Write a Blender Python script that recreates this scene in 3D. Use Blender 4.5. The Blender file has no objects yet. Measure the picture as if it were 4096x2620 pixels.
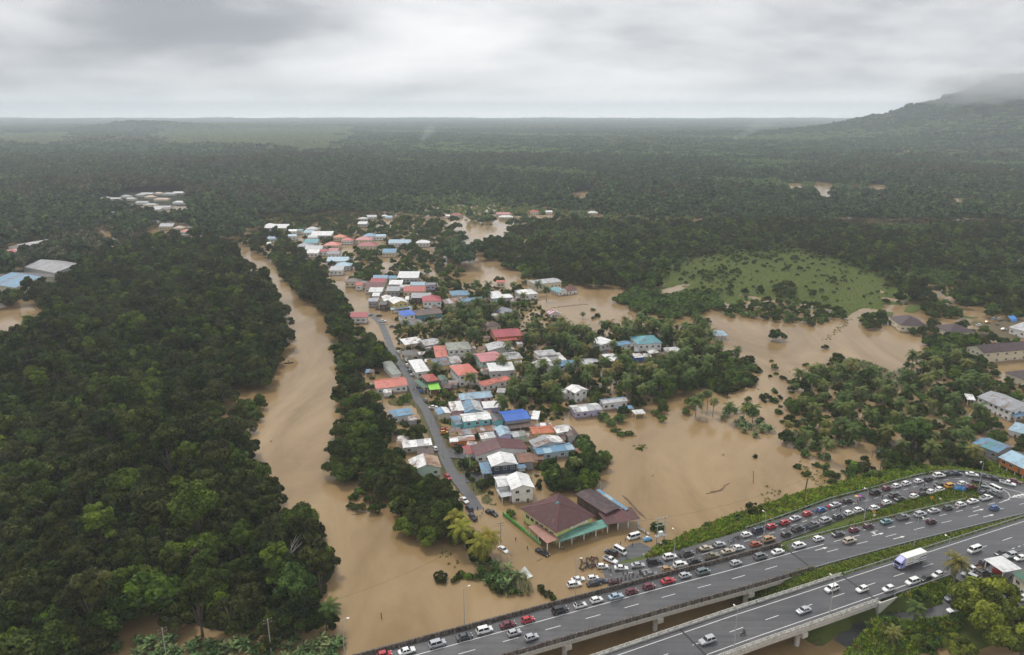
import bpy, bmesh, math, random
import numpy as np
from mathutils import Vector, Matrix

R = math.radians
rnd = random.Random(11)
nrg = np.random.default_rng(7)
scene = bpy.context.scene
col = scene.collection

# ------------------------------------------------------------------ camera
CAM_Z = 138.0
PITCH = R(16.38)
FPX = 2926.0                      # focal length in photo pixels (photo is 4096 x 2620)
cd = bpy.data.cameras.new('camera')
cam = bpy.data.objects.new('camera', cd)
col.objects.link(cam)
cam.location = (0, 0, CAM_Z)
cam.rotation_euler = (math.pi / 2 - PITCH, 0, 0)
cd.sensor_width = 36.0
cd.lens = 36.0 * FPX / 4096.0
cd.clip_start = 1.0
cd.clip_end = 80000.0
scene.camera = cam

# ------------------------------------------------------------------ world: overcast cloud deck
SUN_EL, SUN_AZ = R(58), R(-35)
w = bpy.data.worlds.new('World')
scene.world = w
w.use_nodes = True
nt = w.node_tree
nt.nodes.clear()
N = nt.nodes.new
L = nt.links.new
out = N('ShaderNodeOutputWorld')
bg = N('ShaderNodeBackground')
tc = N('ShaderNodeTexCoord')
mp = N('ShaderNodeMapping')
mp.inputs['Location'].default_value = (18.1746, -1.4028, 1.3066)
mp.inputs['Scale'].default_value = (1.35, 1.35, 5.0)
n1 = N('ShaderNodeTexNoise')
n1.inputs['Scale'].default_value = 1.0
n1.inputs['Detail'].default_value = 5.0
n1.inputs['Roughness'].default_value = 0.55
n1.inputs['Distortion'].default_value = 0.35
mp2 = N('ShaderNodeMapping')
mp2.inputs['Location'].default_value = (7.3, 2.2, 1.0)
mp2.inputs['Scale'].default_value = (5.0, 5.0, 16.0)
n2 = N('ShaderNodeTexNoise')
n2.inputs['Scale'].default_value = 1.0
n2.inputs['Detail'].default_value = 6.0
mixn = N('ShaderNodeMix')
mixn.data_type = 'FLOAT'
mixn.inputs[0].default_value = 0.26
cr = N('ShaderNodeValToRGB')
cr.color_ramp.interpolation = 'B_SPLINE'
e = cr.color_ramp.elements
e[0].position, e[0].color = 0.37, (0.285, 0.31, 0.35, 1)
e[1].position, e[1].color = 0.60, (1.04, 1.04, 1.035, 1)
e2 = cr.color_ramp.elements.new(0.47)
e2.color = (0.72, 0.735, 0.76, 1)
sep = N('ShaderNodeSeparateXYZ')
mr = N('ShaderNodeMapRange')       # the cloud deck melts into a pale even layer low over the horizon
mr.inputs['From Min'].default_value = -0.02
mr.inputs['From Max'].default_value = 0.032
mr.inputs['To Min'].default_value = 0.88
mr.inputs['To Max'].default_value = 0.0
mr.interpolation_type = 'SMOOTHSTEP'
mxh = N('ShaderNodeMix')
mxh.data_type = 'RGBA'
mxh.inputs[7].default_value = (2.6, 2.6, 2.58, 1)
sky = N('ShaderNodeTexSky')
sky.sky_type = 'NISHITA'
sky.sun_disc = False
sky.sun_elevation = SUN_EL
sky.sun_rotation = SUN_AZ
sky.dust_density = 4.0
skm = N('ShaderNodeMix')
skm.data_type = 'RGBA'
skm.blend_type = 'MULTIPLY'
skm.inputs[0].default_value = 1.0
skm.inputs[7].default_value = (0.08, 0.08, 0.08, 1)
cov = N('ShaderNodeMix')           # 96 percent cloud cover over the daylight sky
cov.data_type = 'RGBA'
cov.inputs[0].default_value = 0.96
L(tc.outputs['Generated'], mp.inputs['Vector'])
L(tc.outputs['Generated'], mp2.inputs['Vector'])
L(tc.outputs['Generated'], sep.inputs['Vector'])
L(mp.outputs['Vector'], n1.inputs['Vector'])
L(mp2.outputs['Vector'], n2.inputs['Vector'])
L(n1.outputs['Fac'], mixn.inputs[2])
L(n2.outputs['Fac'], mixn.inputs[3])
L(mixn.outputs[0], cr.inputs['Fac'])
L(sep.outputs['Z'], mr.inputs['Value'])
L(mr.outputs['Result'], mxh.inputs[0])
L(cr.outputs['Color'], mxh.inputs[6])
L(sky.outputs['Color'], skm.inputs[6])
L(skm.outputs[2], cov.inputs[6])
L(mxh.outputs[2], cov.inputs[7])
L(cov.outputs[2], bg.inputs['Color'])
bg.inputs['Strength'].default_value = 0.78
L(bg.outputs['Background'], out.inputs['Surface'])

# ------------------------------------------------------------------ sun (veiled by the cloud)
sd = bpy.data.lights.new('sun', 'SUN')
sd.energy = 1.5
sd.angle = R(14)
sd.color = (1.0, 0.96, 0.9)
sun = bpy.data.objects.new('sun', sd)
col.objects.link(sun)
sun.rotation_euler = (math.pi / 2 - SUN_EL, 0, R(215))

scene.view_settings.view_transform = 'Standard'
scene.view_settings.look = 'None'
scene.view_settings.exposure = 0.52
scene.view_settings.gamma = 1.0
scene.render.engine = 'CYCLES'
cy = scene.cycles
cy.use_denoising = True
cy.denoiser = 'OPENIMAGEDENOISE'
cy.max_bounces = 8
cy.diffuse_bounces = 2
cy.glossy_bounces = 2
cy.transmission_bounces = 2
cy.volume_bounces = 6
cy.transparent_max_bounces = 4
cy.caustics_reflective = False
cy.caustics_refractive = False
cy.sample_clamp_indirect = 4.0

# ------------------------------------------------------------------ photo pixel -> point of the place
CPI, SPI = math.cos(PITCH), math.sin(PITCH)

def at(u, v, z=0.0):
    """The place on the level z that stands at photo pixel (u, v)."""
    a = (u - 2048.0) / FPX
    b = (1310.0 - v) / FPX
    dy = CPI + b * SPI
    dz = b * CPI - SPI
    t = (z - CAM_Z) / min(dz, -1e-3)
    return Vector((a * t, dy * t, z))

def proj(x, y, z):
    """Photo pixel of a point."""
    zz = z - CAM_Z
    d = y * CPI - zz * SPI
    return 2048 + FPX * x / d, 1310 - FPX * (y * SPI + zz * CPI) / d

FS = 4096 / 2408.0
def fa(pts, z=0.0):
    """Polygon noted on the 2408 px wide view -> world xy."""
    return np.array([at(p[0] * FS, p[1] * FS, z)[:2] for p in pts])

def inside(px, py, poly):
    c = np.zeros(len(px), bool)
    n = len(poly)
    j = n - 1
    for i in range(n):
        xi, yi = poly[i]
        xj, yj = poly[j]
        m = ((yi > py) != (yj > py)) & (px < (xj - xi) * (py - yi) / (yj - yi + 1e-12) + xi)
        c ^= m
        j = i
    return c

def sdist(px, py, poly):
    """Distance to a polygon, negative inside."""
    d = np.full(len(px), 1e12)
    n = len(poly)
    for i in range(n):
        ax, ay = poly[i]
        bx, by = poly[(i + 1) % n]
        ex, ey = bx - ax, by - ay
        t = np.clip(((px - ax) * ex + (py - ay) * ey) / (ex * ex + ey * ey + 1e-9), 0, 1)
        d = np.minimum(d, (px - ax - t * ex) ** 2 + (py - ay - t * ey) ** 2)
    d = np.sqrt(d)
    d[inside(px, py, poly)] *= -1
    return d

# ------------------------------------------------------------------ object helpers
def tag(o, label=None, cat=None, group=None, kind=None):
    if label: o['label'] = label
    if cat: o['category'] = cat
    if group: o['group'] = group
    if kind: o['kind'] = kind
    return o

def empty(name, loc=(0, 0, 0), rz=0.0):
    o = bpy.data.objects.new(name, None)
    col.objects.link(o)
    o.location = loc
    o.rotation_euler = (0, 0, rz)
    o.empty_display_size = 0.5
    return o

def place(name, mesh, parent=None, loc=(0, 0, 0), rz=0.0, color=None, scale=None):
    o = bpy.data.objects.new(name, mesh)
    col.objects.link(o)
    o.parent = parent
    o.location = loc
    if rz: o.rotation_euler = (0, 0, rz)
    if color: o.color = color if len(color) == 4 else (*color, 0.0)
    if scale: o.scale = scale
    return o

def clone(src, parent=None):
    c = src.copy()
    col.objects.link(c)
    c.parent = parent
    for ch in src.children:
        clone(ch, c)
    return c

class MB:
    """Collects faces into one mesh."""
    def __init__(s):
        s.v, s.f, s.m = [], [], []
    def add(s, vs, fs, mi=0):
        b = len(s.v)
        s.v += [tuple(p) for p in vs]
        s.f += [tuple(b + i for i in f) for f in fs]
        s.m += [mi] * len(fs)
        return s
    def quad(s, a, b, c, d, mi=0):
        return s.add([a, b, c, d], [(0, 1, 2, 3)], mi)
    def box(s, x0, x1, y0, y1, z0, z1, mi=0):
        return s.add([(x0, y0, z0), (x1, y0, z0), (x1, y1, z0), (x0, y1, z0), (x0, y0, z1), (x1, y0, z1), (x1, y1, z1), (x0, y1, z1)],
                     [(0, 3, 2, 1), (4, 5, 6, 7), (0, 1, 5, 4), (1, 2, 6, 5), (2, 3, 7, 6), (3, 0, 4, 7)], mi)
    def hexa(s, lo, hi, mi=0):
        """Solid between two quads (lo ring, hi ring)."""
        return s.add(list(lo) + list(hi), [(3, 2, 1, 0), (4, 5, 6, 7), (0, 1, 5, 4), (1, 2, 6, 5), (2, 3, 7, 6), (3, 0, 4, 7)], mi)
    def tube(s, pts, rs, n=6, mi=0, cap=True):
        pts = [Vector(p) for p in pts]
        ring = []
        for i, p in enumerate(pts):
            d = (pts[min(i + 1, len(pts) - 1)] - pts[max(i - 1, 0)]).normalized()
            a = d.orthogonal().normalized() if abs(d.z) < 0.9 else Vector((1, 0, 0)).cross(d).normalized()
            b = d.cross(a)
            r = rs[i] if hasattr(rs, '__len__') else rs
            ring.append([p + (a * math.cos(2 * math.pi * k / n) + b * math.sin(2 * math.pi * k / n)) * r for k in range(n)])
        vs = [q for g in ring for q in g]
        fs = []
        for i in range(len(pts) - 1):
            for k in range(n):
                fs.append((i * n + k, i * n + (k + 1) % n, (i + 1) * n + (k + 1) % n, (i + 1) * n + k))
        if cap:
            fs.append(tuple(range(n))[::-1])
            fs.append(tuple(range((len(pts) - 1) * n, len(pts) * n)))
        return s.add(vs, fs, mi)
    def mesh(s, name, mats, smooth=False):
        me = bpy.data.meshes.new(name)
        me.from_pydata(s.v, [], s.f)
        for m in (mats if isinstance(mats, (list, tuple)) else [mats]):
            me.materials.append(m)
        if any(s.m):
            me.polygons.foreach_set('material_index', s.m)
        if smooth:
            me.polygons.foreach_set('use_smooth', [True] * len(me.polygons))
        me.update()
        return me
    def build(s, name, mats, parent=None, **k):
        return place(name, s.mesh(name, mats, k.pop('smooth', False)), parent, **k)

# ------------------------------------------------------------------ materials
def newmat(name):
    m = bpy.data.materials.new(name)
    m.use_nodes = True
    t = m.node_tree
    return m, t, t.nodes['Principled BSDF'], t.nodes.new, t.links.new

def simple(name, c, rough=0.6, var=0.15, scale=1.5, metal=0.0, bump=0.0):
    m, t, b, N, L = newmat(name)
    g = N('ShaderNodeNewGeometry')
    n = N('ShaderNodeTexNoise')
    n.inputs['Scale'].default_value = scale
    n.inputs['Detail'].default_value = 4
    x = N('ShaderNodeMix')
    x.data_type = 'RGBA'
    x.inputs[6].default_value = (*[k * (1 - var) for k in c], 1)
    x.inputs[7].default_value = (*[min(1, k * (1 + var)) for k in c], 1)
    L(g.outputs['Position'], n.inputs['Vector'])
    L(n.outputs['Fac'], x.inputs[0])
    L(x.outputs[2], b.inputs['Base Color'])
    b.inputs['Roughness'].default_value = rough
    b.inputs['Metallic'].default_value = metal
    if bump:
        bp = N('ShaderNodeBump')
        bp.inputs['Strength'].default_value = bump
        L(n.outputs['Fac'], bp.inputs['Height'])
        L(bp.outputs['Normal'], b.inputs['Normal'])
    return m

def objcolor(name, rough, spec=0.5, dirt=0.0, dirtcol=(0.2, 0.16, 0.12), coat=0.0, rust=False, scale=0.6):
    """Paint in the object's own colour; alpha of that colour = how rusty it is."""
    m, t, b, N, L = newmat(name)
    oi = N('ShaderNodeObjectInfo')
    cur = oi.outputs['Color']
    g = N('ShaderNodeNewGeometry')
    n = N('ShaderNodeTexNoise')
    n.inputs['Scale'].default_value = scale
    n.inputs['Detail'].default_value = 6
    n.inputs['Roughness'].default_value = 0.65
    L(g.outputs['Position'], n.inputs['Vector'])
    if dirt:
        r = N('ShaderNodeMapRange')
        r.inputs['From Min'].default_value = 0.48
        r.inputs['From Max'].default_value = 0.75
        r.inputs['To Max'].default_value = dirt
        L(n.outputs['Fac'], r.inputs['Value'])
        x = N('ShaderNodeMix')
        x.data_type = 'RGBA'
        x.inputs[7].default_value = (*dirtcol, 1)
        L(r.outputs['Result'], x.inputs[0])
        L(cur, x.inputs[6])
        cur = x.outputs[2]
    if rust:
        n3 = N('ShaderNodeTexNoise')
        n3.inputs['Scale'].default_value = 0.35
        n3.inputs['Detail'].default_value = 7
        n3.inputs['Roughness'].default_value = 0.7
        L(g.outputs['Position'], n3.inputs['Vector'])
        ad = N('ShaderNodeMath')
        ad.operation = 'ADD'
        ad.inputs[1].default_value = -0.62
        L(n3.outputs['Fac'], ad.inputs[0])
        ad2 = N('ShaderNodeMath')
        ad2.operation = 'MULTIPLY_ADD'
        ad2.inputs[1].default_value = 0.5
        L(oi.outputs['Alpha'], ad2.inputs[0])
        L(ad.outputs[0], ad2.inputs[2])
        ml = N('ShaderNodeMath')
        ml.operation = 'MULTIPLY'
        ml.use_clamp = True
        ml.inputs[1].default_value = 6.0
        L(ad2.outputs[0], ml.inputs[0])
        x = N('ShaderNodeMix')
        x.data_type = 'RGBA'
        x.inputs[7].default_value = (0.17, 0.085, 0.05, 1)
        L(ml.outputs[0], x.inputs[0])
        L(cur, x.inputs[6])
        cur = x.outputs[2]
        # every sheet a little lighter or darker
        h = N('ShaderNodeHueSaturation')
        mr = N('ShaderNodeMapRange')
        mr.inputs['To Min'].default_value = 0.86
        mr.inputs['To Max'].default_value = 1.08
        L(oi.outputs['Random'], mr.inputs['Value'])
        L(mr.outputs['Result'], h.inputs['Value'])
        L(cur, h.inputs['Color'])
        cur = h.outputs['Color']
    if name == 'wall_paint':                               # silt left on the walls by the flood
        sx = N('ShaderNodeSeparateXYZ')
        L(g.outputs['Position'], sx.inputs['Vector'])
        ma = N('ShaderNodeMath')
        ma.operation = 'MULTIPLY_ADD'
        ma.inputs[1].default_value = 1.6
        L(n.outputs['Fac'], ma.inputs[0])
        neg = N('ShaderNodeMath')
        neg.operation = 'MULTIPLY'
        neg.inputs[1].default_value = -1.0
        L(sx.outputs['Z'], neg.inputs[0])
        L(neg.outputs[0], ma.inputs[2])
        r2 = N('ShaderNodeMapRange')
        r2.inputs['From Min'].default_value = -0.35
        r2.inputs['From Max'].default_value = 0.35
        r2.inputs['To Max'].default_value = 0.75
        L(ma.outputs[0], r2.inputs['Value'])
        x = N('ShaderNodeMix')
        x.data_type = 'RGBA'
        x.inputs[7].default_value = (0.17, 0.115, 0.06, 1)
        L(r2.outputs['Result'], x.inputs[0])
        L(cur, x.inputs[6])
        cur = x.outputs[2]
    L(cur, b.inputs['Base Color'])
    b.inputs['Roughness'].default_value = rough
    b.inputs['Specular IOR Level'].default_value = spec
    b.inputs['Coat Weight'].default_value = coat
    b.inputs['Coat Roughness'].default_value = 0.05
    return m

def foliage(name, stops, transl=0.25, rough=0.55, obj=True):
    """Leaf colour: one hue for each plant, lighter and darker leaves within it."""
    m, t, b, N, L = newmat(name)
    oi = N('ShaderNodeObjectInfo')
    cr = N('ShaderNodeValToRGB')
    el = cr.color_ramp.elements
    el[0].position, el[0].color = stops[0][0], (*stops[0][1], 1)
    el[1].position, el[1].color = stops[-1][0], (*stops[-1][1], 1)
    for p, c in stops[1:-1]:
        el.new(p).color = (*c, 1)
    L(oi.outputs['Random'], cr.inputs['Fac'])
    a = N('ShaderNodeAttribute')
    a.attribute_name = 'tone'
    mr = N('ShaderNodeMapRange')
    mr.inputs['To Min'].default_value = 0.25
    mr.inputs['To Max'].default_value = 2.6
    L(a.outputs['Fac'], mr.inputs['Value'])
    h = N('ShaderNodeHueSaturation')
    L(mr.outputs['Result'], h.inputs['Value'])
    mh = N('ShaderNodeMapRange')
    mh.inputs['To Min'].default_value = 0.515
    mh.inputs['To Max'].default_value = 0.475
    L(a.outputs['Fac'], mh.inputs['Value'])
    L(mh.outputs['Result'], h.inputs['Hue'])
    L(cr.outputs['Color'], h.inputs['Color'])
    L(h.outputs['Color'], b.inputs['Base Color'])
    b.inputs['Roughness'].default_value = rough
    b.inputs['Specular IOR Level'].default_value = 0.1
    tr = N('ShaderNodeBsdfTranslucent')
    L(h.outputs['Color'], tr.inputs['Color'])
    mx = N('ShaderNodeMixShader')
    mx.inputs[0].default_value = transl
    L(b.outputs[0], mx.inputs[1])
    L(tr.outputs[0], mx.inputs[2])
    L(mx.outputs[0], t.nodes['Material Output'].inputs['Surface'])
    return m

M = {}
M['paint'] = objcolor('car_paint', 0.3, 0.5, coat=0.5)
M['roof'] = objcolor('roof_sheet_metal', 0.5, 0.4, dirt=0.55, dirtcol=(0.11, 0.1, 0.09), rust=True)
M['wall'] = objcolor('wall_paint', 0.85, 0.2, dirt=0.4, dirtcol=(0.25, 0.21, 0.16), scale=0.5)
M['cloth'] = objcolor('clothing', 0.9, 0.1)
M['glass'] = simple('dark_glass', (0.016, 0.018, 0.021), 0.08, 0.1)
M['pane'] = simple('window_pane', (0.02, 0.024, 0.028), 0.15, 0.2)
M['tyre'] = simple('tyre_rubber', (0.018, 0.018, 0.018), 0.8)
M['rim'] = simple('wheel_rim', (0.45, 0.45, 0.46), 0.35, metal=0.7)
M['lampw'] = simple('headlamp_lens', (0.75, 0.76, 0.78), 0.15)
M['lampr'] = simple('tail_lamp_lens', (0.4, 0.02, 0.02), 0.2)
M['black'] = simple('black_plastic', (0.02, 0.02, 0.021), 0.5)
M['steel'] = simple('galvanised_steel', (0.42, 0.43, 0.43), 0.5, 0.12, metal=0.3)
M['white'] = simple('white_paint', (0.76, 0.76, 0.74), 0.6, 0.06)
M['trim'] = simple('window_frame_paint', (0.6, 0.58, 0.54), 0.6, 0.1)
M['wood'] = simple('weathered_timber', (0.16, 0.11, 0.075), 0.85, 0.3, 2.0)
M['bark'] = simple('tree_bark', (0.11, 0.085, 0.065), 0.9, 0.35, 1.5)
M['deadwood'] = simple('bleached_dead_wood', (0.36, 0.33, 0.29), 0.9, 0.2, 1.5)
M['palmbark'] = simple('palm_trunk', (0.2, 0.17, 0.13), 0.9, 0.3, 2.0)
M['skin'] = simple('skin', (0.27, 0.15, 0.1), 0.6)
M['hair'] = simple('black_hair', (0.015, 0.012, 0.011), 0.6)
M['marking'] = simple('road_marking_paint', (0.68, 0.68, 0.66), 0.6, 0.12, 3.0)
M['kerb'] = simple('kerb_concrete', (0.42, 0.41, 0.39), 0.8, 0.2, 1.0)

def concrete(name, clean, stain, amt, scale=0.35):
    m, t, b, N, L = newmat(name)
    g = N('ShaderNodeNewGeometry')
    mp = N('ShaderNodeMapping')
    mp.inputs['Scale'].default_value = (1.3, 1.3, 0.45)
    n = N('ShaderNodeTexNoise')
    n.inputs['Scale'].default_value = scale * 4
    n.inputs['Detail'].default_value = 8
    n.inputs['Roughness'].default_value = 0.7
    cr = N('ShaderNodeValToRGB')
    cr.color_ramp.elements[0].position = 0.5 - amt * 0.5 + 0.22
    cr.color_ramp.elements[0].color = (*stain, 1)
    cr.color_ramp.elements[1].position = 0.5 - amt * 0.5 + 0.36
    cr.color_ramp.elements[1].color = (*clean, 1)
    cr.color_ramp.elements[0].position = max(0.02, amt - 0.12)
    cr.color_ramp.elements[1].position = min(0.98, amt + 0.12)
    L(g.outputs['Position'], mp.inputs['Vector'])
    L(mp.outputs['Vector'], n.inputs['Vector'])
    L(n.outputs['Fac'], cr.inputs['Fac'])
    L(cr.outputs['Color'], b.inputs['Base Color'])
    b.inputs['Roughness'].default_value = 0.85
    return m

M['parapet'] = concrete('mould_stained_parapet', (0.24, 0.205, 0.175), (0.045, 0.035, 0.03), 0.55)
M['girder'] = concrete('bridge_girder_concrete', (0.5, 0.48, 0.44), (0.15, 0.13, 0.11), 0.36)
M['railing'] = concrete('pale_railing_concrete', (0.5, 0.49, 0.45), (0.2, 0.185, 0.16), 0.4)

def asphalt():
    m, t, b, N, L = newmat('wet_asphalt')
    g = N('ShaderNodeNewGeometry')
    n = N('ShaderNodeTexNoise')
    n.inputs['Scale'].default_value = 0.12
    n.inputs['Detail'].default_value = 7
    n.inputs['Roughness'].default_value = 0.62
    n2 = N('ShaderNodeTexNoise')
    n2.inputs['Scale'].default_value = 3.5
    n2.inputs['Detail'].default_value = 5
    cr = N('ShaderNodeValToRGB')
    cr.color_ramp.elements[0].position, cr.color_ramp.elements[0].color = 0.38, (0.045, 0.045, 0.049, 1)
    cr.color_ramp.elements[1].position, cr.color_ramp.elements[1].color = 0.64, (0.112, 0.111, 0.115, 1)
    mp3 = N('ShaderNodeMapping')
    mp3.inputs['Rotation'].default_value = (0, 0, R(-24))
    mp3.inputs['Scale'].default_value = (0.02, 0.9, 1)
    n4 = N('ShaderNodeTexNoise')
    n4.inputs['Scale'].default_value = 1.0
    n4.inputs['Detail'].default_value = 4
    L(g.outputs['Position'], mp3.inputs['Vector'])
    L(mp3.outputs['Vector'], n4.inputs['Vector'])
    x0 = N('ShaderNodeMix')
    x0.data_type = 'FLOAT'
    x0.inputs[0].default_value = 0.5
    x = N('ShaderNodeMix')
    x.data_type = 'FLOAT'
    x.inputs[0].default_value = 0.3
    for k in (n, n2):
        L(g.outputs['Position'], k.inputs['Vector'])
    L(n.outputs['Fac'], x0.inputs[2])
    L(n4.outputs['Fac'], x0.inputs[3])
    L(x0.outputs[0], x.inputs[2])
    L(n2.outputs['Fac'], x.inputs[3])
    L(x.outputs[0], cr.inputs['Fac'])
    L(cr.outputs['Color'], b.inputs['Base Color'])
    r = N('ShaderNodeMapRange')
    r.inputs['From Min'].default_value = 0.35
    r.inputs['From Max'].default_value = 0.65
    r.inputs['To Min'].default_value = 0.3
    r.inputs['To Max'].default_value = 0.6
    L(n.outputs['Fac'], r.inputs['Value'])
    L(r.outputs['Result'], b.inputs['Roughness'])
    return m
M['asphalt'] = asphalt()

def water_mat():
    m, t, b, N, L = newmat('muddy_flood_water')
    g = N('ShaderNodeNewGeometry')
    mp = N('ShaderNodeMapping')
    mp.inputs['Scale'].default_value = (0.02, 0.007, 1)
    mp.inputs['Rotation'].default_value = (0, 0, R(8))
    n = N('ShaderNodeTexNoise')
    n.inputs['Scale'].default_value = 1.0
    n.inputs['Detail'].default_value = 8
    n.inputs['Distortion'].default_value = 1.4
    n.inputs['Roughness'].default_value = 0.62
    cr = N('ShaderNodeValToRGB')
    cr.color_ramp.elements[0].position, cr.color_ramp.elements[0].color = 0.33, (0.2, 0.128, 0.054, 1)
    cr.color_ramp.elements[1].position, cr.color_ramp.elements[1].color = 0.68, (0.35, 0.245, 0.13, 1)
    L(g.outputs['Position'], mp.inputs['Vector'])
    L(mp.outputs['Vector'], n.inputs['Vector'])
    L(n.outputs['Fac'], cr.inputs['Fac'])
    L(cr.outputs['Color'], b.inputs['Base Color'])
    n5 = N('ShaderNodeTexNoise')
    n5.inputs['Scale'].default_value = 2.2
    n5.inputs['Detail'].default_value = 6
    L(mp.outputs['Vector'], n5.inputs['Vector'])
    rr = N('ShaderNodeMapRange')
    rr.inputs['From Min'].default_value = 0.35
    rr.inputs['From Max'].default_value = 0.65
    rr.inputs['To Min'].default_value = 0.05
    rr.inputs['To Max'].default_value = 0.26
    L(n5.outputs['Fac'], rr.inputs['Value'])
    L(rr.outputs['Result'], b.inputs['Roughness'])
    b.inputs['IOR'].default_value = 1.33
    rp = N('ShaderNodeTexNoise')
    rp.inputs['Scale'].default_value = 0.35
    rp.inputs['Detail'].default_value = 5
    L(g.outputs['Position'], rp.inputs['Vector'])
    bp = N('ShaderNodeBump')
    bp.inputs['Strength'].default_value = 0.16
    bp.inputs['Distance'].default_value = 0.3
    L(rp.outputs['Fac'], bp.inputs['Height'])
    L(bp.outputs['Normal'], b.inputs['Normal'])
    return m
M['water'] = water_mat()

def ground_mat():
    """cover attribute: 0 forest litter, 0.5 mud and yard, 1 grass"""
    m, t, b, N, L = newmat('wet_ground')
    g = N('ShaderNodeNewGeometry')
    n = N('ShaderNodeTexNoise')
    n.inputs['Scale'].default_value = 0.09
    n.inputs['Detail'].default_value = 8
    n.inputs['Roughness'].default_value = 0.65
    a = N('ShaderNodeAttribute')
    a.attribute_name = 'cover'
    md = N('ShaderNodeMath')
    md.operation = 'MULTIPLY_ADD'
    md.inputs[1].default_value = 0.45
    sb = N('ShaderNodeMath')
    sb.inputs[1].default_value = -0.225
    cr = N('ShaderNodeValToRGB')
    el = cr.color_ramp.elements
    el[0].position, el[0].color = 0.0, (0.022, 0.028, 0.012, 1)
    el[1].position, el[1].color = 1.0, (0.085, 0.112, 0.026, 1)
    for p, c in ((0.28, (0.035, 0.042, 0.016)), (0.42, (0.11, 0.085, 0.05)), (0.58, (0.13, 0.105, 0.06)), (0.72, (0.06, 0.075, 0.02))):
        el.new(p).color = (*c, 1)
    L(g.outputs['Position'], n.inputs['Vector'])
    L(n.outputs['Fac'], md.inputs[0])
    L(a.outputs['Fac'], sb.inputs[0])
    L(sb.outputs[0], md.inputs[2])
    L(md.outputs[0], cr.inputs['Fac'])
    L(cr.outputs['Color'], b.inputs['Base Color'])
    b.inputs['Roughness'].default_value = 0.9
    b.inputs['Specular IOR Level'].default_value = 0.15
    return m
M['ground'] = ground_mat()

M['leaf'] = foliage('jungle_leaves', [(0.0, (0.019, 0.036, 0.005)), (0.22, (0.031, 0.054, 0.006)), (0.42, (0.046, 0.055, 0.01)), (0.6, (0.052, 0.058, 0.015)), (0.72, (0.038, 0.068, 0.008)), (0.84, (0.066, 0.1, 0.011)), (1.0, (0.1, 0.15, 0.016))])
M['leafmid'] = foliage('village_tree_leaves', [(0.0, (0.027, 0.052, 0.008)), (0.35, (0.045, 0.082, 0.011)), (0.6, (0.06, 0.078, 0.016)), (0.85, (0.074, 0.125, 0.016)), (1.0, (0.09, 0.155, 0.018))])
M['leaffar'] = foliage('far_forest_leaves', [(0.0, (0.032, 0.062, 0.022)), (0.4, (0.05, 0.09, 0.032)), (0.7, (0.066, 0.102, 0.042)), (1.0, (0.088, 0.14, 0.048))])
M['leafolive'] = foliage('far_olive_leaves', [(0.0, (0.066, 0.085, 0.04)), (0.6, (0.095, 0.108, 0.054)), (1.0, (0.13, 0.125, 0.07))])
M['leaflight'] = foliage('far_light_leaves', [(0.0, (0.1, 0.165, 0.046)), (1.0, (0.15, 0.22, 0.062))])
M['leafplain'] = foliage('plantation_leaves', [(0.0, (0.13, 0.17, 0.06)), (1.0, (0.19, 0.23, 0.085))])
M['leafgreen'] = foliage('fresh_green_leaves', [(0.0, (0.055, 0.1, 0.02)), (1.0, (0.085, 0.14, 0.028))])
M['leafyellow'] = foliage('yellow_green_leaves', [(0.0, (0.105, 0.13, 0.016)), (1.0, (0.135, 0.16, 0.02))])
M['palm'] = foliage('palm_fronds', [(0.0, (0.034, 0.062, 0.014)), (0.5, (0.05, 0.08, 0.019)), (0.85, (0.075, 0.095, 0.023)), (1.0, (0.12, 0.105, 0.028))], 0.2, 0.45)
M['palmyellow'] = foliage('yellowing_palm_fronds', [(0.0, (0.11, 0.125, 0.018)), (1.0, (0.17, 0.15, 0.02))], 0.2, 0.45)
M['banana'] = foliage('banana_leaves', [(0.0, (0.05, 0.1, 0.03)), (0.6, (0.075, 0.125, 0.045)), (1.0, (0.12, 0.15, 0.06))], 0.3, 0.4)
M['grass'] = foliage('verge_grass', [(0.0, (0.1, 0.17, 0.018)), (0.5, (0.14, 0.215, 0.022)), (0.85, (0.19, 0.21, 0.035)), (1.0, (0.22, 0.18, 0.06))], 0.3, 0.6)
M['reed'] = foliage('pale_reeds', [(0.0, (0.15, 0.16, 0.075)), (1.0, (0.24, 0.24, 0.13))], 0.3, 0.6)
M['weed'] = foliage('floating_weed', [(0.0, (0.06, 0.09, 0.02)), (1.0, (0.12, 0.15, 0.035))], 0.2, 0.6)
M['weedleaf'] = foliage('verge_weeds', [(0.0, (0.09, 0.15, 0.015)), (0.45, (0.14, 0.225, 0.02)), (0.75, (0.2, 0.28, 0.025)), (1.0, (0.2, 0.17, 0.04))], 0.3, 0.6)

# ================================================================== road lines
def catmull(pts, step=2.5):
    pts = [np.array(p, float) for p in pts]
    pts = [2 * pts[0] - pts[1]] + pts + [2 * pts[-1] - pts[-2]]
    o = []
    for i in range(1, len(pts) - 2):
        p0, p1, p2, p3 = pts[i - 1:i + 3]
        n = max(2, int(np.linalg.norm(p2 - p1) / step))
        for k in range(n):
            t = k / n
            o.append(0.5 * (2 * p1 + (p2 - p0) * t + (2 * p0 - 5 * p1 + 4 * p2 - p3) * t * t + (3 * p1 - p0 - 3 * p2 + p3) * t ** 3))
    o.append(pts[-2])
    return np.array(o)

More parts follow.
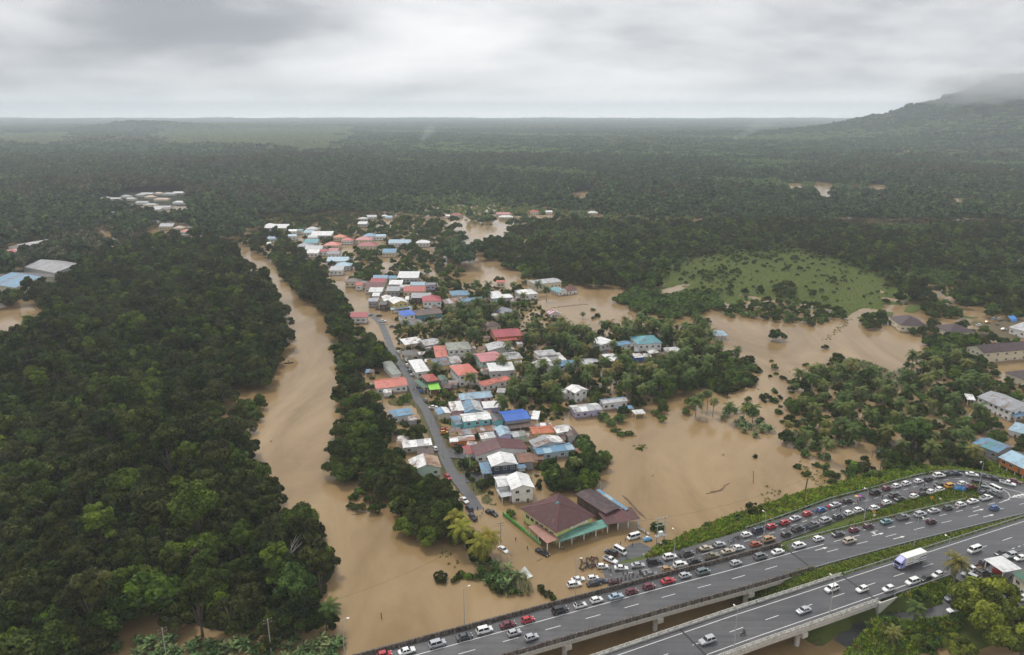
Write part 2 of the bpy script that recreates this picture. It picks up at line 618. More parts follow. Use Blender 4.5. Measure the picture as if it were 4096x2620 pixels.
class Line:
    """A road's centre line; offsets to its far side are positive."""
    def __init__(s, pts, step=2.5):
        s.p = catmull(pts, step)
        d = np.gradient(s.p[:, :2], axis=0)
        d /= np.linalg.norm(d, axis=1)[:, None]
        s.t = d
        s.n = np.stack([-d[:, 1], d[:, 0]], 1)
        seg = np.linalg.norm(np.diff(s.p[:, :2], axis=0), axis=1)
        s.s = np.concatenate([[0], np.cumsum(seg)])
    def at(s, d):
        x = [np.interp(d, s.s, s.p[:, k]) for k in range(3)]
        i = int(np.clip(np.searchsorted(s.s, d), 0, len(s.s) - 1))
        return np.array(x), s.t[i], s.n[i]
    def near(s, x, y):
        return int(np.argmin((s.p[:, 0] - x) ** 2 + (s.p[:, 1] - y) ** 2))
    def off(s, d, o, z=0.0):
        p, t, n = s.at(d)
        return Vector((p[0] + n[0] * o, p[1] + n[1] * o, p[2] + z))

def line(pix, zf, ext0=0, ext1=0):
    ps = [np.array(at(u, v, zf(u) if callable(zf) else zf)) for u, v in pix]
    if ext0:
        d = ps[0] - ps[1]
        ps.insert(0, ps[0] + d / np.linalg.norm(d) * ext0)
    if ext1:
        d = ps[-1] - ps[-2]
        d[2] = 0
        ps.append(ps[-1] + d / np.linalg.norm(d) * ext1)
    return Line(ps)

ZA, ZB = 7.0, 7.2
LA = line([(1954, 2583), (2647, 2390), (2951, 2309), (3227, 2230), (3482, 2162), (3728, 2101), (4051, 2024)], ZA, 90, 160)
LB = line([(2780, 2577), (2967, 2511), (3122, 2459), (3274, 2408), (3551, 2314), (3790, 2235), (4010, 2162)], ZB, 90, 160)
zf = lambda u: -0.25 + 7.1 * min(1, max(0, (u - 2400) / 640.0))
LF = line([(2290, 2322), (2417, 2303), (2525, 2290), (2659, 2262), (2724, 2243), (2988, 2163), (3153, 2108), (3293, 2056), (3377, 2025), (3532, 1985), (3640, 1952), (3760, 1922), (3870, 1914), (3967, 1930), (4095, 1962)], zf, 0, 90)
LV = Line([at(u, v, z) for u, v, z in [(1478, 1255, .02), (1520, 1290, .1), (1545, 1340, .15), (1562, 1385, .3), (1583, 1427, .5), (1613, 1473, .6), (1647, 1540, .7), (1673, 1600, .7), (1702, 1640, .7), (1747, 1740, .7), (1767, 1800, .7), (1793, 1860, .65), (1820, 1907, .6), (1850, 1945, .5), (1883, 1990, .3), (1910, 2035, .05), (1935, 2085, -.4)]])
LP = Line([at(u, v, z) for u, v, z in [(3330, 2600, -.5), (3392, 2548, .5), (3461, 2498, 1.2), (3552, 2480, 1.9), (3675, 2458, 2.9), (3775, 2440, 4.0), (3812, 2395, 5.2), (3865, 2335, 6.3), (3890, 2290, 6.9)]])
S_A = LA.s[LA.near(*at(3225, 2255, ZA)[:2])]          # where the bridges land
S_B = LB.s[LB.near(*at(3425, 2352, ZB)[:2])]

# ================================================================== ground
def hills(x, y):
    h = 285 * np.exp(-((x - 2760) / 720) ** 2 - ((y - 3900) / 950) ** 2)
    h += 120 * np.exp(-((x - 3300) / 900) ** 2 - ((y - 2900) / 700) ** 2)
    h += 14 * np.exp(-((x - 1600) / 700) ** 2 - ((y - 4600) / 900) ** 2)
    h += 48 * np.exp(-((x + 3080) / 260) ** 2 - ((y - 6200) / 400) ** 2)
    h += 54 * np.exp(-((x + 2600) / 260) ** 2 - ((y - 6000) / 400) ** 2)
    h += 40 * np.exp(-((x + 2300) / 700) ** 2 - ((y - 6600) / 400) ** 2)
    h += 10 * np.exp(-((x + 500) / 400) ** 2 - ((y - 1900) / 250) ** 2)
    r = np.sin(x * .0061 + 1.3 * np.sin(y * .0043)) * np.sin(y * .0052 + np.sin(x * .0037))
    h *= 1 + 0.11 * r + 0.07 * np.sin(x * .017 + 2 * np.sin(y * .011))
    return h

JUNGLE = [(-80, 1600), (-80, 690), (60, 688), (150, 655), (235, 595), (330, 560), (480, 560), (546, 574), (578, 630), (618, 657), (648, 697), (670, 745), (674, 775), (656, 830), (638, 862), (628, 886), (560, 893), (522, 935), (522, 985), (552, 1015), (578, 1022), (596, 1072), (632, 1118), (634, 1142), (620, 1192), (684, 1214), (748, 1236), (774, 1292), (786, 1360), (758, 1396), (772, 1460), (740, 1478), (640, 1478), (560, 1490), (410, 1470), (380, 1440), (330, 1440), (300, 1470), (220, 1490), (150, 1560)]
JPOOL = [[(-40, 712), (95, 703), (105, 745), (62, 758), (92, 772), (60, 792), (-40, 800)], [(140, 792), (185, 782), (190, 797), (145, 803)], [(-20, 822), (40, 822), (90, 812), (70, 838), (-20, 846)], [(300, 1448), (372, 1450), (378, 1490), (300, 1500)]]
MEADOW = [(1530, 660), (1600, 625), (1700, 590), (1800, 570), (1900, 565), (2010, 592), (2100, 630), (2180, 690), (2110, 728), (1990, 742), (1850, 718), (1700, 708), (1600, 695)]
WOODFLOOR = [(1250, 640), (1300, 590), (1500, 540), (1900, 530), (2300, 540), (2440, 600), (2440, 680), (2240, 670), (2170, 690), (2100, 640), (2000, 640), (1700, 680), (1540, 668), (1440, 660), (1300, 655)]
DRY = [  # polygon on the 2408 view, level, cover
    (JUNGLE, 0.5, 0.0),
    (WOODFLOOR, 0.4, 0.75),
    (MEADOW, 0.45, 0.92),
    ([(1030, 1000), (1065, 1000), (1100, 1090), (1150, 1140), (1180, 1190), (1130, 1190), (1085, 1130), (1040, 1050)], 0.35, 0.62),
    ([(920, 850), (960, 850), (1010, 950), (1035, 1010), (1040, 1050), (1010, 1050), (960, 960), (890, 950), (885, 915), (950, 925)], 0.45, 0.6),
    ([(2260, 770), (2330, 745), (2420, 755), (2420, 790), (2300, 790)], 0.9, 0.5),
    ([(1222, 1345), (1262, 1365), (1302, 1400), (1296, 1414), (1240, 1400), (1205, 1395)], 0.35, 0.95),
    ([(2190, 722), (2320, 735), (2330, 750), (2240, 752)], 0.5, 0.9),
    ([(2250, 1060), (2420, 1060), (2420, 1130), (2290, 1105)], 0.6, 0.45),
    ([(0, 640), (90, 625), (110, 680), (0, 690)], 0.8, 0.85),
    ([(2230, 1290), (2500, 1250), (2500, 1440), (2320, 1450), (2260, 1380)], 6.6, 0.42),
]

FARPOOL = [[(1068, 505), (1092, 512), (1112, 530), (1180, 528), (1200, 540), (1190, 548), (1130, 545), (1112, 575), (1100, 580), (1085, 570), (1095, 555), (1075, 530)],
    [(1098, 585), (1110, 600), (1120, 622), (1165, 612), (1178, 620), (1150, 632), (1120, 632), (1108, 618)], [(1012, 628), (1035, 618), (1060, 622), (1095, 640), (1075, 680), (1015, 655)],
    [(1852, 432), (1880, 430), (1885, 440), (1862, 445)], [(1915, 428), (1958, 430), (1950, 462), (1925, 462)], [(2008, 430), (2025, 430), (2020, 442), (2010, 440)], [(2040, 432), (2090, 436), (2080, 446), (2045, 442)],
    [(2228, 462), (2262, 470), (2268, 494), (2258, 496)], [(2285, 465), (2330, 463), (2312, 472)], [(200, 548), (275, 542), (278, 560), (215, 568)], [(1340, 455), (1398, 445), (1398, 462), (1345, 468)],
    [(2180, 672), (2260, 682), (2240, 694), (2190, 686)], [(2280, 720), (2320, 722), (2318, 740), (2275, 738)]]

def axis_vals(a, b, step, lo, hi, g):
    o = list(np.arange(a, b + .1, step))
    s, x = step, o[-1]
    while x < hi:
        s *= g
        x += s
        o.append(x)
    s, x = step, o[0]
    while x > lo:
        s *= g
        x -= s
        o.insert(0, x)
    return np.array(o)

gx = axis_vals(-210, 330, 3.0, -13500, 13500, 1.055)
gy = axis_vals(110, 560, 3.0, -600, 16500, 1.035)
GX, GY = [a.ravel() for a in np.meshgrid(gx, gy)]

def ground_height(px, py):
    dist = np.hypot(px, py)
    nz = 0.5 * np.sin(px * .11 + 1.7 * np.sin(py * .07)) * np.sin(py * .13 + np.sin(px * .05)) + 0.25 * np.sin(px * .31 + py * .27)
    z = np.full(len(px), -1.6) + 0.3 * nz
    k = np.clip((py - 1000) / 250, 0, 1)
    z = z * (1 - k) + k * (1.2 + 0.5 * nz)
    cov = np.zeros(len(px))
    for poly, lv, cv in DRY:
        wp = fa(poly, lv)
        m = (px > wp[:, 0].min() - 25) & (px < wp[:, 0].max() + 25) & (py > wp[:, 1].min() - 25) & (py < wp[:, 1].max() + 25)
        if not m.any():
            continue
        d = sdist(px[m], py[m], wp)
        if lv < 2: d = d + (16 if poly is MEADOW else 5) * np.sin(px[m] * .19 + 2 * np.sin(py[m] * .08)) * np.sin(py[m] * .11 + 1.5 * np.sin(px[m] * .07)) * np.clip(py[m] / 300, .5, 2)
        t = np.clip((4.0 - d) / 8.0, 0, 1) if lv < 2 else np.clip((1.0 - d) / 9.0, 0, 1)
        hz = lv + (0.35 if lv < 2 else 0.02) * nz[m]
        zz = z[m]
        z[m] = np.where(hz > zz, zz * (1 - t) + hz * t, zz)
        cc = cov[m]
        cov[m] = np.where(d < 3, cv, cc)
    for pool in JPOOL:
        wp = fa(pool, 0)
        d = sdist(px, py, wp)
        t = np.clip((3.0 - d) / 6.0, 0, 1)
        z = z * (1 - t) - 1.2 * t
    for pool in FARPOOL:
        wp = fa(pool, 0)
        m = (px > wp[:, 0].min() - 60) & (px < wp[:, 0].max() + 60) & (py > wp[:, 1].min() - 60) & (py < wp[:, 1].max() + 60)
        if m.any():
            t = np.clip((12.0 - sdist(px[m], py[m], wp)) / 16.0, 0, 1)
            z[m] = z[m] * (1 - t) - 1.3 * t
    for ln, hw, s0, slope in ((LA, 8.6, S_A - 3, .55), (LB, 6.6, S_B - 3, .5), (LF, 6.3, 0, .42), (LV, 3.2, 0, .35), (LP, 2.6, 0, .4)):
        sel = ln.s >= s0
        P = ln.p[sel]
        m = (px > P[:, 0].min() - 30) & (px < P[:, 0].max() + 30) & (py > P[:, 1].min() - 30) & (py < P[:, 1].max() + 30)
        if not m.any():
            continue
        d2 = (px[m][:, None] - P[:, 0]) ** 2 + (py[m][:, None] - P[:, 1]) ** 2
        i = d2.argmin(1)
        d = np.sqrt(d2[np.arange(len(i)), i])
        h = P[i, 2] - 0.32 - np.maximum(0, d - hw) * slope + 0.12 * nz[m] * (d > hw)
        zz = z[m]
        flat = d < hw + 0.5
        z[m] = np.where(flat, h, np.maximum(zz, h))
        if ln is not LV:
            cov[m] = np.where((h > zz - .2) & (h > -0.6), 0.95, cov[m])
        else:
            cov[m] = np.where(d < 8, 0.62, cov[m])
    return z + hills(px, py), cov

GZ, GC = ground_height(GX, GY)
nx, ny = len(gx), len(gy)
idx = np.arange(nx * ny).reshape(ny, nx)
faces = np.stack([idx[:-1, :-1], idx[:-1, 1:], idx[1:, 1:], idx[1:, :-1]], -1).reshape(-1, 4)
me = bpy.data.meshes.new('ground')
me.from_pydata(np.stack([GX, GY, GZ], 1).tolist(), [], faces.tolist())
at_ = me.attributes.new('cover', 'FLOAT', 'POINT')
at_.data.foreach_set('value', GC.astype(np.float32))
me.polygons.foreach_set('use_smooth', [True] * len(me.polygons))
me.materials.append(M['ground'])
ground = place('ground', me)
tag(ground, kind='structure')

wm = MB()
wx = [-3000, -700, -200, 0, 200, 700, 3000]
wy = [-300, 100, 300, 600, 1200, 3000]
for i in range(6):
    for j in range(5):
        wm.quad((wx[i], wy[j], 0), (wx[i + 1], wy[j], 0), (wx[i + 1], wy[j + 1], 0), (wx[i], wy[j + 1], 0))
water = wm.build('water', M['water'])
tag(water, kind='structure')

def gz(x, y):
    return float(ground_height(np.array([x], float), np.array([y], float))[0][0])

# ================================================================== roads
def strip(mb, ln, s0, s1, o0, o1, z0, z1, step=3.0, mi=0):
    """Bar along a line: offsets o0..o1 across, levels z0..z1 above the line."""
    n = max(1, int(math.ceil((s1 - s0) / step)))
    base = len(mb.v)
    for k in range(n + 1):
        d = s0 + (s1 - s0) * k / n
        for o, z in ((o0, z0), (o1, z0), (o1, z1), (o0, z1)):
            mb.v.append(tuple(ln.off(d, o, z)))
    for k in range(n):
        b = base + 4 * k
        for f in ((0, 1, 5, 4), (1, 2, 6, 5), (2, 3, 7, 6), (3, 0, 4, 7)):
            mb.f.append(tuple(b + i for i in f)); mb.m.append(mi)
    mb.f.append((base, base + 3, base + 2, base + 1)); mb.m.append(mi)
    e_ = base + 4 * n
    mb.f.append((e_, e_ + 1, e_ + 2, e_ + 3)); mb.m.append(mi)

def road(name, ln, s0, s1, o0, o1, thick=0.3):
    mb = MB()
    strip(mb, ln, s0, s1, o0, o1, -thick, 0)
    o = mb.build(name, M['asphalt'])
    tag(o, kind='structure')
    return o

def mark(parent, ln, s0, s1, o0, o1, lift=0.006, name='lane_marking'):
    mb = MB()
    n = max(1, int((s1 - s0) / 3))
    for k in range(n):
        a, b = s0 + (s1 - s0) * k / n, s0 + (s1 - s0) * (k + 1) / n
        mb.quad(ln.off(a, o0, lift), ln.off(b, o0, lift), ln.off(b, o1, lift), ln.off(a, o1, lift))
    return mb.build(name, M['marking'], parent)

ENDA, ENDB, ENDF = LA.s[-1], LB.s[-1], LF.s[-1]
rA = road('road', LA, S_A + .05, ENDA, -5.0, 8.0)
rB = road('road', LB, S_B + .05, ENDB, -6.0, 6.2)
rF = road('slip_road', LF, 0, ENDF, -5.2, 5.2)
rV = road('village_road', LV, 0, LV.s[-1], -2.1, 2.1)
rP = road('path', LP, 0, LP.s[-1], -2.0, 2.0)
dA = road('bridge_roadway', LA, 0, S_A - .05, -5.0, 8.0, .25)
dB = road('bridge_roadway', LB, 0, S_B - .05, -6.0, 6.2, .25)

def sAt(ln, u, v, z):
    p = at(u, v, z)
    return ln.s[ln.near(p[0], p[1])]

# dashes between lanes (4.5 m dash, 7.5 m gap)
d0 = sAt(LA, 2660, 2388, ZA) % 12
d = d0
while d < ENDA - 60:
    host = dA if d + 4.5 < S_A else (rA if d > S_A else None)
    if host: mark(host, LA, d, d + 4.5, -.09, .09)
    d += 12
d = sAt(LB, 3070, 2476, ZB) % 12
while d < ENDB - 60:
    host = dB if d + 4.5 < S_B else (rB if d > S_B else None)
    if host: mark(host, LB, d, d + 4.5, -.09, .09)
    d += 12
sx = sAt(LA, 3330, 2205, ZA)          # where the edge line leaves for the turning lane
mark(dA, LA, 0, S_A - .1, 3.6, 3.8)
mark(rA, LA, S_A + .1, sx, 3.6, 3.8)
d = sx + 4
while d < sx + 130:
    mark(rA, LA, d, d + 3.2, 3.6, 3.78)
    d += 7.5
mark(dB, LB, 0, S_B - .1, 4.7, 4.88)
mark(rB, LB, S_B + .1, ENDB - 40, 4.7, 4.88)
mark(dB, LB, 0, S_B - .1, -4.35, -4.17)
sb2 = sAt(LB, 3900, 2250, ZB)
mark(rB, LB, S_B + .1, sb2 - 12, -4.35, -4.17)
d = sb2 + 18
while d < ENDB - 60:
    mark(rB, LB, d, d + 1.2, -4.35, -4.12)
    d += 2.8
d = 2
while d < LF.s[-1] - 70:
    if LF.at(d)[0][2] > -0.1:
        mark(rF, LF, d, d + 2.4, -.07, .07)
    d += 5.0

def arrow(parent, ln, s, o, kind='ahead'):
    mb = MB()
    f = lambda a, b: ln.off(s + a, o + b, .008)
    mb.quad(f(0, -.12), f(3.4, -.12), f(3.4, .12), f(0, .12))
    mb.add([f(3.3, -.5), f(5.0, 0), f(3.3, .5)], [(0, 1, 2)])
    if kind == 'left':
        mb.v, mb.f, mb.m = [], [], []
        mb.quad(f(0, -.12), f(2.6, -.12), f(2.6, .12), f(0, .12))
        mb.quad(f(2.3, .125), f(2.6, .125), f(2.6, .8), f(2.3, .8))
        mb.add([f(1.8, .75), f(3.1, .75), f(2.45, 1.6)], [(0, 1, 2)])
    if kind == 'both':
        mb.quad(f(1.5, .125), f(1.8, .125), f(2.1, .9), f(1.8, .9))
        mb.add([f(1.3, .85), f(2.6, .85), f(2.0, 1.7)], [(0, 1, 2)])
    return mb.build('road_arrow', M['marking'], parent)
for u, v, o, k in ((3240, 2192, 2.0, 'ahead'), (3500, 2145, 1.9, 'both'), (3555, 2155, -1.9, 'ahead'), (3880, 2046, 1.9, 'ahead'), (3920, 2063, -1.9, 'ahead'), (3470, 2130, 5.5, 'left'), (3835, 2030, 5.5, 'left')):
    arrow(rA, LA, sAt(LA, u, v, ZA), o, k)

# junction nose where the slip road joins: painted island with bars
js = sAt(LA, 4030, 2030, ZA)
mb = MB()
P0 = at(3962, 1940, 6.9); P1 = at(4030, 1985, 6.95); P2 = at(4085, 1985, 6.95); P3 = at(4045, 1990, 6.95)
pts = [at(u, v, 7.012) for u, v in [(3960, 1932), (4000, 1950), (4032, 1970), (4042, 1988), (4030, 2000), (3996, 2011)]]
for a, b in zip(pts[:-1], pts[1:]):
    q = (b - a).normalized(); nq = Vector((-q.y, q.x, 0)) * .1
    mb.quad(a - nq, b - nq, b + nq, a + nq)
apron = MB()
ap = [at(u, v, 6.99) for u, v in [(3935, 1940), (4000, 1916), (4200, 1970), (4260, 2020), (4100, 2030), (3990, 2030), (3950, 2000)]]
apron.add(ap + [p - Vector((0, 0, .3)) for p in ap], [tuple(range(7))[::-1]] + [(i, (i + 1) % 7, 7 + (i + 1) % 7, 7 + i) for i in range(7)])
apo = apron.build('junction_pavement', M['asphalt'])
apo.data.flip_normals()
tag(apo, kind='structure')
for k in range(5):
    a = at(4048 + 14 * k, 1990 - k * 3.0, 7.012); b = at(4062 + 14 * k, 1981 - k * 3.0, 7.012)
    q = (b - a).normalized(); nq = Vector((-q.y, q.x, 0)) * .25
    MB().quad(a - nq, b - nq, b + nq, a + nq).build('hatch_marking', M['marking'], apo)
mb.build('island_marking', M['marking'], apo)
for (a, b) in (((3992, 1946), (4096, 1972)), ((4040, 1989), (4096, 1992))):
    a = at(*a, 7.012); b = at(*b, 7.012)
    q = (b - a).normalized(); nq = Vector((-q.y, q.x, 0)) * .1
    MB().quad(a - nq, b - nq, b + nq, a + nq).build('island_marking', M['marking'], apo)

# shallow forecourt in front of the hall, just awash
fc = MB()
fp = [at(u, v, z) for u, v, z in [(2400, 2292, .03), (2470, 2230, .02), (2515, 2180, .04), (2560, 2168, .12), (2612, 2196, .25), (2655, 2236, .35), (2600, 2252, .3), (2520, 2272, .1)]]
fc.add(fp, [tuple(range(8))[::-1]])
fco = fc.build('forecourt_pavement', M['asphalt'])
fco.data.flip_normals()
tag(fco, kind='structure')
for nm, pts, z in (('driveway', [(1780, 1795), (1815, 1792), (1860, 1800), (1862, 1835), (1800, 1830)], .66), ('driveway', [(1825, 1905), (1880, 1885), (1965, 1895), (1960, 1925), (1850, 1930)], .5), ('car_park', [(3850, 2330), (3800, 2300), (3900, 2225), (4000, 2205), (4250, 2190), (4250, 2440), (3900, 2450), (3860, 2400)], 7.05)):
    ps = [at(u, v, z) for u, v in pts]
    k = len(ps)
    o = MB().add(ps + [p - Vector((0, 0, .4)) for p in ps], [tuple(range(k))] + [(i, k + i, k + (i + 1) % k, (i + 1) % k) for i in range(k)]).build(nm, M['asphalt'])
    bm = bmesh.new(); bm.from_mesh(o.data); bmesh.ops.recalc_face_normals(bm, faces=bm.faces); bm.to_mesh(o.data); bm.free()
    tag(o, kind='structure')

# ================================================================== bridges
def bridge(ln, s1, o0, o1, label, stained):
    t = empty('road_bridge', ln.off(s1 - 60, 0, -7))
    tag(t, label, 'bridge')
    inv = t.location.copy()
    def fin(mb, name, mat, parent=t):
        mb.v = [tuple(Vector(p) - inv) for p in mb.v]
        return mb.build(name, mat, parent)
    mb = MB(); strip(mb, ln, 0, s1, o0 - .75, o1 + .75, -.55, -.26); fin(mb, 'deck_slab', M['girder'])
    for o in (o0 - .2, o0 + 3, (o0 + o1) / 2, o1 - 3, o1 + .2):
        mb = MB(); strip(mb, ln, 0, s1, o - .25, o + .25, -1.75, -.56); fin(mb, 'girder', M['girder'])
    d = s1
    while d > 4:                                           # parapet, piece by piece with open joints
        a = max(0, d - 4.9)
        for side, o in ((0, o0 - .55), (1, o1 + .2)):
            mb = MB()
            if stained:
                strip(mb, ln, a, d - .12, o, o + .32, -.25, 1.0)
                strip(mb, ln, a, d - .12, o - .06, o + .38, 1.0, 1.16)
                fin(mb, 'parapet', M['parapet'])
            else:
                strip(mb, ln, a, d - .12, o, o + .3, -.25, .35)
                p = fin(mb, 'plinth', M['railing'])
                mb = MB()
                for z in (.62, .98): strip(mb, ln, a, d - .12, o + .08, o + .24, z, z + .12)
                fin(mb, 'rail', M['railing'], p)
                for q in (a + .3, (a + d) / 2, d - .6):
                    mb = MB(); strip(mb, ln, q, q + .22, o + .04, o + .28, .35, 1.15); fin(mb, 'rail_post', M['railing'], p)
        d -= 4.9
    # piers: column pair and a crosshead
    for dp in PIERS[stained]:
        mb = MB(); strip(mb, ln, dp - .9, dp + .9, o0 - .9, o1 + .9, -3.1, -1.76); ch = fin(mb, 'crosshead', M['girder'])
        for o in (o0 + 1.6, o1 - 1.6):
            c = ln.off(dp, o, 0) - inv
            MB().tube([(c.x, c.y, c.z - 12), (c.x, c.y, c.z - 3.11)], .7, 10).build('column', M['girder'], ch)
    mb = MB(); strip(mb, ln, s1 - .1, s1 + .9, o0 - .7, o1 + .7, -6.5, -.32); fin(mb, 'abutment', M['girder'])
    if not stained:
        a, b, c2 = ln.off(s1 - .2, o0 - .72, -.3) - inv, ln.off(s1 + 7, o0 - .72, -.3) - inv, ln.off(s1 - .2, o0 - .72, -4.2) - inv
        n_ = Vector((*ln.at(s1)[2], 0)) * .3
        MB().add([a, b, c2, a - n_, b - n_, c2 - n_], [(0, 1, 2), (5, 4, 3), (0, 3, 4, 1), (1, 4, 5, 2), (2, 5, 3, 0)]).build('wing_wall', M['girder'], t)
    return t
PIERS = {True: [sAt(LA, u, v, ZA) for u, v in ((2270, 2508), (2640, 2404), (2975, 2312))], False: [sAt(LB, u, v, ZB) for u, v in ((2880, 2560), (3150, 2460))]}
PIERS[True] = [p - 2 for p in PIERS[True]]
bridge(LA, S_A, -5.0, 8.0, 'mould stained concrete bridge lined with parked cars on its far shoulder', True)
bridge(LB, S_B, -6.0, 6.2, 'pale concrete bridge with open post and rail parapets, carrying moving traffic', False)
for ln, s, o0, o1, host in ((LA, S_A, -5, 8, rA), (LB, S_B, -6, 6.2, rB), (LB, sAt(LB, 2790, 2574, ZB), -6, 6.2, dB)):
    mb = MB(); strip(mb, ln, s - .3, s + .3, o0, o1, .002, .012)
    mb.build('expansion_joint', M['black'], host)

# ================================================================== guard rails and kerbs
def rail(ln, s0, s1, o, label, gap=3.0, zo=0.0, terr=True):
    t = empty('guard_rail', ln.off((s0 + s1) / 2, o, zo - .3))
    tag(t, label, 'guard rail')
    inv = t.location.copy()
    mb = MB()
    strip(mb, ln, s0, s1, o - .03, o + .05, zo + .45, zo + .76)
    strip(mb, ln, s0, s1, o - .07, o + .09, zo + .56, zo + .64)
    mb.v = [tuple(Vector(p) - inv) for p in mb.v]
    mb.build('rail', M['steel'], t)
    pm = MB().box(-.06, .06, -.06, .06, -.4, .8).mesh('rail_post', M['steel'])
    d = s0 + .3
    while d < s1:
        p = ln.off(d, o - .14, zo) - inv
        place('rail_post', pm, t, p)
        d += gap
    return t
rail(LA, S_A + 1, ENDA - 40, -5.4, 'steel guard rail edging the grass median beside the stained bridge road', 2.2)
sf0 = sAt(LA, 3080, 2225, ZA)
rail(LA, S_A + 4, sAt(LA, 3900, 2010, ZA), 8.5, 'steel guard rail between the parked cars and the weedy slip road verge')
rail(LB, S_B + 1, ENDB - 40, 6.5, 'steel guard rail beside the lane of the box truck')
rail(LB, S_B + 6, sAt(LB, 3790, 2300, ZB), -6.4, 'steel guard rail behind the white cars above the grassy river bank')
rail(LF, 62, LF.s[-1] - 60, 5.5, 'steel guard rail along the weedy flood side of the slip road', 4.0)

# ================================================================== plant shapes
def cards(P, Nn, size, rg, stretch=1.5, tone=None, fold=0.0):
    """One small four-sided leaf spray at every point, facing roughly along Nn."""
    n = len(P)
    Nn = Nn / (np.linalg.norm(Nn, axis=1)[:, None] + 1e-9)
    a = rg.normal(size=(n, 3))
    a -= (a * Nn).sum(1)[:, None] * Nn
    a /= np.linalg.norm(a, axis=1)[:, None] + 1e-9
    b = np.cross(Nn, a)
    s = (size * rg.uniform(.6, 1.35, n))[:, None]
    v = np.stack([P - a * s * stretch * .5, P - b * s * .5 + Nn * s * fold, P + a * s * stretch * .5, P + b * s * .5 + Nn * s * fold], 1)
    f = np.arange(n * 4).reshape(n, 4)
    t = np.repeat(rg.uniform(0, 1, n) if tone is None else tone, 4)
    return v.reshape(-1, 3), f, t

def tone_mesh(name, V, F, T, mats, mi=None):
    me = bpy.data.meshes.new(name)
    me.from_pydata(V.tolist() if hasattr(V, 'tolist') else V, [], [tuple(f) for f in (F.tolist() if hasattr(F, 'tolist') else F)])
    a = me.attributes.new('tone', 'FLOAT', 'POINT')
    a.data.foreach_set('value', np.asarray(T, np.float32))
    for m in mats:
        me.materials.append(m)
    if mi is not None:
        me.polygons.foreach_set('material_index', mi)
    me.update()
    return me

def crown(seed, n, size, R0=5.0, base=4.0, flat=0.75, lobes=12, lr=(.3, .46), spread=.72, jit=.55):
    rg = np.random.default_rng(seed)
    C = []
    for k in range(lobes):
        th = rg.uniform(0, 2 * math.pi)
        rr = spread * R0 * math.sqrt(rg.uniform(0, 1))
        zz = base + flat * R0 * (0.35 + 1.15 * (1 - (rr / R0) ** 2) * rg.uniform(.3, 1.05))
        C.append((rr * math.cos(th), rr * math.sin(th), zz, R0 * rg.uniform(*lr)))
    C = np.array(C)
    wgt = C[:, 3] ** 2
    k = rg.choice(len(C), n, p=wgt / wgt.sum())
    d = rg.normal(size=(n, 3))
    d[:, 2] = np.abs(d[:, 2]) * 1.15 - .45
    d /= np.linalg.norm(d, axis=1)[:, None]
    rad = C[k, 3] * rg.uniform(.78, 1.04, n)
    P = C[k, :3] + d * rad[:, None] * np.array([1, 1, .82])
    # drop leaves buried deep inside other lobes
    keep = np.ones(n, bool)
    for c in C:
        q = (P - c[:3]) / np.array([1, 1, .82])
        keep &= ~((np.linalg.norm(q, axis=1) < c[3] * .72))
    P, d, k = P[keep], d[keep], k[keep]
    Nn = d + rg.normal(size=d.shape) * jit + np.array([0, 0, .35])
    lt = rg.uniform(0, 1, len(C))                       # each bough its own shade of leaf
    tone = np.clip(lt[k] * .55 + rg.uniform(0, .45, len(P)), 0, 1) ** 1.6
    return cards(P, Nn, size, rg, tone=tone), C

def trunk_mesh(name, C, base, seed, r=.32, mat=None):
    rg = np.random.default_rng(seed)
    mb = MB()
    top = (rg.uniform(-.3, .3), rg.uniform(-.3, .3), base + 1.2)
    mb.tube([(0, 0, -1.5), (top[0] * .4, top[1] * .4, base * .5), top], [r * 1.25, r, r * .75], 7)
    for c in C[:6]:
        m_ = [(top[j] * .6 + c[j] * .4) + (0.3 if j == 2 else 0) for j in range(3)]
        mb.tube([top, m_, c[:3]], [r * .55, r * .35, r * .12], 5)
    return mb.mesh(name, mat or M['bark'])

TREE = {}
def make_tree(key, seed, n, size, mat, **k):
    (V, F, T), C = crown(seed, n, size, **k)
    TREE[key] = (tone_mesh('crown_' + key, V, F, T, [mat]), trunk_mesh('trunk_' + key, C, k.get('base', 4.0), seed))

# near trees: many small leaf sprays
make_tree('round', 1, 4600, .5, M['leaf'], lobes=18, base=1.2, flat=.95)
make_tree('dome', 2, 4200, .5, M['leaf'], lobes=24, lr=(.22, .36), flat=.85, spread=.82, base=1.4)
make_tree('tall', 3, 3600, .5, M['leaf'], lobes=20, flat=1.4, spread=.6, base=1.6)
make_tree('broad', 4, 4200, .46, M['leaf'], lobes=24, lr=(.18, .3), flat=.6, spread=.9, base=3.2)
make_tree('loose', 5, 2300, .58, M['leaf'], lobes=18, lr=(.16, .28), flat=1.0, spread=.85, base=1.6, jit=.9)
make_tree('fine', 11, 6500, .34, M['leaf'], lobes=26, lr=(.2, .32), base=1.0, flat=.95, spread=.8)
make_tree('bigleaf', 12, 1900, .8, M['leafmid'], lobes=22, lr=(.2, .34), base=1.4, flat=1.1, spread=.75, jit=.9)
make_tree('spire', 13, 3400, .48, M['leaf'], lobes=26, lr=(.16, .28), base=1.5, flat=1.9, spread=.5)
make_tree('vround', 6, 3600, .5, M['leafmid'], lobes=16, base=.6, flat=.9)
make_tree('vdome', 7, 3600, .5, M['leafmid'], lobes=20, lr=(.22, .34), flat=.75, spread=.82, base=.6)
make_tree('fresh', 8, 3000, .55, M['leafgreen'], lobes=15, base=.0, flat=.8)
make_tree('rain', 9, 9000, .36, M['leafyellow'], lobes=46, lr=(.12, .22), flat=.5, spread=.92, base=3.6)
make_tree('mango', 10, 8000, .36, M['leafgreen'], lobes=30, lr=(.2, .3), flat=.75, spread=.75, base=2.6)

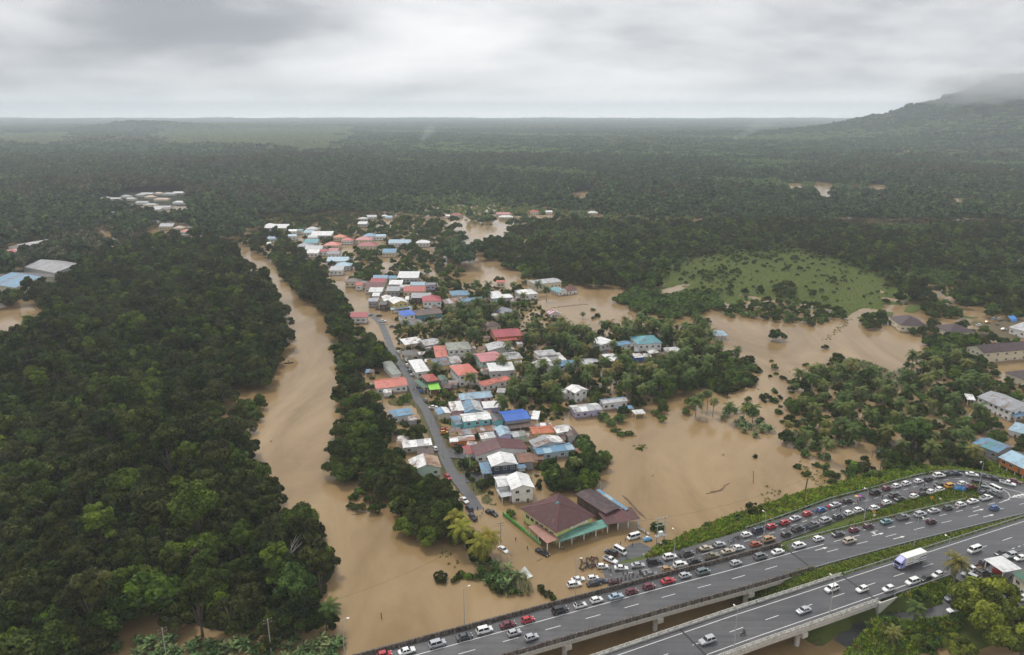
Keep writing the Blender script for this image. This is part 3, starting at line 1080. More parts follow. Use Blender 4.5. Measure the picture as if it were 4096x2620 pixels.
def shrub_mesh(key, seed, n, size, mat, R0=1.6, flat=.7, lobes=9):
    (V, F, T), C = crown(seed, n, size, R0=R0, base=-.2 * R0, flat=flat, lobes=lobes, lr=(.32, .5), spread=.75, jit=.8)
    return tone_mesh('shrub_' + key, V, F, T, [mat])
SHRUB = [shrub_mesh('a', 21, 800, .32, M['leafmid']), shrub_mesh('b', 22, 700, .34, M['leafgreen'], lobes=7), shrub_mesh('c', 23, 600, .36, M['leaf'], flat=1.0)]

def palm_meshes(seed, h, nf, fl, mat, droop=1.0):
    rg = np.random.default_rng(seed)
    V, F, T = [], [], []
    top = np.array([rg.uniform(-1, 1), rg.uniform(-1, 1), h])
    def add(vs, tn):
        b = len(V)
        V.extend(vs); F.append(tuple(range(b, b + len(vs)))); T.extend([tn] * len(vs))
    for k in range(nf):
        az = 2.4 * k + rg.uniform(-.25, .25)
        el = R(78) - R(105) * (k / nf) + rg.uniform(-.12, .12)
        ln_ = fl * rg.uniform(.85, 1.1)
        d = np.array([math.cos(az), math.sin(az), 0])
        side = np.array([-d[1], d[0], 0])
        p = top.copy(); e_ = el; sg = 15
        tn = np.clip(.75 - .5 * k / nf + rg.uniform(-.2, .2), 0, 1)
        for j in range(sg):
            q = p + (d * math.cos(e_) + np.array([0, 0, math.sin(e_)])) * ln_ / sg
            t = (j + .5) / sg
            wd = fl * .21 * math.sin(math.pi * min(1, .12 + t * .86)) ** .7
            up = np.array([0, 0, 1.0])
            for s_ in (-1, 1):
                fwd = (q - p)
                tip = p + fwd * 1.3 + side * s_ * wd - up * wd * (.35 + .3 * t)
                add([p, p + fwd * .85, tip + fwd * .35, tip - fwd * .15], tn + rg.uniform(-.25, .25))
            add([p - side * .04, p + side * .04, q + side * .03, q - side * .03], .9)
            p = q
            e_ -= droop * (.095 + .075 * t)
    cr_ = tone_mesh('palm_crown', V, F, np.clip(T, 0, 1), [mat])
    mb = MB()
    mb.tube([(0, 0, -1.5), (top[0] * .25, top[1] * .25, h * .4), (top[0] * .7, top[1] * .7, h * .75), tuple(top)], [.24, .18, .15, .14], 7)
    nuts = MB()
    for k in range(7):
        a = k * .9
        c = top + np.array([math.cos(a) * .33, math.sin(a) * .33, -.28 - .1 * (k % 2)])
        nuts.tube([c + [0, 0, -.16], c, c + [0, 0, .16]], [.06, .16, .05], 6)
    return cr_, mb.mesh('palm_trunk', M['palmbark']), nuts.mesh('coconuts', simple('green_coconut', (0.16, 0.15, 0.05), .6) if 'nut' not in M else M['nut'])
PALM = [palm_meshes(31, 9, 22, 4.2, M['palm']), palm_meshes(32, 11, 20, 4.4, M['palm'], 1.25), palm_meshes(33, 7, 24, 4.0, M['palm'], .85)]
PALMY = [palm_meshes(34, 8, 24, 5.2, M['palmyellow'], .95), palm_meshes(35, 6.5, 24, 5.0, M['palmyellow'], 1.05)]

def banana_mesh(seed, nl=9, h=3.2):
    rg = np.random.default_rng(seed)
    V, F, T = [], [], []
    for st in range(3):
        ox, oy = rg.uniform(-.7, .7, 2)
        hh = h * rg.uniform(.6, 1)
        for k in range(nl):
            az = 2.4 * k + rg.uniform(-.3, .3)
            e_ = R(80) - R(70) * k / nl
            d = np.array([math.cos(az), math.sin(az), 0]); side = np.array([-d[1], d[0], 0])
            p = np.array([ox, oy, hh * .55]); ln_ = rg.uniform(1.7, 2.5); tn = rg.uniform(.1, 1)
            for j in range(5):
                q = p + (d * math.cos(e_) + np.array([0, 0, math.sin(e_)])) * ln_ / 5
                w0 = .36 * math.sin(math.pi * (j + .25) / 5.4); w1 = .36 * math.sin(math.pi * (j + 1.25) / 5.4)
                for s_ in (-1, 1):
                    b = len(V)
                    V.extend([p, q, q + side * s_ * w1 - [0, 0, w1 * .3], p + side * s_ * w0 - [0, 0, w0 * .3]])
                    F.append((b, b + 1, b + 2, b + 3)); T.extend([tn + .1 * s_] * 4)
                p = q; e_ -= .3
    return tone_mesh('banana_leaves', V, F, np.clip(T, 0, 1), [M['banana']])
def banana_stem(seed, h=3.2):
    rg = np.random.default_rng(seed); mb = MB()
    for st in range(3):
        ox, oy = rg.uniform(-.7, .7, 2); hh = h * rg.uniform(.6, 1); rg.uniform(-.3, .3, 1)
        mb.tube([(ox * .7, oy * .7, -1), (ox, oy, hh * .6)], [.14, .09], 6)
    return mb.mesh('banana_stem', simple('banana_stem', (.12, .13, .05), .7))
BAN = [(banana_mesh(41), banana_stem(41)), (banana_mesh(42, 8, 2.6), banana_stem(42, 2.6))]

def tuft_mesh(seed, n, h, mat, w=.06, spread=.5):
    rg = np.random.default_rng(seed); V, F, T = [], [], []
    for k in range(n):
        a = rg.uniform(0, 6.28); r = rg.uniform(0, spread); d = np.array([math.cos(a), math.sin(a), 0])
        p = d * r * .7; hh = h * rg.uniform(.5, 1); lean = rg.uniform(.1, .6) * hh
        s_ = np.array([-d[1], d[0], 0]) * w; b = len(V)
        V.extend([p - s_, p + s_, p + d * lean * .4 + s_ * .8 + [0, 0, hh * .7], p + d * lean * .4 - s_ * .8 + [0, 0, hh * .7], p + d * lean + [0, 0, hh]])
        F.extend([(b, b + 1, b + 2, b + 3), (b + 3, b + 2, b + 4)]); T.extend([rg.uniform(0, 1)] * 5)
    return tone_mesh('tuft', V, F, T, [mat])

def dead_tree(seed, h):
    rg = np.random.default_rng(seed); mb = MB()
    mb.tube([(0, 0, -1), (.1, 0, h * .5), (.3, .2, h * .72)], [.3, .22, .16], 7)
    for k in range(9):
        a = rg.uniform(0, 6.28); e_ = rg.uniform(.5, 1.1); z0 = h * rg.uniform(.5, .72); l = h * rg.uniform(.25, .4)
        p1 = Vector((.2 + math.cos(a) * l * .5 * math.cos(e_), math.sin(a) * l * .5 * math.cos(e_), z0 + l * .5 * math.sin(e_)))
        p2 = Vector((.2 + math.cos(a) * l * math.cos(e_ * .8), math.sin(a) * l * math.cos(e_ * .8), z0 + l * math.sin(e_) * 1.05))
        mb.tube([(.2, .1, z0), p1, p2], [.11, .07, .02], 5)
        mb.tube([p1, p1 + Vector((rg.uniform(-1, 1), rg.uniform(-1, 1), rg.uniform(.3, 1.2)))], [.05, .015], 4)
    return mb.mesh('dead_tree', M['deadwood'])

# ------------------------------------------------------------------ uncounted growth: points that carry plants
def proto_collection(name, meshes):
    c = bpy.data.collections.new(name)
    for i, m in enumerate(meshes):
        c.objects.link(bpy.data.objects.new('%02d_%s' % (i, name), m))
    return c

def scatter(name, P, sc, rz, ki, coll, label, cat):
    me = bpy.data.meshes.new(name)
    me.from_pydata(np.asarray(P).tolist(), [], [])
    for nm, ty, val in (('sc', 'FLOAT', np.asarray(sc, np.float32)), ('rz', 'FLOAT', np.asarray(rz, np.float32)), ('ki', 'INT', np.asarray(ki, np.int32))):
        me.attributes.new(nm, ty, 'POINT').data.foreach_set('value', val)
    o = place(name, me)
    g = bpy.data.node_groups.new(name, 'GeometryNodeTree')
    g.interface.new_socket('Geometry', in_out='INPUT', socket_type='NodeSocketGeometry')
    g.interface.new_socket('Geometry', in_out='OUTPUT', socket_type='NodeSocketGeometry')
    N, L = g.nodes.new, g.links.new
    gi, go = N('NodeGroupInput'), N('NodeGroupOutput')
    ip, ci = N('GeometryNodeInstanceOnPoints'), N('GeometryNodeCollectionInfo')
    ci.inputs['Collection'].default_value = coll
    ci.inputs['Separate Children'].default_value = True
    ci.inputs['Reset Children'].default_value = True
    ip.inputs['Pick Instance'].default_value = True
    def attr(nm, ty):
        a = N('GeometryNodeInputNamedAttribute')
        a.data_type = ty
        a.inputs['Name'].default_value = nm
        return a.outputs['Attribute']
    cx, er = N('ShaderNodeCombineXYZ'), N('FunctionNodeEulerToRotation')
    L(attr('rz', 'FLOAT'), cx.inputs['Z'])
    L(cx.outputs[0], er.inputs[0])
    L(er.outputs[0], ip.inputs['Rotation'])
    L(attr('sc', 'FLOAT'), ip.inputs['Scale'])
    L(attr('ki', 'INT'), ip.inputs['Instance Index'])
    L(gi.outputs[0], ip.inputs['Points'])
    L(ci.outputs[0], ip.inputs['Instance'])
    L(ip.outputs[0], go.inputs[0])
    mod = o.modifiers.new('growth', 'NODES')
    mod.node_group = g
    tag(o, label, cat, kind='stuff')
    return o

def jgrid(x0, x1, y0, y1, sp, rg, jit=.42):
    xs = np.arange(x0, x1, sp); ys = np.arange(y0, y1, sp)
    X, Y = [a.ravel() for a in np.meshgrid(xs, ys)]
    return X + rg.uniform(-jit, jit, len(X)) * sp, Y + rg.uniform(-jit, jit, len(Y)) * sp

def in_poly(poly, sp, rg, z=0.0):
    wp = fa(poly, z)
    X, Y = jgrid(wp[:, 0].min(), wp[:, 0].max(), wp[:, 1].min(), wp[:, 1].max(), sp, rg)
    m = inside(X, Y, wp)
    return X[m], Y[m]

# ================================================================== houses
COL = {
    'white': (.72, .72, .71), 'pale grey': (.45, .46, .47), 'grey': (.3, .31, .33), 'dark grey': (.09, .09, .1), 'slate': (.17, .18, .22),
    'maroon': (.1, .026, .032), 'hall maroon': (.085, .024, .026), 'dark maroon': (.055, .03, .034), 'crimson': (.33, .05, .065), 'red': (.42, .07, .06), 'coral': (.56, .15, .11), 'pink': (.5, .19, .2),
    'orange': (.5, .14, .06), 'rust': (.3, .12, .07), 'tan': (.4, .28, .2), 'brown': (.085, .055, .05), 'blue': (.13, .28, .42), 'bright blue': (.03, .13, .5), 'pale blue': (.3, .44, .53),
    'teal': (.1, .3, .35), 'green': (.05, .14, .1), 'lime': (.22, .55, .05), 'sea green': (.1, .27, .22), 'grey green': (.25, .28, .24), 'dusty pink': (.35, .18, .14),
    'cyan': (.2, .52, .55), 'rose': (.6, .36, .4), 'lilac': (.42, .4, .6), 'mint': (.45, .6, .52), 'cream': (.62, .56, .42), 'yellow': (.62, .5, .2), 'orange paint': (.62, .2, .05),
    'navy': (.03, .05, .09), 'lemon': (.65, .65, .25), 'sky blue': (.4, .52, .62), 'brick': (.42, .22, .16), 'leaf green': (.1, .5, .1)}
DIMS = {}
HOUSES = []          # (label object, image box, footprint) for the planting later

def slope(mb, O, ux, up, L_, D, k=None, x0=0.0, x1=None, rib=.9, amp=.05, mi=0):
    """Ribbed sheet on a roof slope: eave from O along ux, rising along up; hips cut it at slope k."""
    x1 = L_ if x1 is None else x1
    nrm = ux.cross(up).normalized()
    n = max(2, int(round((x1 - x0) / rib)) * 2)
    top = lambda x: D if k is None else max(0.02, min(D, k * x, k * (L_ - x)))
    b = len(mb.v)
    xs = [x0 + (x1 - x0) * i / n for i in range(n + 1)]
    if k is not None:
        for c in (D / k, L_ - D / k):
            if x0 < c < x1 and min(abs(c - x) for x in xs) > .05: xs.append(c)
        xs.sort()
    for i, x in enumerate(xs):
        h = nrm * (amp * (i % 2))
        for q in (O + ux * x, O + ux * x + up * top(x)):
            mb.v.append(tuple(q + h)); mb.v.append(tuple(q + h - nrm * .09))
    for i in range(len(xs) - 1):
        a = b + 4 * i
        for f in ((a, a + 4, a + 6, a + 2), (a + 1, a + 3, a + 7, a + 5), (a, a + 1, a + 5, a + 4), (a + 2, a + 6, a + 7, a + 3)):
            mb.f.append(f); mb.m.append(mi)
    for a in (b, b + 4 * (len(xs) - 1)):
        mb.f.append((a, a + 2, a + 3, a + 1)); mb.m.append(mi)

def roof(parent, L_, W, h, kind, axis, pitch, cols, rust, sheets, thin=False, amp=.05):
    """Roof parts over the rectangle L_ x W (local x, y), eaves at h."""
    X, Y, Z = Vector((1, 0, 0)), Vector((0, 1, 0)), Vector((0, 0, 1))
    hx, hy = L_ / 2, W / 2
    S = []
    if kind == 'shed':
        S = [(Vector((-hx, -hy, h)), X, (Y * W + Z * pitch * W), L_, None)]
    elif kind == 'gable' and axis == 'x':
        S = [(Vector((-hx, -hy, h)), X, Y * hy + Z * pitch * hy, L_, None), (Vector((hx, hy, h)), -X, -Y * hy + Z * pitch * hy, L_, None)]
    elif kind == 'gable':
        S = [(Vector((-hx, hy, h)), -Y, X * hx + Z * pitch * hx, W, None), (Vector((hx, -hy, h)), Y, -X * hx + Z * pitch * hx, W, None)]
    elif kind == 'hip':
        m = min(hx, hy)
        for O, u, q, l in ((Vector((-hx, -hy, h)), X, Y, L_), (Vector((hx, -hy, h)), Y, -X, W), (Vector((hx, hy, h)), -X, -Y, L_), (Vector((-hx, hy, h)), -Y, X, W)):
            S.append((O, u, q * m + Z * pitch * m, l, math.sqrt(1 + pitch * pitch)))
    root = None
    for i, (O, u, upv, l, k) in enumerate(S):
        D = upv.length
        upn = upv.normalized()
        c = cols[min(i, len(cols) - 1)] if len(cols) <= 2 else cols[i % len(cols)]
        n = max(1, int(round(l / sheets))) if (sheets and k is None) else 1
        for j in range(n):
            mb = MB()
            g = .015
            slope(mb, O, u, upn, l, D, k, l * j / n + (g if j else 0), l * (j + 1) / n, rib=(.9 if not thin else 2.0), amp=amp)
            cc = c if len(cols) < 3 else cols[(i * n + j) % len(cols)]
            rs = rust * rnd.uniform(.4, 1.4)
            o = mb.build('roof' if root is None else ('roof_sheet' if n > 1 else 'roof_slope'), M['roof'], root or parent, color=(*COL[cc], min(1, rs)))
            if root is None: root = o
    if kind == 'gable' and not thin:
        rz = h + pitch * (hy if axis == 'x' else hx) + .06
        mb = MB()
        if axis == 'x': mb.hexa([(-hx, -.2, rz - .06), (hx, -.2, rz - .06), (hx, .2, rz - .06), (-hx, .2, rz - .06)], [(-hx, -.05, rz + .05), (hx, -.05, rz + .05), (hx, .05, rz + .05), (-hx, .05, rz + .05)])
        else: mb.hexa([(-.2, -hy, rz - .06), (.2, -hy, rz - .06), (.2, hy, rz - .06), (-.2, hy, rz - .06)], [(-.05, -hy, rz + .05), (.05, -hy, rz + .05), (.05, hy, rz + .05), (-.05, hy, rz + .05)])
        mb.build('ridge_cap', M['roof'], root, color=(*[k_ * .85 for k_ in COL[cols[0]]], rust * .5))
    return root

WIN = {}
def window_mesh(w_, h_):
    key = (round(w_, 1), round(h_, 1))
    if key not in WIN:
        f = MB()
        for a in ((-w_ / 2 - .09, -w_ / 2, -h_ / 2 - .09, h_ / 2 + .09), (w_ / 2, w_ / 2 + .09, -h_ / 2 - .09, h_ / 2 + .09), (-w_ / 2, w_ / 2, -h_ / 2 - .09, -h_ / 2), (-w_ / 2, w_ / 2, h_ / 2, h_ / 2 + .09), (-.03, .03, -h_ / 2, h_ / 2)):
            f.box(a[0], a[1], -.09, .0, a[2], a[3])
        p = MB().box(-w_ / 2, w_ / 2, -.045, -.005, -h_ / 2, h_ / 2)
        WIN[key] = (f.mesh('window', M['trim']), p.mesh('pane', M['pane']))
    return WIN[key]

def ctr_y(p): return p.y
def house(A, B, C, h, kind='gable', axis='x', rc='white', wc='white', pitch=.36, stilts=0.0, storeys=1, rust=.24, sheets=3.2, label=None, win=True, extra=(), over=.55, z0=None, cat='house', open_=False, near=True, wc2=None):
    rcs = rc if isinstance(rc, (list, tuple)) else [rc]
    a, b, c = at(*A, h), at(*B, h), at(*C, h)
    u = (b - a); u.z = 0
    L_ = u.length; u.normalize()
    n = Vector((-u.y, u.x, 0))
    W = (c - b).dot(n)
    L_ = max(3.0, min(L_, 60)); W = max(3.0, min(abs(W), 45))
    if not near:
        W = min(W, 14.0 if ctr_y(a) < 950 else 10.0, max(6.0, L_ * .8))
    ctr = a + u * L_ / 2 + n * W / 2
    base = z0 if z0 is not None else max(-.3, min(6.5, gz(ctr.x, ctr.y)))
    t = empty('house' if cat == 'house' else cat.replace(' ', '_'), (ctr.x, ctr.y, base), math.atan2(u.y, u.x))
    hh = h - base
    hx, hy = L_ / 2 - over, W / 2 - over
    rise = pitch * ((W / 2 if axis == 'x' else L_ / 2) if kind in ('gable',) else min(L_, W) / 2 if kind == 'hip' else W)
    cut = over * pitch
    lo = stilts - base if stilts else -1.0
    top = hh - .1 + cut
    if open_:
        for px in np.linspace(-hx, hx, max(2, int(L_ / 4) + 1)):
            for py in (-hy, hy):
                MB().box(px - .1, px + .1, py - .1, py + .1, -1.5, hh + .02 + (pitch * (py + W / 2) if kind == 'shed' else cut)).build('post', M['white'] if near else M['wood'], t)
    else:
        mb = MB()
        mb.box(-hx, hx, -hy, hy, lo, hh - .12 + cut)
        if kind == 'gable':
            if axis == 'x':
                pk = hh - .12 + pitch * W / 2
                mb.add([(-hx, -hy, top - .02), (-hx, hy, top - .02), (-hx, 0, pk), (hx, -hy, top - .02), (hx, hy, top - .02), (hx, 0, pk)], [(0, 2, 1), (3, 4, 5), (0, 3, 5, 2), (1, 2, 5, 4)])
            else:
                pk = hh - .12 + pitch * L_ / 2
                mb.add([(-hx, -hy, top - .02), (hx, -hy, top - .02), (0, -hy, pk), (-hx, hy, top - .02), (hx, hy, top - .02), (0, hy, pk)], [(0, 1, 2), (3, 5, 4), (0, 2, 5, 3), (1, 4, 5, 2)])
        elif kind == 'shed':
            zb = hh - .12 + pitch * (W - over)
            mb.add([(-hx, -hy, top - .02), (hx, -hy, top - .02), (hx, hy, top - .02), (-hx, hy, top - .02), (hx, hy, zb), (-hx, hy, zb)], [(0, 1, 4, 5), (0, 5, 3), (1, 2, 4), (2, 3, 5, 4)])
        wo = mb.build('wall', M['wall'], t, color=(*COL[wc], 0))
        if wc2:
            zm = lo + (hh - lo) * .5
            MB().box(-hx - .03, hx + .03, -hy - .03, hy + .03, zm, hh - .3).build('upper_wall', M['wall'], t, color=(*COL[wc2], 0))
        if win:
            wl = max(lo, 0.15)
            st = 2 if (storeys == 2) else 1
            off = .04 + (.03 if wc2 else 0)
            for side, ln_, rz in (('f', 2 * hx, 0.0), ('l', 2 * hy, -math.pi / 2), ('r', 2 * hy, math.pi / 2)):
                if ln_ < 2.2: continue
                k = max(1, min(7, int(ln_ / 3.0)))
                for s_ in range(st):
                    zc = wl + (hh - wl) * ((s_ + .56) / st)
                    ww, wh = (1.3, 1.1) if near else (1.5, 1.1)
                    if zc + wh / 2 > hh - .15: zc = hh - .2 - wh / 2
                    for i in range(k):
                        q = -ln_ / 2 + ln_ * (i + .5) / k + rnd.uniform(-.2, .2)
                        door = near and side == 'f' and s_ == 0 and i == k // 2
                        loc = (q, -hy - off, zc) if side == 'f' else ((-hx - off, -q, zc) if side == 'l' else (hx + off, q, zc))
                        if door:
                            dz0 = max(lo, .02) + .02
                            dh = min(2.0, hh - dz0 - .25)
                            dd = MB().box(-.45, .45, -.05, .03, 0, dh).build('door', M['wood'], t, loc=(q, -hy - off + .02, dz0))
                            continue
                        fm, pm = window_mesh(ww, wh)
                        wo_ = place('window', fm, t, loc, rz)
                        place('pane', pm, wo_)
        if stilts:
            for px in np.linspace(-hx + .2, hx - .2, max(2, int(L_ / 3.2) + 1)):
                for py in (-hy + .2, hy - .2):
                    MB().box(px - .12, px + .12, py - .12, py + .12, -2.2, lo - .002).build('stilt', M['white'] if near else M['wood'], t)
    r_ = roof(t, L_, W, hh, kind, axis, pitch, rcs, rust, sheets if near else 0, thin=not near)
    for (x0, x1, y0, y1, zz, ph, cc, posts) in extra:      # lean-to roofs, in metres from the centre: a sloping sheet on posts
        O = Vector((x0, y0, zz)); upv = Vector((0, y1 - y0, ph))
        mb = MB()
        slope(mb, O, Vector((1, 0, 0)), upv.normalized(), x1 - x0, upv.length)
        lt = mb.build('awning', M['roof'], t, color=(*COL[cc], .1))
        if posts:
            for px in np.linspace(x0 + .2, x1 - .2, max(2, int((x1 - x0) / 3.5) + 1)):
                MB().box(px - .08, px + .08, y0 + .15, y0 + .31, -1.5, zz - .06).build('post', M['white'], lt)
    DIMS[t.name] = (L_, W)
    if label: tag(t, label, cat)
    # picture box and plan, so that planting keeps the house in view
    us, vs = [], []
    for sx in (-L_ / 2, L_ / 2):
        for sy in (-W / 2, W / 2):
            q = ctr + u * sx + n * sy
            for z in (max(base, 0), h):
                p = proj(q.x, q.y, z); us.append(p[0]); vs.append(p[1])
    HOUSES.append((t, (min(us), max(us), min(vs), max(vs)), (ctr.x, ctr.y, max(L_, W) / 2), rcs[0], wc))
    return t

SHAPE = {'gable': 'gabled', 'hip': 'hipped', 'shed': 'flat sloping'}
WALLW = {'orange paint': 'orange'}
def H(A, B, C, h, kind, axis, rc, wc, label=None, **k):
    t = house(A, B, C, h, kind, axis, rc, wc, **k)
    rcs = rc if isinstance(rc, (list, tuple)) else [rc]
    st = 'two storey ' if k.get('storeys', 1) == 2 else ''
    al = label or '%s%s house with a %s %s roof' % (st, WALLW.get(wc, wc), ' and '.join(dict.fromkeys(rcs)) if len(set(rcs)) < 3 else 'patched ' + rcs[0], SHAPE[kind])
    tag(t, al, k.get('cat', 'house'))
    return t

# ---- the street of the flooded village, beside the asphalt lane
H((1840, 1601), (1972, 1588), (1962, 1562), 5.2, 'gable', 'x', 'pale blue', 'rose', 'pink walled house with long pale blue gabled roof behind the white roofed row', storeys=2)
H((1858, 1652), (1936, 1645), (1915, 1604), 4.2, 'gable', 'y', ['blue', 'pale grey'], 'sky blue', 'pale blue house with a half blue half grey gabled roof', rust=.25)
H((1806, 1646), (1858, 1641), (1843, 1610), 4.4, 'shed', 'x', 'white', 'rose', 'small pink house with a white sloping roof beside the lane', pitch=.1)
H((1934, 1634), (2005, 1629), (1994, 1608), 4.2, 'shed', 'x', 'white', 'lilac', 'lilac walled house with a white sloping roof', pitch=.12)
H((1752, 1660), (1806, 1652), (1792, 1627), 3.6, 'gable', 'y', ['blue', 'white'], 'cream', 'low cream house with a blue and white roof on the lane', pitch=.2)
H((1853, 1688), (1967, 1676), (1955, 1645), 6.4, 'gable', 'x', 'white', 'cyan', 'two storey turquoise house with a long white gabled roof', storeys=2, pitch=.25)
H((1824, 1700), (1852, 1695), (1842, 1664), 4.4, 'shed', 'x', 'blue', 'cyan', 'narrow blue roofed annexe at the end of the turquoise house', pitch=.1, win=False)
H((1968, 1690), (2018, 1682), (2000, 1654), 5.2, 'gable', 'y', 'dark grey', 'cyan', 'dark roofed house squeezed beside the turquoise one')
H((2022, 1687), (2124, 1674), (2104, 1633), 5.4, 'gable', 'x', 'bright blue', 'grey', 'house with a bright cobalt blue metal roof', pitch=.2, rust=0)
H((2122, 1676), (2152, 1678), (2135, 1646), 4.4, 'shed', 'x', 'white', 'grey', 'white sheet lean-to against the cobalt blue roofed house', pitch=.05, open_=True)
H((2035, 1716), (2132, 1706), (2126, 1685), 3.3, 'shed', 'x', 'brown', 'brown', 'dark brown veranda roof below the cobalt blue roof', pitch=.12, open_=True)
H((1834, 1741), (1907, 1735), (1901, 1716), 3.2, 'shed', 'x', ['pale grey', 'pale blue', 'grey', 'white'], 'grey', 'shed with a patched striped tin roof behind the turquoise house', pitch=.12, rust=.5, sheets=2)
H((1908, 1729), (1990, 1721), (1982, 1702), 3.4, 'shed', 'x', ['grey', 'pale grey', 'white', 'rust'], 'grey', 'longer shed under rusty striped tin sheets', pitch=.12, rust=.6, sheets=1.8)
H((1998, 1746), (2051, 1740), (2031, 1705), 5.2, 'gable', 'y', 'pale blue', 'lilac', 'violet gable fronted house with a pale blue grey roof')
H((2052, 1750), (2107, 1743), (2102, 1719), 3.8, 'gable', 'x', ['pale grey', 'grey green', 'pale grey'], 'mint', 'mint green cottage with a weathered grey roof', rust=.35)
H((1800, 1769), (1902, 1760), (1904, 1738), 3.2, 'gable', 'x', ['white', 'pale grey', 'rust', 'white'], 'orange paint', 'low orange walled house under patchy white tin', rust=.35, pitch=.2)
H((1926, 1757), (1986, 1749), (1983, 1730), 3.2, 'shed', 'x', ['white', 'pale grey', 'white'], 'white', 'small white shed between orange house and violet house', pitch=.15)
H((1902, 1824), (2114, 1797), (2088, 1757), 4.2, 'gable', 'y', 'maroon', 'white', 'long white house with a broad low maroon gable', pitch=.2, rust=.15)
H((1866, 1818), (1908, 1811), (1896, 1784), 3.4, 'shed', 'x', 'crimson', 'white', 'crimson roofed porch wing at the end of the maroon gabled house', pitch=.12)
H((2130, 1737), (2230, 1729), (2218, 1700), 4.2, 'gable', 'x', 'orange', 'yellow', 'yellow house with rusty orange roof', rust=.3, pitch=.22)
H((2228, 1733), (2290, 1722), (2290, 1692), 4.6, 'gable', 'x', ['white', 'pale grey'], 'white', 'white house with a white gabled roof beside rusty orange one', pitch=.25)
H((2272, 1748), (2320, 1742), (2306, 1702), 4.0, 'gable', 'y', 'brown', 'pale grey', 'small dark brown gabled house at the pond edge')
H((2140, 1792), (2262, 1772), (2240, 1742), 4.2, 'gable', 'y', ['grey', 'white'], 'pale grey', 'grey house whose roof is rusty grey on one side and white on the other', pitch=.25, rust=.3)
H((2150, 1818), (2300, 1797), (2292, 1768), 3.7, 'gable', 'x', ['blue', 'pale blue', 'blue'], 'sky blue', 'long low house with a patchy sky blue roof by the pond trees', rust=.2, pitch=.22)
H((1965, 1867), (2072, 1856), (2058, 1814), 6.6, 'gable', 'y', 'white', 'white', 'two storey white house with navy upper walls and white roof', storeys=2, wc2='navy', pitch=.3, rust=0)
H((1928, 1896), (1972, 1892), (1962, 1852), 3.4, 'shed', 'x', 'blue', 'white', 'blue roofed carport beside the navy and white house', pitch=.08, open_=True)
H((2070, 1876), (2106, 1872), (2102, 1852), 3.4, 'shed', 'x', 'blue', 'white', 'small blue roofed kitchen wing behind the navy and white house', pitch=.08)
H((2076, 1852), (2138, 1846), (2130, 1808), 4.2, 'gable', 'x', ['rust', 'tan', 'tan', 'grey'], 'grey', 'grey shed with faded pinkish rusty roof', rust=.5, pitch=.15)
H((2045, 1960), (2139, 1950), (2112, 1896), 6.2, 'gable', 'y', 'white', 'white', 'two storey white gable fronted house beside the maroon hall', storeys=2, pitch=.35, rust=.05)
H((1992, 1948), (2042, 1942), (2020, 1902), 5.0, 'gable', 'x', 'white', 'white', 'lower wing of the white gable fronted house', pitch=.2, rust=.05)
H((2005, 1990), (2048, 1982), (2032, 1952), 2.9, 'shed', 'x', 'pale grey', 'white', 'grey tin porch in front of white gable fronted house', pitch=.06, open_=True)
H((1645, 1884), (1766, 1870), (1750, 1824), 4.2, 'gable', 'y', ['white', 'tan'], 'mint', 'river side house whose roof is white on one slope and rusty on the other', rust=.35, pitch=.32)
H((1612, 1792), (1730, 1780), (1722, 1757), 3.2, 'shed', 'x', ['white', 'white', 'pale grey'], 'pale grey', 'low shack under loose white tin sheets between the lane and the river', pitch=.1, rust=.15)
H((1670, 1820), (1738, 1814), (1736, 1795), 2.9, 'shed', 'x', 'brown', 'brown', 'brown tin lean-to beside the lane near the white shack', pitch=.1, open_=True)
H((1566, 1670), (1655, 1655), (1656, 1632), 3.6, 'shed', 'x', 'blue', 'white', 'blue roofed house half hidden by a big dark tree at the lane', pitch=.12)
H((1504, 1556), (1633, 1541), (1618, 1506), 3.8, 'gable', 'x', ['coral', 'orange'], 'white', 'long white house with orange red roof on river side of lane', pitch=.28, rust=.1)
H((1568, 1500), (1607, 1494), (1580, 1450), 3.6, 'shed', 'x', ['grey green', 'grey green', 'yellow'], 'white', 'grey green roofed house with a yellow roof stripe', pitch=.08, sheets=2.2)
H((1664, 1490), (1719, 1483), (1695, 1443), 4.2, 'shed', 'x', 'white', 'white', 'house with a plain pale white roof beside parked cars on the lane', pitch=.08, rust=.05)
H((1714, 1483), (1738, 1477), (1722, 1448), 3.2, 'shed', 'x', 'brown', 'brown', 'narrow dark brown lean-to next to plain white roof', pitch=.08, open_=True)
H((1742, 1468), (1804, 1457), (1794, 1424), 4.2, 'gable', 'x', 'slate', 'yellow', 'yellow house with a slate dark roof')
H((1804, 1454), (1849, 1449), (1840, 1429), 3.8, 'shed', 'x', 'pale grey', 'white', 'small grey roofed wing beside the slate roofed yellow house', pitch=.15)
t29 = H((1834, 1503), (1915, 1492), (1886, 1452), 6.8, 'hip', 'x', 'coral', 'white', 'two storey house with coral hipped roof and yellow green balcony screens', storeys=2, pitch=.34, rust=0)
H((1708, 1528), (1758, 1520), (1745, 1492), 5.2, 'hip', 'x', 'red', 'green', 'dark green house with a red brown hipped roof', pitch=.4)
H((1718, 1560), (1763, 1556), (1758, 1532), 3.3, 'shed', 'x', 'lime', 'green', 'lime green awning in front of the dark green house', pitch=.05, open_=True, rust=0)
H((1694, 1553), (1716, 1548), (1701, 1513), 3.3, 'shed', 'x', 'green', 'green', 'dark green sheet roof beside the lime green awning', pitch=.05, open_=True)
H((1762, 1524), (1794, 1520), (1790, 1500), 4.4, 'gable', 'y', 'green', 'pale grey', 'little gabled house with dark green roof')
H((1958, 1486), (2062, 1480), (2040, 1452), 5.6, 'shed', 'x', 'white', 'pale grey', 'boxy grey walled house with one big white roof slab', pitch=.06, rust=0)
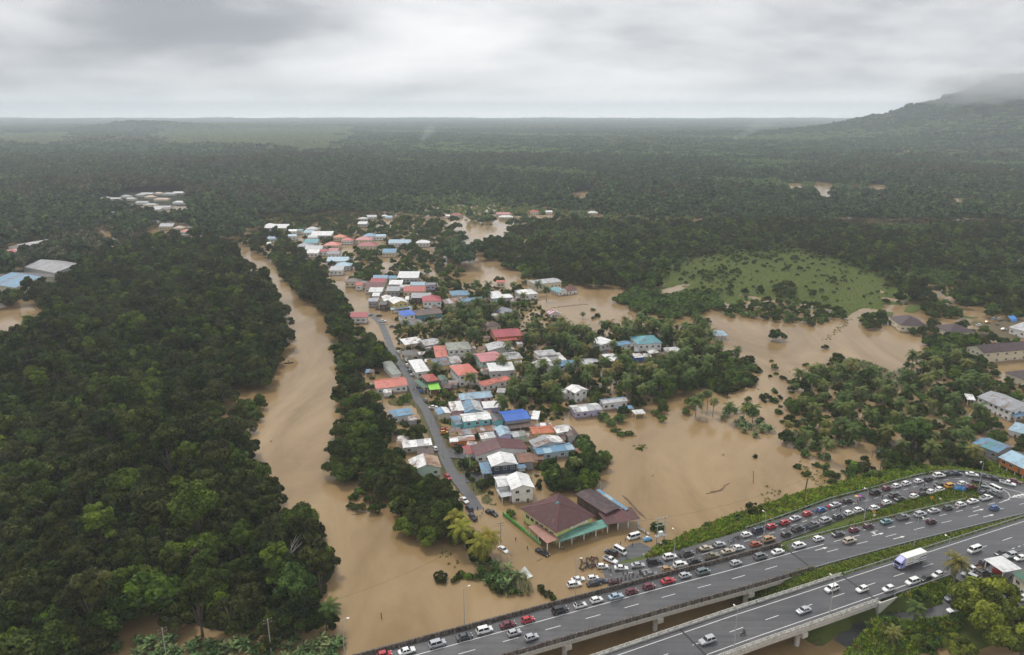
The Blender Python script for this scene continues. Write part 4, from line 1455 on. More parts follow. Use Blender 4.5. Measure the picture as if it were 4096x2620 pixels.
H((1928, 1546), (2046, 1518), (2040, 1498), 3.6, 'gable', 'x', 'coral', 'white', 'low house with faded coral roof among the palms', pitch=.3)
H((1925, 1449), (2018, 1437), (1986, 1404), 5.6, 'gable', 'x', ['pink', 'pink'], 'mint', 'pale mint house with a salmon pink roof', pitch=.2, rust=0, storeys=2)
H((2028, 1440), (2092, 1432), (2075, 1404), 4.6, 'gable', 'x', 'pale grey', 'yellow', 'ochre house with a pale grey roof beside the salmon pink one', pitch=.2)
H((1742, 1430), (1793, 1427), (1786, 1393), 4.2, 'shed', 'x', 'coral', 'white', 'house with plain orange red roof tucked behind a dark tree', pitch=.12)
H((1790, 1402), (1887, 1396), (1872, 1366), 6.2, 'hip', 'x', 'grey green', 'white', 'two storey white villa with arched porch and grey hipped roof', storeys=2, pitch=.32)
H((1886, 1400), (1902, 1397), (1896, 1375), 5.5, 'shed', 'x', 'brown', 'grey', 'brown roofed annexe behind the white villa', pitch=.05)
H((1620, 1380), (1696, 1369), (1686, 1349), 3.7, 'shed', 'x', 'white', 'grey', 'long open shelter with white roof north of the dark tree', pitch=.08, open_=True)
H((1700, 1384), (1766, 1373), (1752, 1349), 3.8, 'gable', 'x', 'pale grey', 'pale grey', 'pale grey curved roof shed beside the long white shelter', pitch=.22)
H((1614, 1423), (1676, 1417), (1662, 1398), 3.2, 'hip', 'x', 'dark grey', 'brown', 'dark grey open shed by the parked cars', open_=True, pitch=.3)
H((1980, 1350), (2088, 1342), (2076, 1311), 5.8, 'gable', 'x', 'crimson', 'orange paint', 'bright orange stilt house with crimson roof', stilts=2.6, pitch=.25, rust=0)
H((1992, 1366), (2072, 1358), (2070, 1349), 4.2, 'shed', 'x', 'red', 'orange paint', 'red porch roof in front of the bright orange house', pitch=.2, open_=True)
H((2086, 1345), (2115, 1340), (2110, 1326), 4.0, 'gable', 'x', 'crimson', 'orange paint', 'small crimson roofed annexe of the bright orange house', win=False)
H((1953, 1403), (2057, 1397), (2041, 1371), 3.8, 'gable', 'y', 'pale grey', 'pale grey', 'wide pale grey gabled house behind salmon pink roof', pitch=.22)
H((1610, 1265), (1664, 1258), (1656, 1242), 7.0, 'shed', 'x', 'bright blue', 'white', 'white tower like house with bright blue roof', storeys=2, pitch=.1, rust=0)
H((1664, 1264), (1772, 1252), (1762, 1229), 6.0, 'gable', 'x', 'brown', 'teal', 'long teal walled house with dark brown roof', pitch=.2)
H((1624, 1303), (1702, 1292), (1692, 1274), 5.0, 'hip', 'x', 'slate', 'yellow', 'yellow house with slate hipped roof below the white tower house', pitch=.35)
H((1574, 1216), (1634, 1209), (1620, 1189), 6.6, 'gable', 'y', 'white', 'yellow', 'two storey yellow house with white gable and pale blue porch', storeys=2, pitch=.3, rust=0, extra=((-8, 7, -9.4, -6.2, 3.2, .7, 'pale blue', True),))
H((1536, 1205), (1576, 1202), (1570, 1182), 6.0, 'gable', 'y', 'white', 'cream', 'narrow cream house with white roof beside two storey yellow house', pitch=.25)
H((1690, 1207), (1767, 1204), (1756, 1184), 6.0, 'hip', 'x', 'crimson', 'white', 'white house with crimson hipped roof and dark windows', pitch=.4, stilts=1.4, rust=0)
H((1805, 1183), (1882, 1179), (1870, 1161), 4.6, 'hip', 'x', 'blue', 'cream', 'cream house with steel blue hipped roof', pitch=.3)
H((1848, 1208), (1936, 1199), (1932, 1187), 3.6, 'gable', 'x', 'blue', 'pale grey', 'low house under rounded blue roof', pitch=.3)
H((1782, 1216), (1846, 1210), (1842, 1195), 3.4, 'shed', 'x', ['grey', 'pale grey', 'rust'], 'grey', 'grey tin shed next to the rounded blue roof', rust=.4, pitch=.1)
H((1968, 1195), (2022, 1190), (2016, 1170), 4.2, 'shed', 'x', 'white', 'pale grey', 'white roofed house facing the flooded field', pitch=.12, rust=0)
H((2020, 1192), (2054, 1189), (2050, 1178), 3.8, 'shed', 'x', 'white', 'pale grey', 'smaller white roofed wing facing the flooded field', pitch=.1, rust=0)
H((2084, 1180), (2154, 1174), (2136, 1154), 5.0, 'hip', 'x', 'white', 'white', 'white house with white hipped roof standing in flood water', pitch=.25, rust=0)
H((2140, 1139), (2249, 1126), (2242, 1108), 6.8, 'gable', 'x', 'pale grey', 'cream', 'long cream warehouse with grey gabled roof at the wood edge', pitch=.15, cat='warehouse')
H((2232, 1170), (2272, 1165), (2264, 1148), 3.2, 'gable', 'y', ['teal', 'white'], 'white', 'small hut with a half teal half white roof by the flooded field')
H((2272, 1166), (2312, 1160), (2306, 1147), 3.2, 'gable', 'x', 'maroon', 'white', 'small maroon roofed hut by the flooded field')
H((2202, 1258), (2246, 1253), (2241, 1240), 3.2, 'gable', 'y', ['crimson', 'white', 'crimson', 'white'], 'white', 'tiny hut with red and white striped roof alone in the flood', sheets=1.6)
H((2024, 1260), (2082, 1248), (2066, 1227), 4.2, 'gable', 'y', 'slate', 'brick', 'brick red gabled house with slate roof')
H((1948, 1310), (2007, 1300), (1996, 1285), 4.2, 'hip', 'x', 'brown', 'cream', 'cream house with dark brown hipped roof among palms', pitch=.4)
H((2345, 1361), (2404, 1380), (2476, 1369), 7.0, 'hip', 'x', 'white', 'white', 'large white stilt house with flat white hipped roof', stilts=2.4, storeys=1, pitch=.12, rust=.1)
H((2466, 1384), (2528, 1375), (2520, 1359), 5.2, 'gable', 'x', 'blue', 'white', 'blue roofed link building between two large stilt houses', stilts=1.6, pitch=.2)
H((2516, 1345), (2550, 1377), (2640, 1363), 7.0, 'hip', 'x', 'teal', 'white', 'large white stilt house with weathered teal blue hipped roof', stilts=2.4, pitch=.3, rust=.15)
H((2664, 1408), (2728, 1405), (2716, 1387), 3.2, 'gable', 'x', 'white', 'white', 'white tin roof hut among palms beside teal roofed house', pitch=.2)
H((2600, 1415), (2640, 1410), (2630, 1395), 3.2, 'shed', 'x', 'white', 'white', 'little white shelter in front of the teal roofed house', open_=True, pitch=.1)
H((2442, 1445), (2488, 1439), (2470, 1414), 3.2, 'shed', 'x', ['white', 'pale grey'], 'white', 'white sheet roof shelter below the large white stilt house', open_=True, pitch=.05)
H((2540, 1432), (2580, 1428), (2572, 1410), 3.2, 'gable', 'x', 'white', 'bright blue', 'hut with white roof and bright blue wall among the palms', pitch=.15)
H((2152, 1424), (2232, 1417), (2222, 1396), 4.6, 'hip', 'x', 'pale grey', 'white', 'open fronted white house with pale grey hipped roof', pitch=.25)
H((2165, 1450), (2268, 1440), (2236, 1413), 3.3, 'shed', 'x', ['pale grey', 'white', 'grey'], 'pale grey', 'ramshackle low house under torn pale tin sheets', rust=.3, pitch=.04)
H((2125, 1481), (2228, 1465), (2206, 1444), 3.9, 'gable', 'y', 'pale grey', 'white', 'broad white house with pale grey front gable', pitch=.22)
H((2234, 1465), (2316, 1454), (2306, 1436), 3.7, 'gable', 'x', 'blue', 'white', 'white stilt bungalow with sky blue roof', stilts=.8, pitch=.25, rust=0)
H((2322, 1465), (2406, 1462), (2382, 1432), 3.6, 'hip', 'x', 'pale grey', 'white', 'white bungalow with grey white hipped roof next to sky blue roof', pitch=.25)
H((2300, 1573), (2354, 1559), (2340, 1533), 6.0, 'gable', 'y', 'white', 'white', 'tall white house with white gable among dark trees', storeys=2, pitch=.3, rust=0)
H((2254, 1578), (2300, 1570), (2290, 1553), 3.6, 'shed', 'x', 'white', 'white', 'low white roofed wing beside the tall white house among trees', pitch=.1)
H((2412, 1615), (2514, 1603), (2500, 1586), 4.2, 'gable', 'x', ['pale grey', 'blue'], 'white', 'white house with grey and blue roof and blue porch by the pond', pitch=.22, extra=((-1, 7, -8.2, -5.2, 2.6, .6, 'blue', True),))
H((2298, 1650), (2412, 1638), (2396, 1610), 3.7, 'gable', 'x', ['pale grey', 'white', 'pale grey'], 'lilac', 'low lilac house with long grey white roof by the pond', rust=.25, pitch=.18)
H((2540, 1657), (2584, 1653), (2574, 1638), 2.2, 'shed', 'x', 'white', 'grey', 'tiny white roofed hut standing in the pond', pitch=.05, open_=True)
H((2850, 1344), (2914, 1342), (2904, 1324), 3.0, 'shed', 'x', 'pale blue', 'white', 'pale blue roofed shelter in the water beside the palm grove', pitch=.05, open_=True)

# balcony screens of the coral roofed house
for q in (-1.2, 2.2):
    MB().box(-1.5, 1.5, -.05, .05, -1.1, 1.1).build('balcony_screen', M['wall'], t29, loc=(q, -DIMS[t29.name][1] / 2 + .42, 4.7), color=(*COL['lemon'], 0))

# ---- houses on the right, beyond the slip road
H((3556, 1266), (3600, 1301), (3666, 1271), 5.0, 'hip', 'x', 'dark maroon', 'cream', 'cream bungalow with maroon tiled hipped roof at the marsh', pitch=.45, rust=0)
H((3730, 1302), (3800, 1331), (3876, 1316), 5.0, 'hip', 'x', 'dark maroon', 'cream', 'cream bungalow with dark hipped roof beside the red earth yard', pitch=.4, rust=0)
H((3862, 1386), (3938, 1414), (4140, 1366), 6.6, 'gable', 'y', 'dark maroon', 'cream', 'terrace of two storey cream houses under one dark maroon roof', storeys=2, pitch=.42, rust=0)
H((4015, 1488), (4122, 1528), (4170, 1482), 4.6, 'hip', 'x', 'dark maroon', 'cream', 'cream bungalow with maroon roof and red skirting', pitch=.4, rust=0)
H((3906, 1586), (4042, 1646), (4110, 1616), 5.4, 'gable', 'x', 'grey', 'white', 'long two storey white house with grey roof and many windows', storeys=2, pitch=.3)
H((3992, 1634), (4064, 1668), (4150, 1640), 3.6, 'shed', 'x', 'blue', 'grey', 'steel blue carport roof beside the long white house', pitch=.08, open_=True)
H((3868, 1598), (3904, 1602), (3912, 1584), 3.6, 'shed', 'x', 'white', 'white', 'small white porch at the end of the long white house', pitch=.08, open_=True)
H((4030, 1718), (4100, 1738), (4136, 1716), 3.2, 'shed', 'x', ['pale blue', 'white'], 'white', 'pale blue and white shed roof among trees', pitch=.1)
H((3888, 1772), (3992, 1812), (4060, 1790), 4.6, 'gable', 'x', ['blue', 'teal', 'blue'], 'grey', 'house with a mould streaked blue roof above the slip road', pitch=.2, rust=.3)
H((3992, 1828), (4132, 1893), (4184, 1850), 5.8, 'gable', 'x', ['pale blue', 'brown'], 'orange paint', 'orange stilt house with pale blue roof above the slip road', stilts=2.8, pitch=.3, rust=0)
H((4034, 1308), (4102, 1328), (4144, 1296), 5.0, 'gable', 'x', 'pale grey', 'white', 'grey roofed workshop beside the red earth yard', pitch=.2, cat='workshop')
# ---- sheds and works on the left edge
H((88, 1066), (218, 1092), (345, 1060), 8.0, 'gable', 'x', 'grey', 'pale grey', 'large grey gabled warehouse at the jungle edge', pitch=.22, cat='warehouse', win=False)
H((-60, 1132), (62, 1152), (226, 1102), 8.0, 'gable', 'x', ['blue', 'dark grey'], 'cream', 'warehouse with a sky blue roof slope and cream gable wall', pitch=.22, cat='warehouse', win=False)
H((-10, 1036), (138, 1018), (130, 984), 7.0, 'gable', 'x', ['white', 'red', 'pale grey', 'white'], 'cream', 'factory building with patched white and red roofs', pitch=.18, cat='factory', sheets=9)
H((108, 992), (252, 966), (236, 950), 6.0, 'gable', 'x', 'pale grey', 'white', 'long low warehouse with pale grey roof beside the patched factory', pitch=.2, cat='warehouse')

# ---- farther villages: roof boxes x0, x1, y0, y1 on the photo, roof colour, wall colour
FARV = {'far village upriver': [
    (1055, 1095, 884, 902, 'white', 'white', 'hip'), (1055, 1147, 899, 912, 'white', 'pale grey', 'shed'), (1152, 1186, 912, 925, 'white', 'white', 'gable'), (1186, 1210, 912, 922, 'teal', 'white', 'gable'),
    (1220, 1270, 905, 918, 'pale grey', 'cream', 'hip'), (1067, 1105, 936, 955, 'blue', 'white', 'gable'), (1150, 1185, 930, 945, 'pale blue', 'white', 'gable'), (1212, 1250, 920, 931, 'pale blue', 'white', 'shed'),
    (1240, 1325, 927, 942, 'white', 'pale grey', 'shed'), (1230, 1268, 937, 950, 'pale grey', 'white', 'gable'), (1212, 1268, 957, 972, 'teal', 'white', 'shed'), (1330, 1382, 935, 950, 'orange', 'cream', 'hip'),
    (1362, 1412, 947, 962, 'red', 'white', 'hip'), (1420, 1485, 942, 960, 'pink', 'cream', 'hip'), (1450, 1505, 930, 945, 'blue', 'white', 'hip'), (1502, 1542, 934, 946, 'pale blue', 'white', 'gable'),
    (1291, 1357, 965, 982, 'coral', 'cream', 'hip'), (1182, 1242, 970, 986, 'grey', 'white', 'hip'), (1217, 1287, 982, 998, 'pale grey', 'pale grey', 'gable'), (1222, 1272, 1002, 1013, 'white', 'white', 'shed'),
    (1272, 1310, 992, 1007, 'crimson', 'white', 'shed'), (1310, 1350, 990, 1004, 'pink', 'white', 'shed'), (1308, 1357, 1004, 1016, 'slate', 'white', 'gable'), (1425, 1505, 964, 984, 'crimson', 'cream', 'hip'),
    (1305, 1392, 1028, 1045, 'pale blue', 'white', 'gable'), (1337, 1402, 1050, 1064, 'pale blue', 'pale grey', 'hip'), (1315, 1370, 1067, 1082, 'pale grey', 'white', 'shed'), (1552, 1642, 957, 973, 'pale blue', 'white', 'gable'),
    (1662, 1717, 958, 972, 'white', 'white', 'hip'), (1527, 1582, 998, 1011, 'blue', 'cream', 'shed'), (1456, 1505, 853, 868, 'pale grey', 'white', 'gable'), (1430, 1468, 864, 876, 'pale grey', 'pale grey', 'hip'), (1429, 1467, 884, 896, 'white', 'pale grey', 'shed'),
    (1525, 1548, 852, 864, 'white', 'white', 'hip'), (1540, 1568, 861, 870, 'pale blue', 'white', 'shed'), (1066, 1082, 965, 975, 'white', 'cream', 'gable')],
  'houses along the flooded stream': [
    (1782, 1800, 854, 864, 'white', 'white', 'gable'), (1803, 1847, 850, 861, 'crimson', 'white', 'hip'), (1985, 2040, 845, 857, 'pink', 'white', 'gable'), (1995, 2052, 858, 869, 'white', 'cream', 'hip'),
    (2120, 2155, 836, 848, 'red', 'white', 'hip'), (2182, 2210, 838, 848, 'white', 'white', 'gable'), (2352, 2392, 842, 852, 'white', 'cream', 'hip'), (1985, 2020, 1115, 1130, 'coral', 'cream', 'gable')],
  'crowded houses at the head of the lane': [
    (1377, 1440, 1104, 1128, 'brown', 'cream', 'hip'), (1430, 1472, 1112, 1133, 'dark grey', 'cream', 'hip'), (1490, 1550, 1095, 1115, 'blue', 'cream', 'gable'), (1552, 1584, 1098, 1114, 'blue', 'white', 'shed'),
    (1588, 1673, 1097, 1112, 'white', 'pale grey', 'shed'), (1553, 1608, 1118, 1138, 'white', 'pale grey', 'shed'), (1477, 1538, 1120, 1132, 'crimson', 'mint', 'shed'), (1420, 1448, 1127, 1141, 'red', 'white', 'shed'),
    (1457, 1531, 1140, 1153, 'maroon', 'white', 'shed'), (1473, 1528, 1153, 1168, 'white', 'grey', 'shed'), (1487, 1517, 1173, 1184, 'white', 'white', 'shed'), (1543, 1598, 1145, 1164, 'grey', 'grey', 'shed'),
    (1597, 1640, 1133, 1150, 'pale grey', 'white', 'gable'), (1640, 1700, 1128, 1142, 'pale blue', 'rose', 'gable'), (1613, 1700, 1147, 1166, 'red', 'cream', 'gable'), (1643, 1723, 1173, 1192, 'grey', 'brown', 'gable'),
    (1703, 1742, 1125, 1140, 'slate', 'lilac', 'gable'), (1397, 1467, 1257, 1269, 'crimson', 'white', 'shed'), (1618, 1634, 1187, 1199, 'white', 'white', 'shed'), (1515, 1546, 1205, 1219, 'dark grey', 'brown', 'shed'), (1805, 1832, 1212, 1228, 'brown', 'white', 'shed'), (1470, 1510, 1195, 1206, 'grey', 'grey', 'shed')],
  'hamlet in the western woods': [
    (400, 436, 782, 792, 'pale grey', 'cream', 'hip'), (436, 480, 786, 796, 'grey', 'cream', 'gable'), (480, 520, 776, 786, 'pale grey', 'white', 'hip'), (497, 540, 786, 796, 'grey', 'cream', 'hip'), (540, 575, 770, 780, 'pale grey', 'white', 'hip'),
    (560, 610, 766, 776, 'grey', 'cream', 'gable'), (575, 620, 778, 788, 'tan', 'cream', 'hip'), (612, 648, 764, 774, 'tan', 'white', 'hip'), (650, 700, 766, 776, 'pale grey', 'white', 'hip'), (690, 757, 763, 772, 'white', 'pale grey', 'gable'),
    (612, 675, 786, 798, 'tan', 'cream', 'hip'), (540, 590, 800, 811, 'pale grey', 'white', 'gable'), (570, 625, 808, 820, 'grey', 'cream', 'hip'), (688, 748, 798, 810, 'white', 'white', 'hip'), (594, 640, 826, 838, 'white', 'pale grey', 'shed'), (612, 680, 818, 830, 'pale grey', 'white', 'gable'),
    (455, 505, 800, 810, 'pale grey', 'cream', 'gable'), (350, 378, 776, 784, 'white', 'white', 'hip'), (634, 690, 894, 906, 'pale grey', 'cream', 'gable'), (690, 735, 902, 913, 'tan', 'cream', 'hip'), (735, 770, 896, 908, 'brown', 'white', 'hip'), (783, 815, 908, 920, 'teal', 'white', 'gable'), (718, 762, 916, 927, 'coral', 'white', 'hip')],
  'roofs scattered through the far forest': [
    (290, 326, 718, 724, 'pale grey', 'white', 'gable'), (366, 388, 713, 719, 'blue', 'white', 'gable'), (875, 895, 691, 697, 'pale grey', 'white', 'gable'), (1070, 1094, 738, 744, 'pale grey', 'white', 'shed'), (1174, 1192, 737, 743, 'white', 'white', 'gable'), (1290, 1314, 757, 763, 'white', 'white', 'hip'), (1344, 1362, 685, 690, 'pale grey', 'cream', 'gable'), (984, 1000, 725, 730, 'white', 'white', 'shed'),
    (3698, 3732, 531, 536, 'white', 'white', 'gable'), (3746, 3782, 527, 532, 'pale grey', 'white', 'gable'), (3790, 3816, 523, 528, 'white', 'white', 'shed'), (3326, 3344, 547, 552, 'white', 'white', 'gable'), (3356, 3390, 545, 550, 'pale grey', 'white', 'gable')]}
def far_house(x0, x1, y0, y1, rc, wc, kind, grp):
    zc, zh = (3.6 if y1 < 880 else 4.8), 0.0
    if y0 < 620:                                           # up on the hill foot
        for _ in range(6):
            p = at((x0 + x1) / 2, y1, zh + 6)
            zh = max(1.2, float(hills(np.array([p.x]), np.array([p.y]))[0]) + 1.0)
    t = house((x0, y1), (x1, y1), (x1, y0), zc + zh, kind, 'x', rc, wc, pitch=.2 if kind == 'shed' else .42, near=False, win=(y1 > 840), z0=zh if zh > 1 else None, rust=.12)
    tag(t, None, 'house', grp)
    return t
for grp, lst in FARV.items():
    for r_ in lst:
        if grp.startswith('hamlet') and r_[4] in ('white', 'pale grey'): r_ = r_[:4] + ({'white': 'pale grey', 'pale grey': 'grey'}[r_[4]],) + r_[5:]
        t = far_house(*r_, grp)
        t['label'] = '%s %s roofed house, %s walls, %s' % (r_[4], {'gable': 'gable', 'hip': 'hip', 'shed': 'slope'}[r_[6]], WALLW.get(r_[5], r_[5]), {'far village upriver': 'upriver village', 'houses along the flooded stream': 'stream settlement', 'crowded houses at the head of the lane': 'lane head', 'hamlet in the western woods': 'western hamlet', 'roofs scattered through the far forest': 'in far forest'}[grp])

# tin sheds and lean-tos squeezed in between the village houses
shed_n = 0
for hh in [q for q in HOUSES if 1180 < q[1][3] < 1900 and q[1][0] < 2620]:
    for _try in range(3):
        if shed_n >= 60: break
        a_ = rnd.uniform(0, 6.28)
        r_ = hh[2][2] + rnd.uniform(1.5, 3.0)
        x, y = hh[2][0] + math.cos(a_) * r_, hh[2][1] + math.sin(a_) * r_
        if any(math.hypot(q[2][0] - x, q[2][1] - y) < q[2][2] * .75 + 2.4 for q in HOUSES): continue
        if min(np.hypot(LV.p[:, 0] - x, LV.p[:, 1] - y)) < 5.5: continue
        k = rnd.uniform(1.8, 3.0); zz = rnd.uniform(2.3, 3.0)
        c_ = rnd.choice(['grey', 'rust', 'pale grey', 'brown', 'blue', 'white', 'pale grey', 'slate'])
        A_, B_, C_ = proj(x - k, y - 2.2, zz), proj(x + k, y - 2.2 + rnd.uniform(-.6, .6), zz), proj(x + k, y + 2.2, zz)
        t = house(A_, B_, C_, zz, 'shed', 'x', c_, rnd.choice(['grey', 'brown', 'cream', 'white']), pitch=.12, rust=.45, sheets=2.2, win=False, over=.25, cat='shed', open_=rnd.random() < .35)
        tag(t, 'small %s tin shed beside the %s house with %s roof' % (c_, WALLW.get(hh[4], hh[4]), hh[3]), 'shed', 'tin sheds between the houses')
        shed_n += 1
        break

# look-alikes: say what they stand beside, else they share label and group
seen = {}
for hh in HOUSES:
    seen.setdefault(hh[0]['label'], []).append(hh)
for lab, lst in seen.items():
    if len(lst) > 1:
        for hh in lst:
            o = min((q for q in HOUSES if q[0] is not hh[0] and q[0]['label'] != lab), key=lambda q: math.hypot(q[2][0] - hh[2][0], q[2][1] - hh[2][1]))
            hh[0]['_nb'] = 'by %s roof' % o[3]
for lab, lst in seen.items():
    if len(lst) > 1:
        for hh in lst:
            hh[0]['label'] = lab + ', ' + hh[0]['_nb']
            del hh[0]['_nb']
            if 'group' not in hh[0]: hh[0]['group'] = 'village houses'

# ================================================================== the flooded hall by the junction
def hall():
    c0 = at(2236, 2075, 0)
    t = empty('hall', (c0.x, c0.y, 0))
    tag(t, 'big flooded hall with ribbed maroon hipped roof and green front awning', 'hall')
    def sub(A, B, C, h, kind, pitch, cols, wc, walls=True, axis='x', over=1.0, lo=-1.2, open_=False):
        a, b, c = at(*A, h), at(*B, h), at(*C, h)
        u = b - a; u.z = 0; L_ = u.length; u.normalize()
        n = Vector((-u.y, u.x, 0)); W = abs((c - b).dot(n))
        ctr = a + u * L_ / 2 + n * W / 2
        mb = MB(); hx, hy = L_ / 2 - over, W / 2 - over
        if walls:
            mb.box(-hx, hx, -hy, hy, lo, h - .15 + over * pitch * .9)
            if kind == 'gable':
                pk = h - .15 + pitch * W / 2
                mb.add([(-hx, -hy, h - .2), (-hx, hy, h - .2), (-hx, 0, pk), (hx, -hy, h - .2), (hx, hy, h - .2), (hx, 0, pk)], [(0, 2, 1), (3, 4, 5), (0, 3, 5, 2), (1, 2, 5, 4)])
        else:
            for px in np.linspace(-hx, hx, max(2, int(L_ / 4.2) + 1)):
                for py in (-hy,) if kind == 'shed' else (-hy, hy):
                    mb.box(px - .14, px + .14, py - .14, py + .14, lo, h - .02 + pitch * over)
        w_ = mb.build('wing_wall' if walls else 'post_row', M['wall'], t, loc=(ctr.x - c0.x, ctr.y - c0.y, 0), rz=math.atan2(u.y, u.x), color=(*COL[wc], 0))
        r_ = roof(w_, L_, W, h, kind, axis, pitch, cols, .12, 4.5, amp=.16 if kind == 'hip' else .06)
        return w_, L_, W
    m_, L_, W = sub((2079, 2034), (2224, 2133), (2400, 2074), 5.6, 'hip', .42, ['hall maroon'], 'lemon')
    # apex vent and ridge strips
    pk = 5.6 + .42 * min(L_, W) / 2
    MB().hexa([(-.8, -.8, pk - .4), (.8, -.8, pk - .4), (.8, .8, pk - .4), (-.8, .8, pk - .4)], [(-.3, -.3, pk + .35), (.3, -.3, pk + .35), (.3, .3, pk + .35), (-.3, .3, pk + .35)]).build('roof_vent', M['roof'], m_, color=(*COL['teal'], 0))
    mm = min(L_, W) / 2
    for sx, sy in ((-1, -1), (1, -1), (1, 1), (-1, 1)):
        ex = Vector((sx * L_ / 2, sy * W / 2, 5.64)); tx = Vector((sx * (L_ / 2 - mm), sy * (W / 2 - mm), pk + .08))
        MB().tube([ex, tx], .16, 5).build('hip_cap', M['roof'], m_, color=(*[k * 1.6 for k in COL['hall maroon']], 0))
    for y_, nn in ((-W / 2 + .93, 6),):
        for i in range(nn):
            fm, pm = window_mesh(1.6, 1.2)
            q = -L_ / 2 + 2 + (L_ - 4) * (i + .5) / nn
            o = place('window', fm, m_, (q, y_, 3.6)); place('pane', pm, o)
    b_, Lb, Wb = sub((2300, 1976), (2422, 2056), (2500, 2040), 5.0, 'gable', .12, ['dark maroon', 'dark maroon'], 'brown', over=.6)
    sub((2384, 1960), (2502, 2041), (2516, 2037), 4.6, 'shed', .02, ['blue', 'pale blue', 'blue'], 'white', walls=False, over=.2)
    sub((2428, 2100), (2562, 2074), (2522, 2036), 3.6, 'shed', .12, ['hall maroon', 'maroon', 'hall maroon'], 'white', walls=False, over=.5)
    sub((2237, 2168), (2436, 2104), (2408, 2082), 3.1, 'shed', .12, ['sea green'], 'white', walls=False, over=.35)
    sub((2112, 2106), (2188, 2174), (2234, 2156), 3.4, 'shed', .04, ['dusty pink'], 'white', walls=False, over=.4)
    # low walls with bays under the front awning, name board on the roof
    a, b = at(2240, 2180, .2), at(2437, 2117, .2)
    u = (b - a).normalized(); n = Vector((-u.y, u.x, 0)); ll = (b - a).length
    for i in range(8):
        p0 = a + u * (ll * i / 8 + .3) - c0 + n * .4; p1 = a + u * (ll * (i + 1) / 8 - .3) - c0 + n * .4
        for z0_, z1_ in ((-.8, .75), (1.15, 1.25)):
            MB().hexa([p0 + Vector((0, 0, z0_)), p1 + Vector((0, 0, z0_)), p1 + n * .15 + Vector((0, 0, z0_)), p0 + n * .15 + Vector((0, 0, z0_))], [p0 + Vector((0, 0, z1_)), p1 + Vector((0, 0, z1_)), p1 + n * .15 + Vector((0, 0, z1_)), p0 + n * .15 + Vector((0, 0, z1_))]).build('front_wall', M['wall'], t, color=(.4, .36, .29, 0))
    p0, p1 = at(2281, 2116, 4.6) - c0, at(2351, 2089, 4.6) - c0
    u = (p1 - p0).normalized(); n = Vector((-u.y, u.x, 0)) * .12
    z0_, z1_ = Vector((0, 0, -.1)), Vector((0, 0, 1.0))
    sg = MB().hexa([p0 + z0_, p1 + z0_, p1 + n + z0_, p0 + n + z0_], [p0 + z1_, p1 + z1_, p1 + n + z1_, p0 + n + z1_]).build('name_board', M['wall'], t, color=(.62, .58, .45, 0))
    for q in (.07, .93):
        c = p0 + (p1 - p0) * q - n * .25 + Vector((0, 0, .45))
        MB().hexa([c - u * .35 - Vector((0, 0, .35)), c + u * .35 - Vector((0, 0, .35)), c + u * .35 + n * .3 - Vector((0, 0, .35)), c - u * .35 + n * .3 - Vector((0, 0, .35))], [c - u * .35 + Vector((0, 0, .35)), c + u * .35 + Vector((0, 0, .35)), c + u * .35 + n * .3 + Vector((0, 0, .35)), c - u * .35 + n * .3 + Vector((0, 0, .35))]).build('board_emblem', M['white'], sg)
    return t
hall()
HOUSES.append((None, (2056, 2562, 1958, 2180), (at(2260, 2070)[0], at(2260, 2070)[1], 17), 'maroon', 'lemon'))
# bright green boundary wall beside the hall
a, b = at(2013, 2057, .7), at(2164, 2178, .7)
u = (b - a); u.z = 0; ll = u.length; u.normalize()
gw = empty('boundary_wall', (a.x, a.y, 0), math.atan2(u.y, u.x))
tag(gw, 'bright green boundary wall standing in the flood beside the maroon hall', 'wall')
n_ = 12
for i in range(n_):
    MB().box(ll * i / n_ + .12, ll * (i + 1) / n_ - .12, -.08, .08, -1.2, 1.5).build('wall_panel', M['wall'], gw, color=(.06, .5 - .02 * (i % 3), .08, 0) if i < 7 else (.25, .5, .2, 0))
    MB().box(ll * i / n_ - .12, ll * i / n_ + .12, -.15, .15, -1.2, 1.7).build('pillar', M['wall'], gw, color=(.1, .42, .12, 0))
# canopy and green roof in the lower car park
H((3934, 2236), (4014, 2290), (4068, 2264), 10.6, 'shed', 'x', 'white', 'white', 'white canopy over parked cars in the roadside car park', pitch=.02, open_=True, cat='canopy', rust=0, sheets=0, z0=7.05)
H((4046, 2290), (4130, 2360), (4200, 2290), 11.0, 'gable', 'x', ['green', 'teal'], 'cream', 'green roofed shop at the roadside car park', pitch=.25, z0=7.05, cat='shop')

# ================================================================== vehicles
def bevel(me, w_, seg=1):
    bm = bmesh.new(); bm.from_mesh(me)
    bmesh.ops.remove_doubles(bm, verts=bm.verts, dist=.001)
    bmesh.ops.recalc_face_normals(bm, faces=bm.faces)
    ed = [e_ for e_ in bm.edges if len(e_.link_faces) == 2 and e_.calc_face_angle(0) > .45]
    bmesh.ops.bevel(bm, geom=ed, offset=w_, segments=seg, affect='EDGES', clamp_overlap=True)
    bm.to_mesh(me); bm.free()
    return me

def loft(mb, prof, mi=0):
    """prof: list of (x, half width, z) rings given as lists of (y, z) half sections -> closed body."""
    rings = []
    for x, half in prof:
        rings.append([(x, -y, z) for y, z in half] + [(x, y, z) for y, z in reversed(half)])
    n = len(rings[0]); b = len(mb.v)
    for r_ in rings: mb.v += r_
    for i in range(len(rings) - 1):
        for k in range(n):
            mb.f.append((b + i * n + k, b + (i + 1) * n + k, b + (i + 1) * n + (k + 1) % n, b + i * n + (k + 1) % n)); mb.m.append(mi)
    mb.f.append(tuple(b + k for k in range(n))); mb.m.append(mi)
    mb.f.append(tuple(b + (len(rings) - 1) * n + k for k in reversed(range(n)))); mb.m.append(mi)

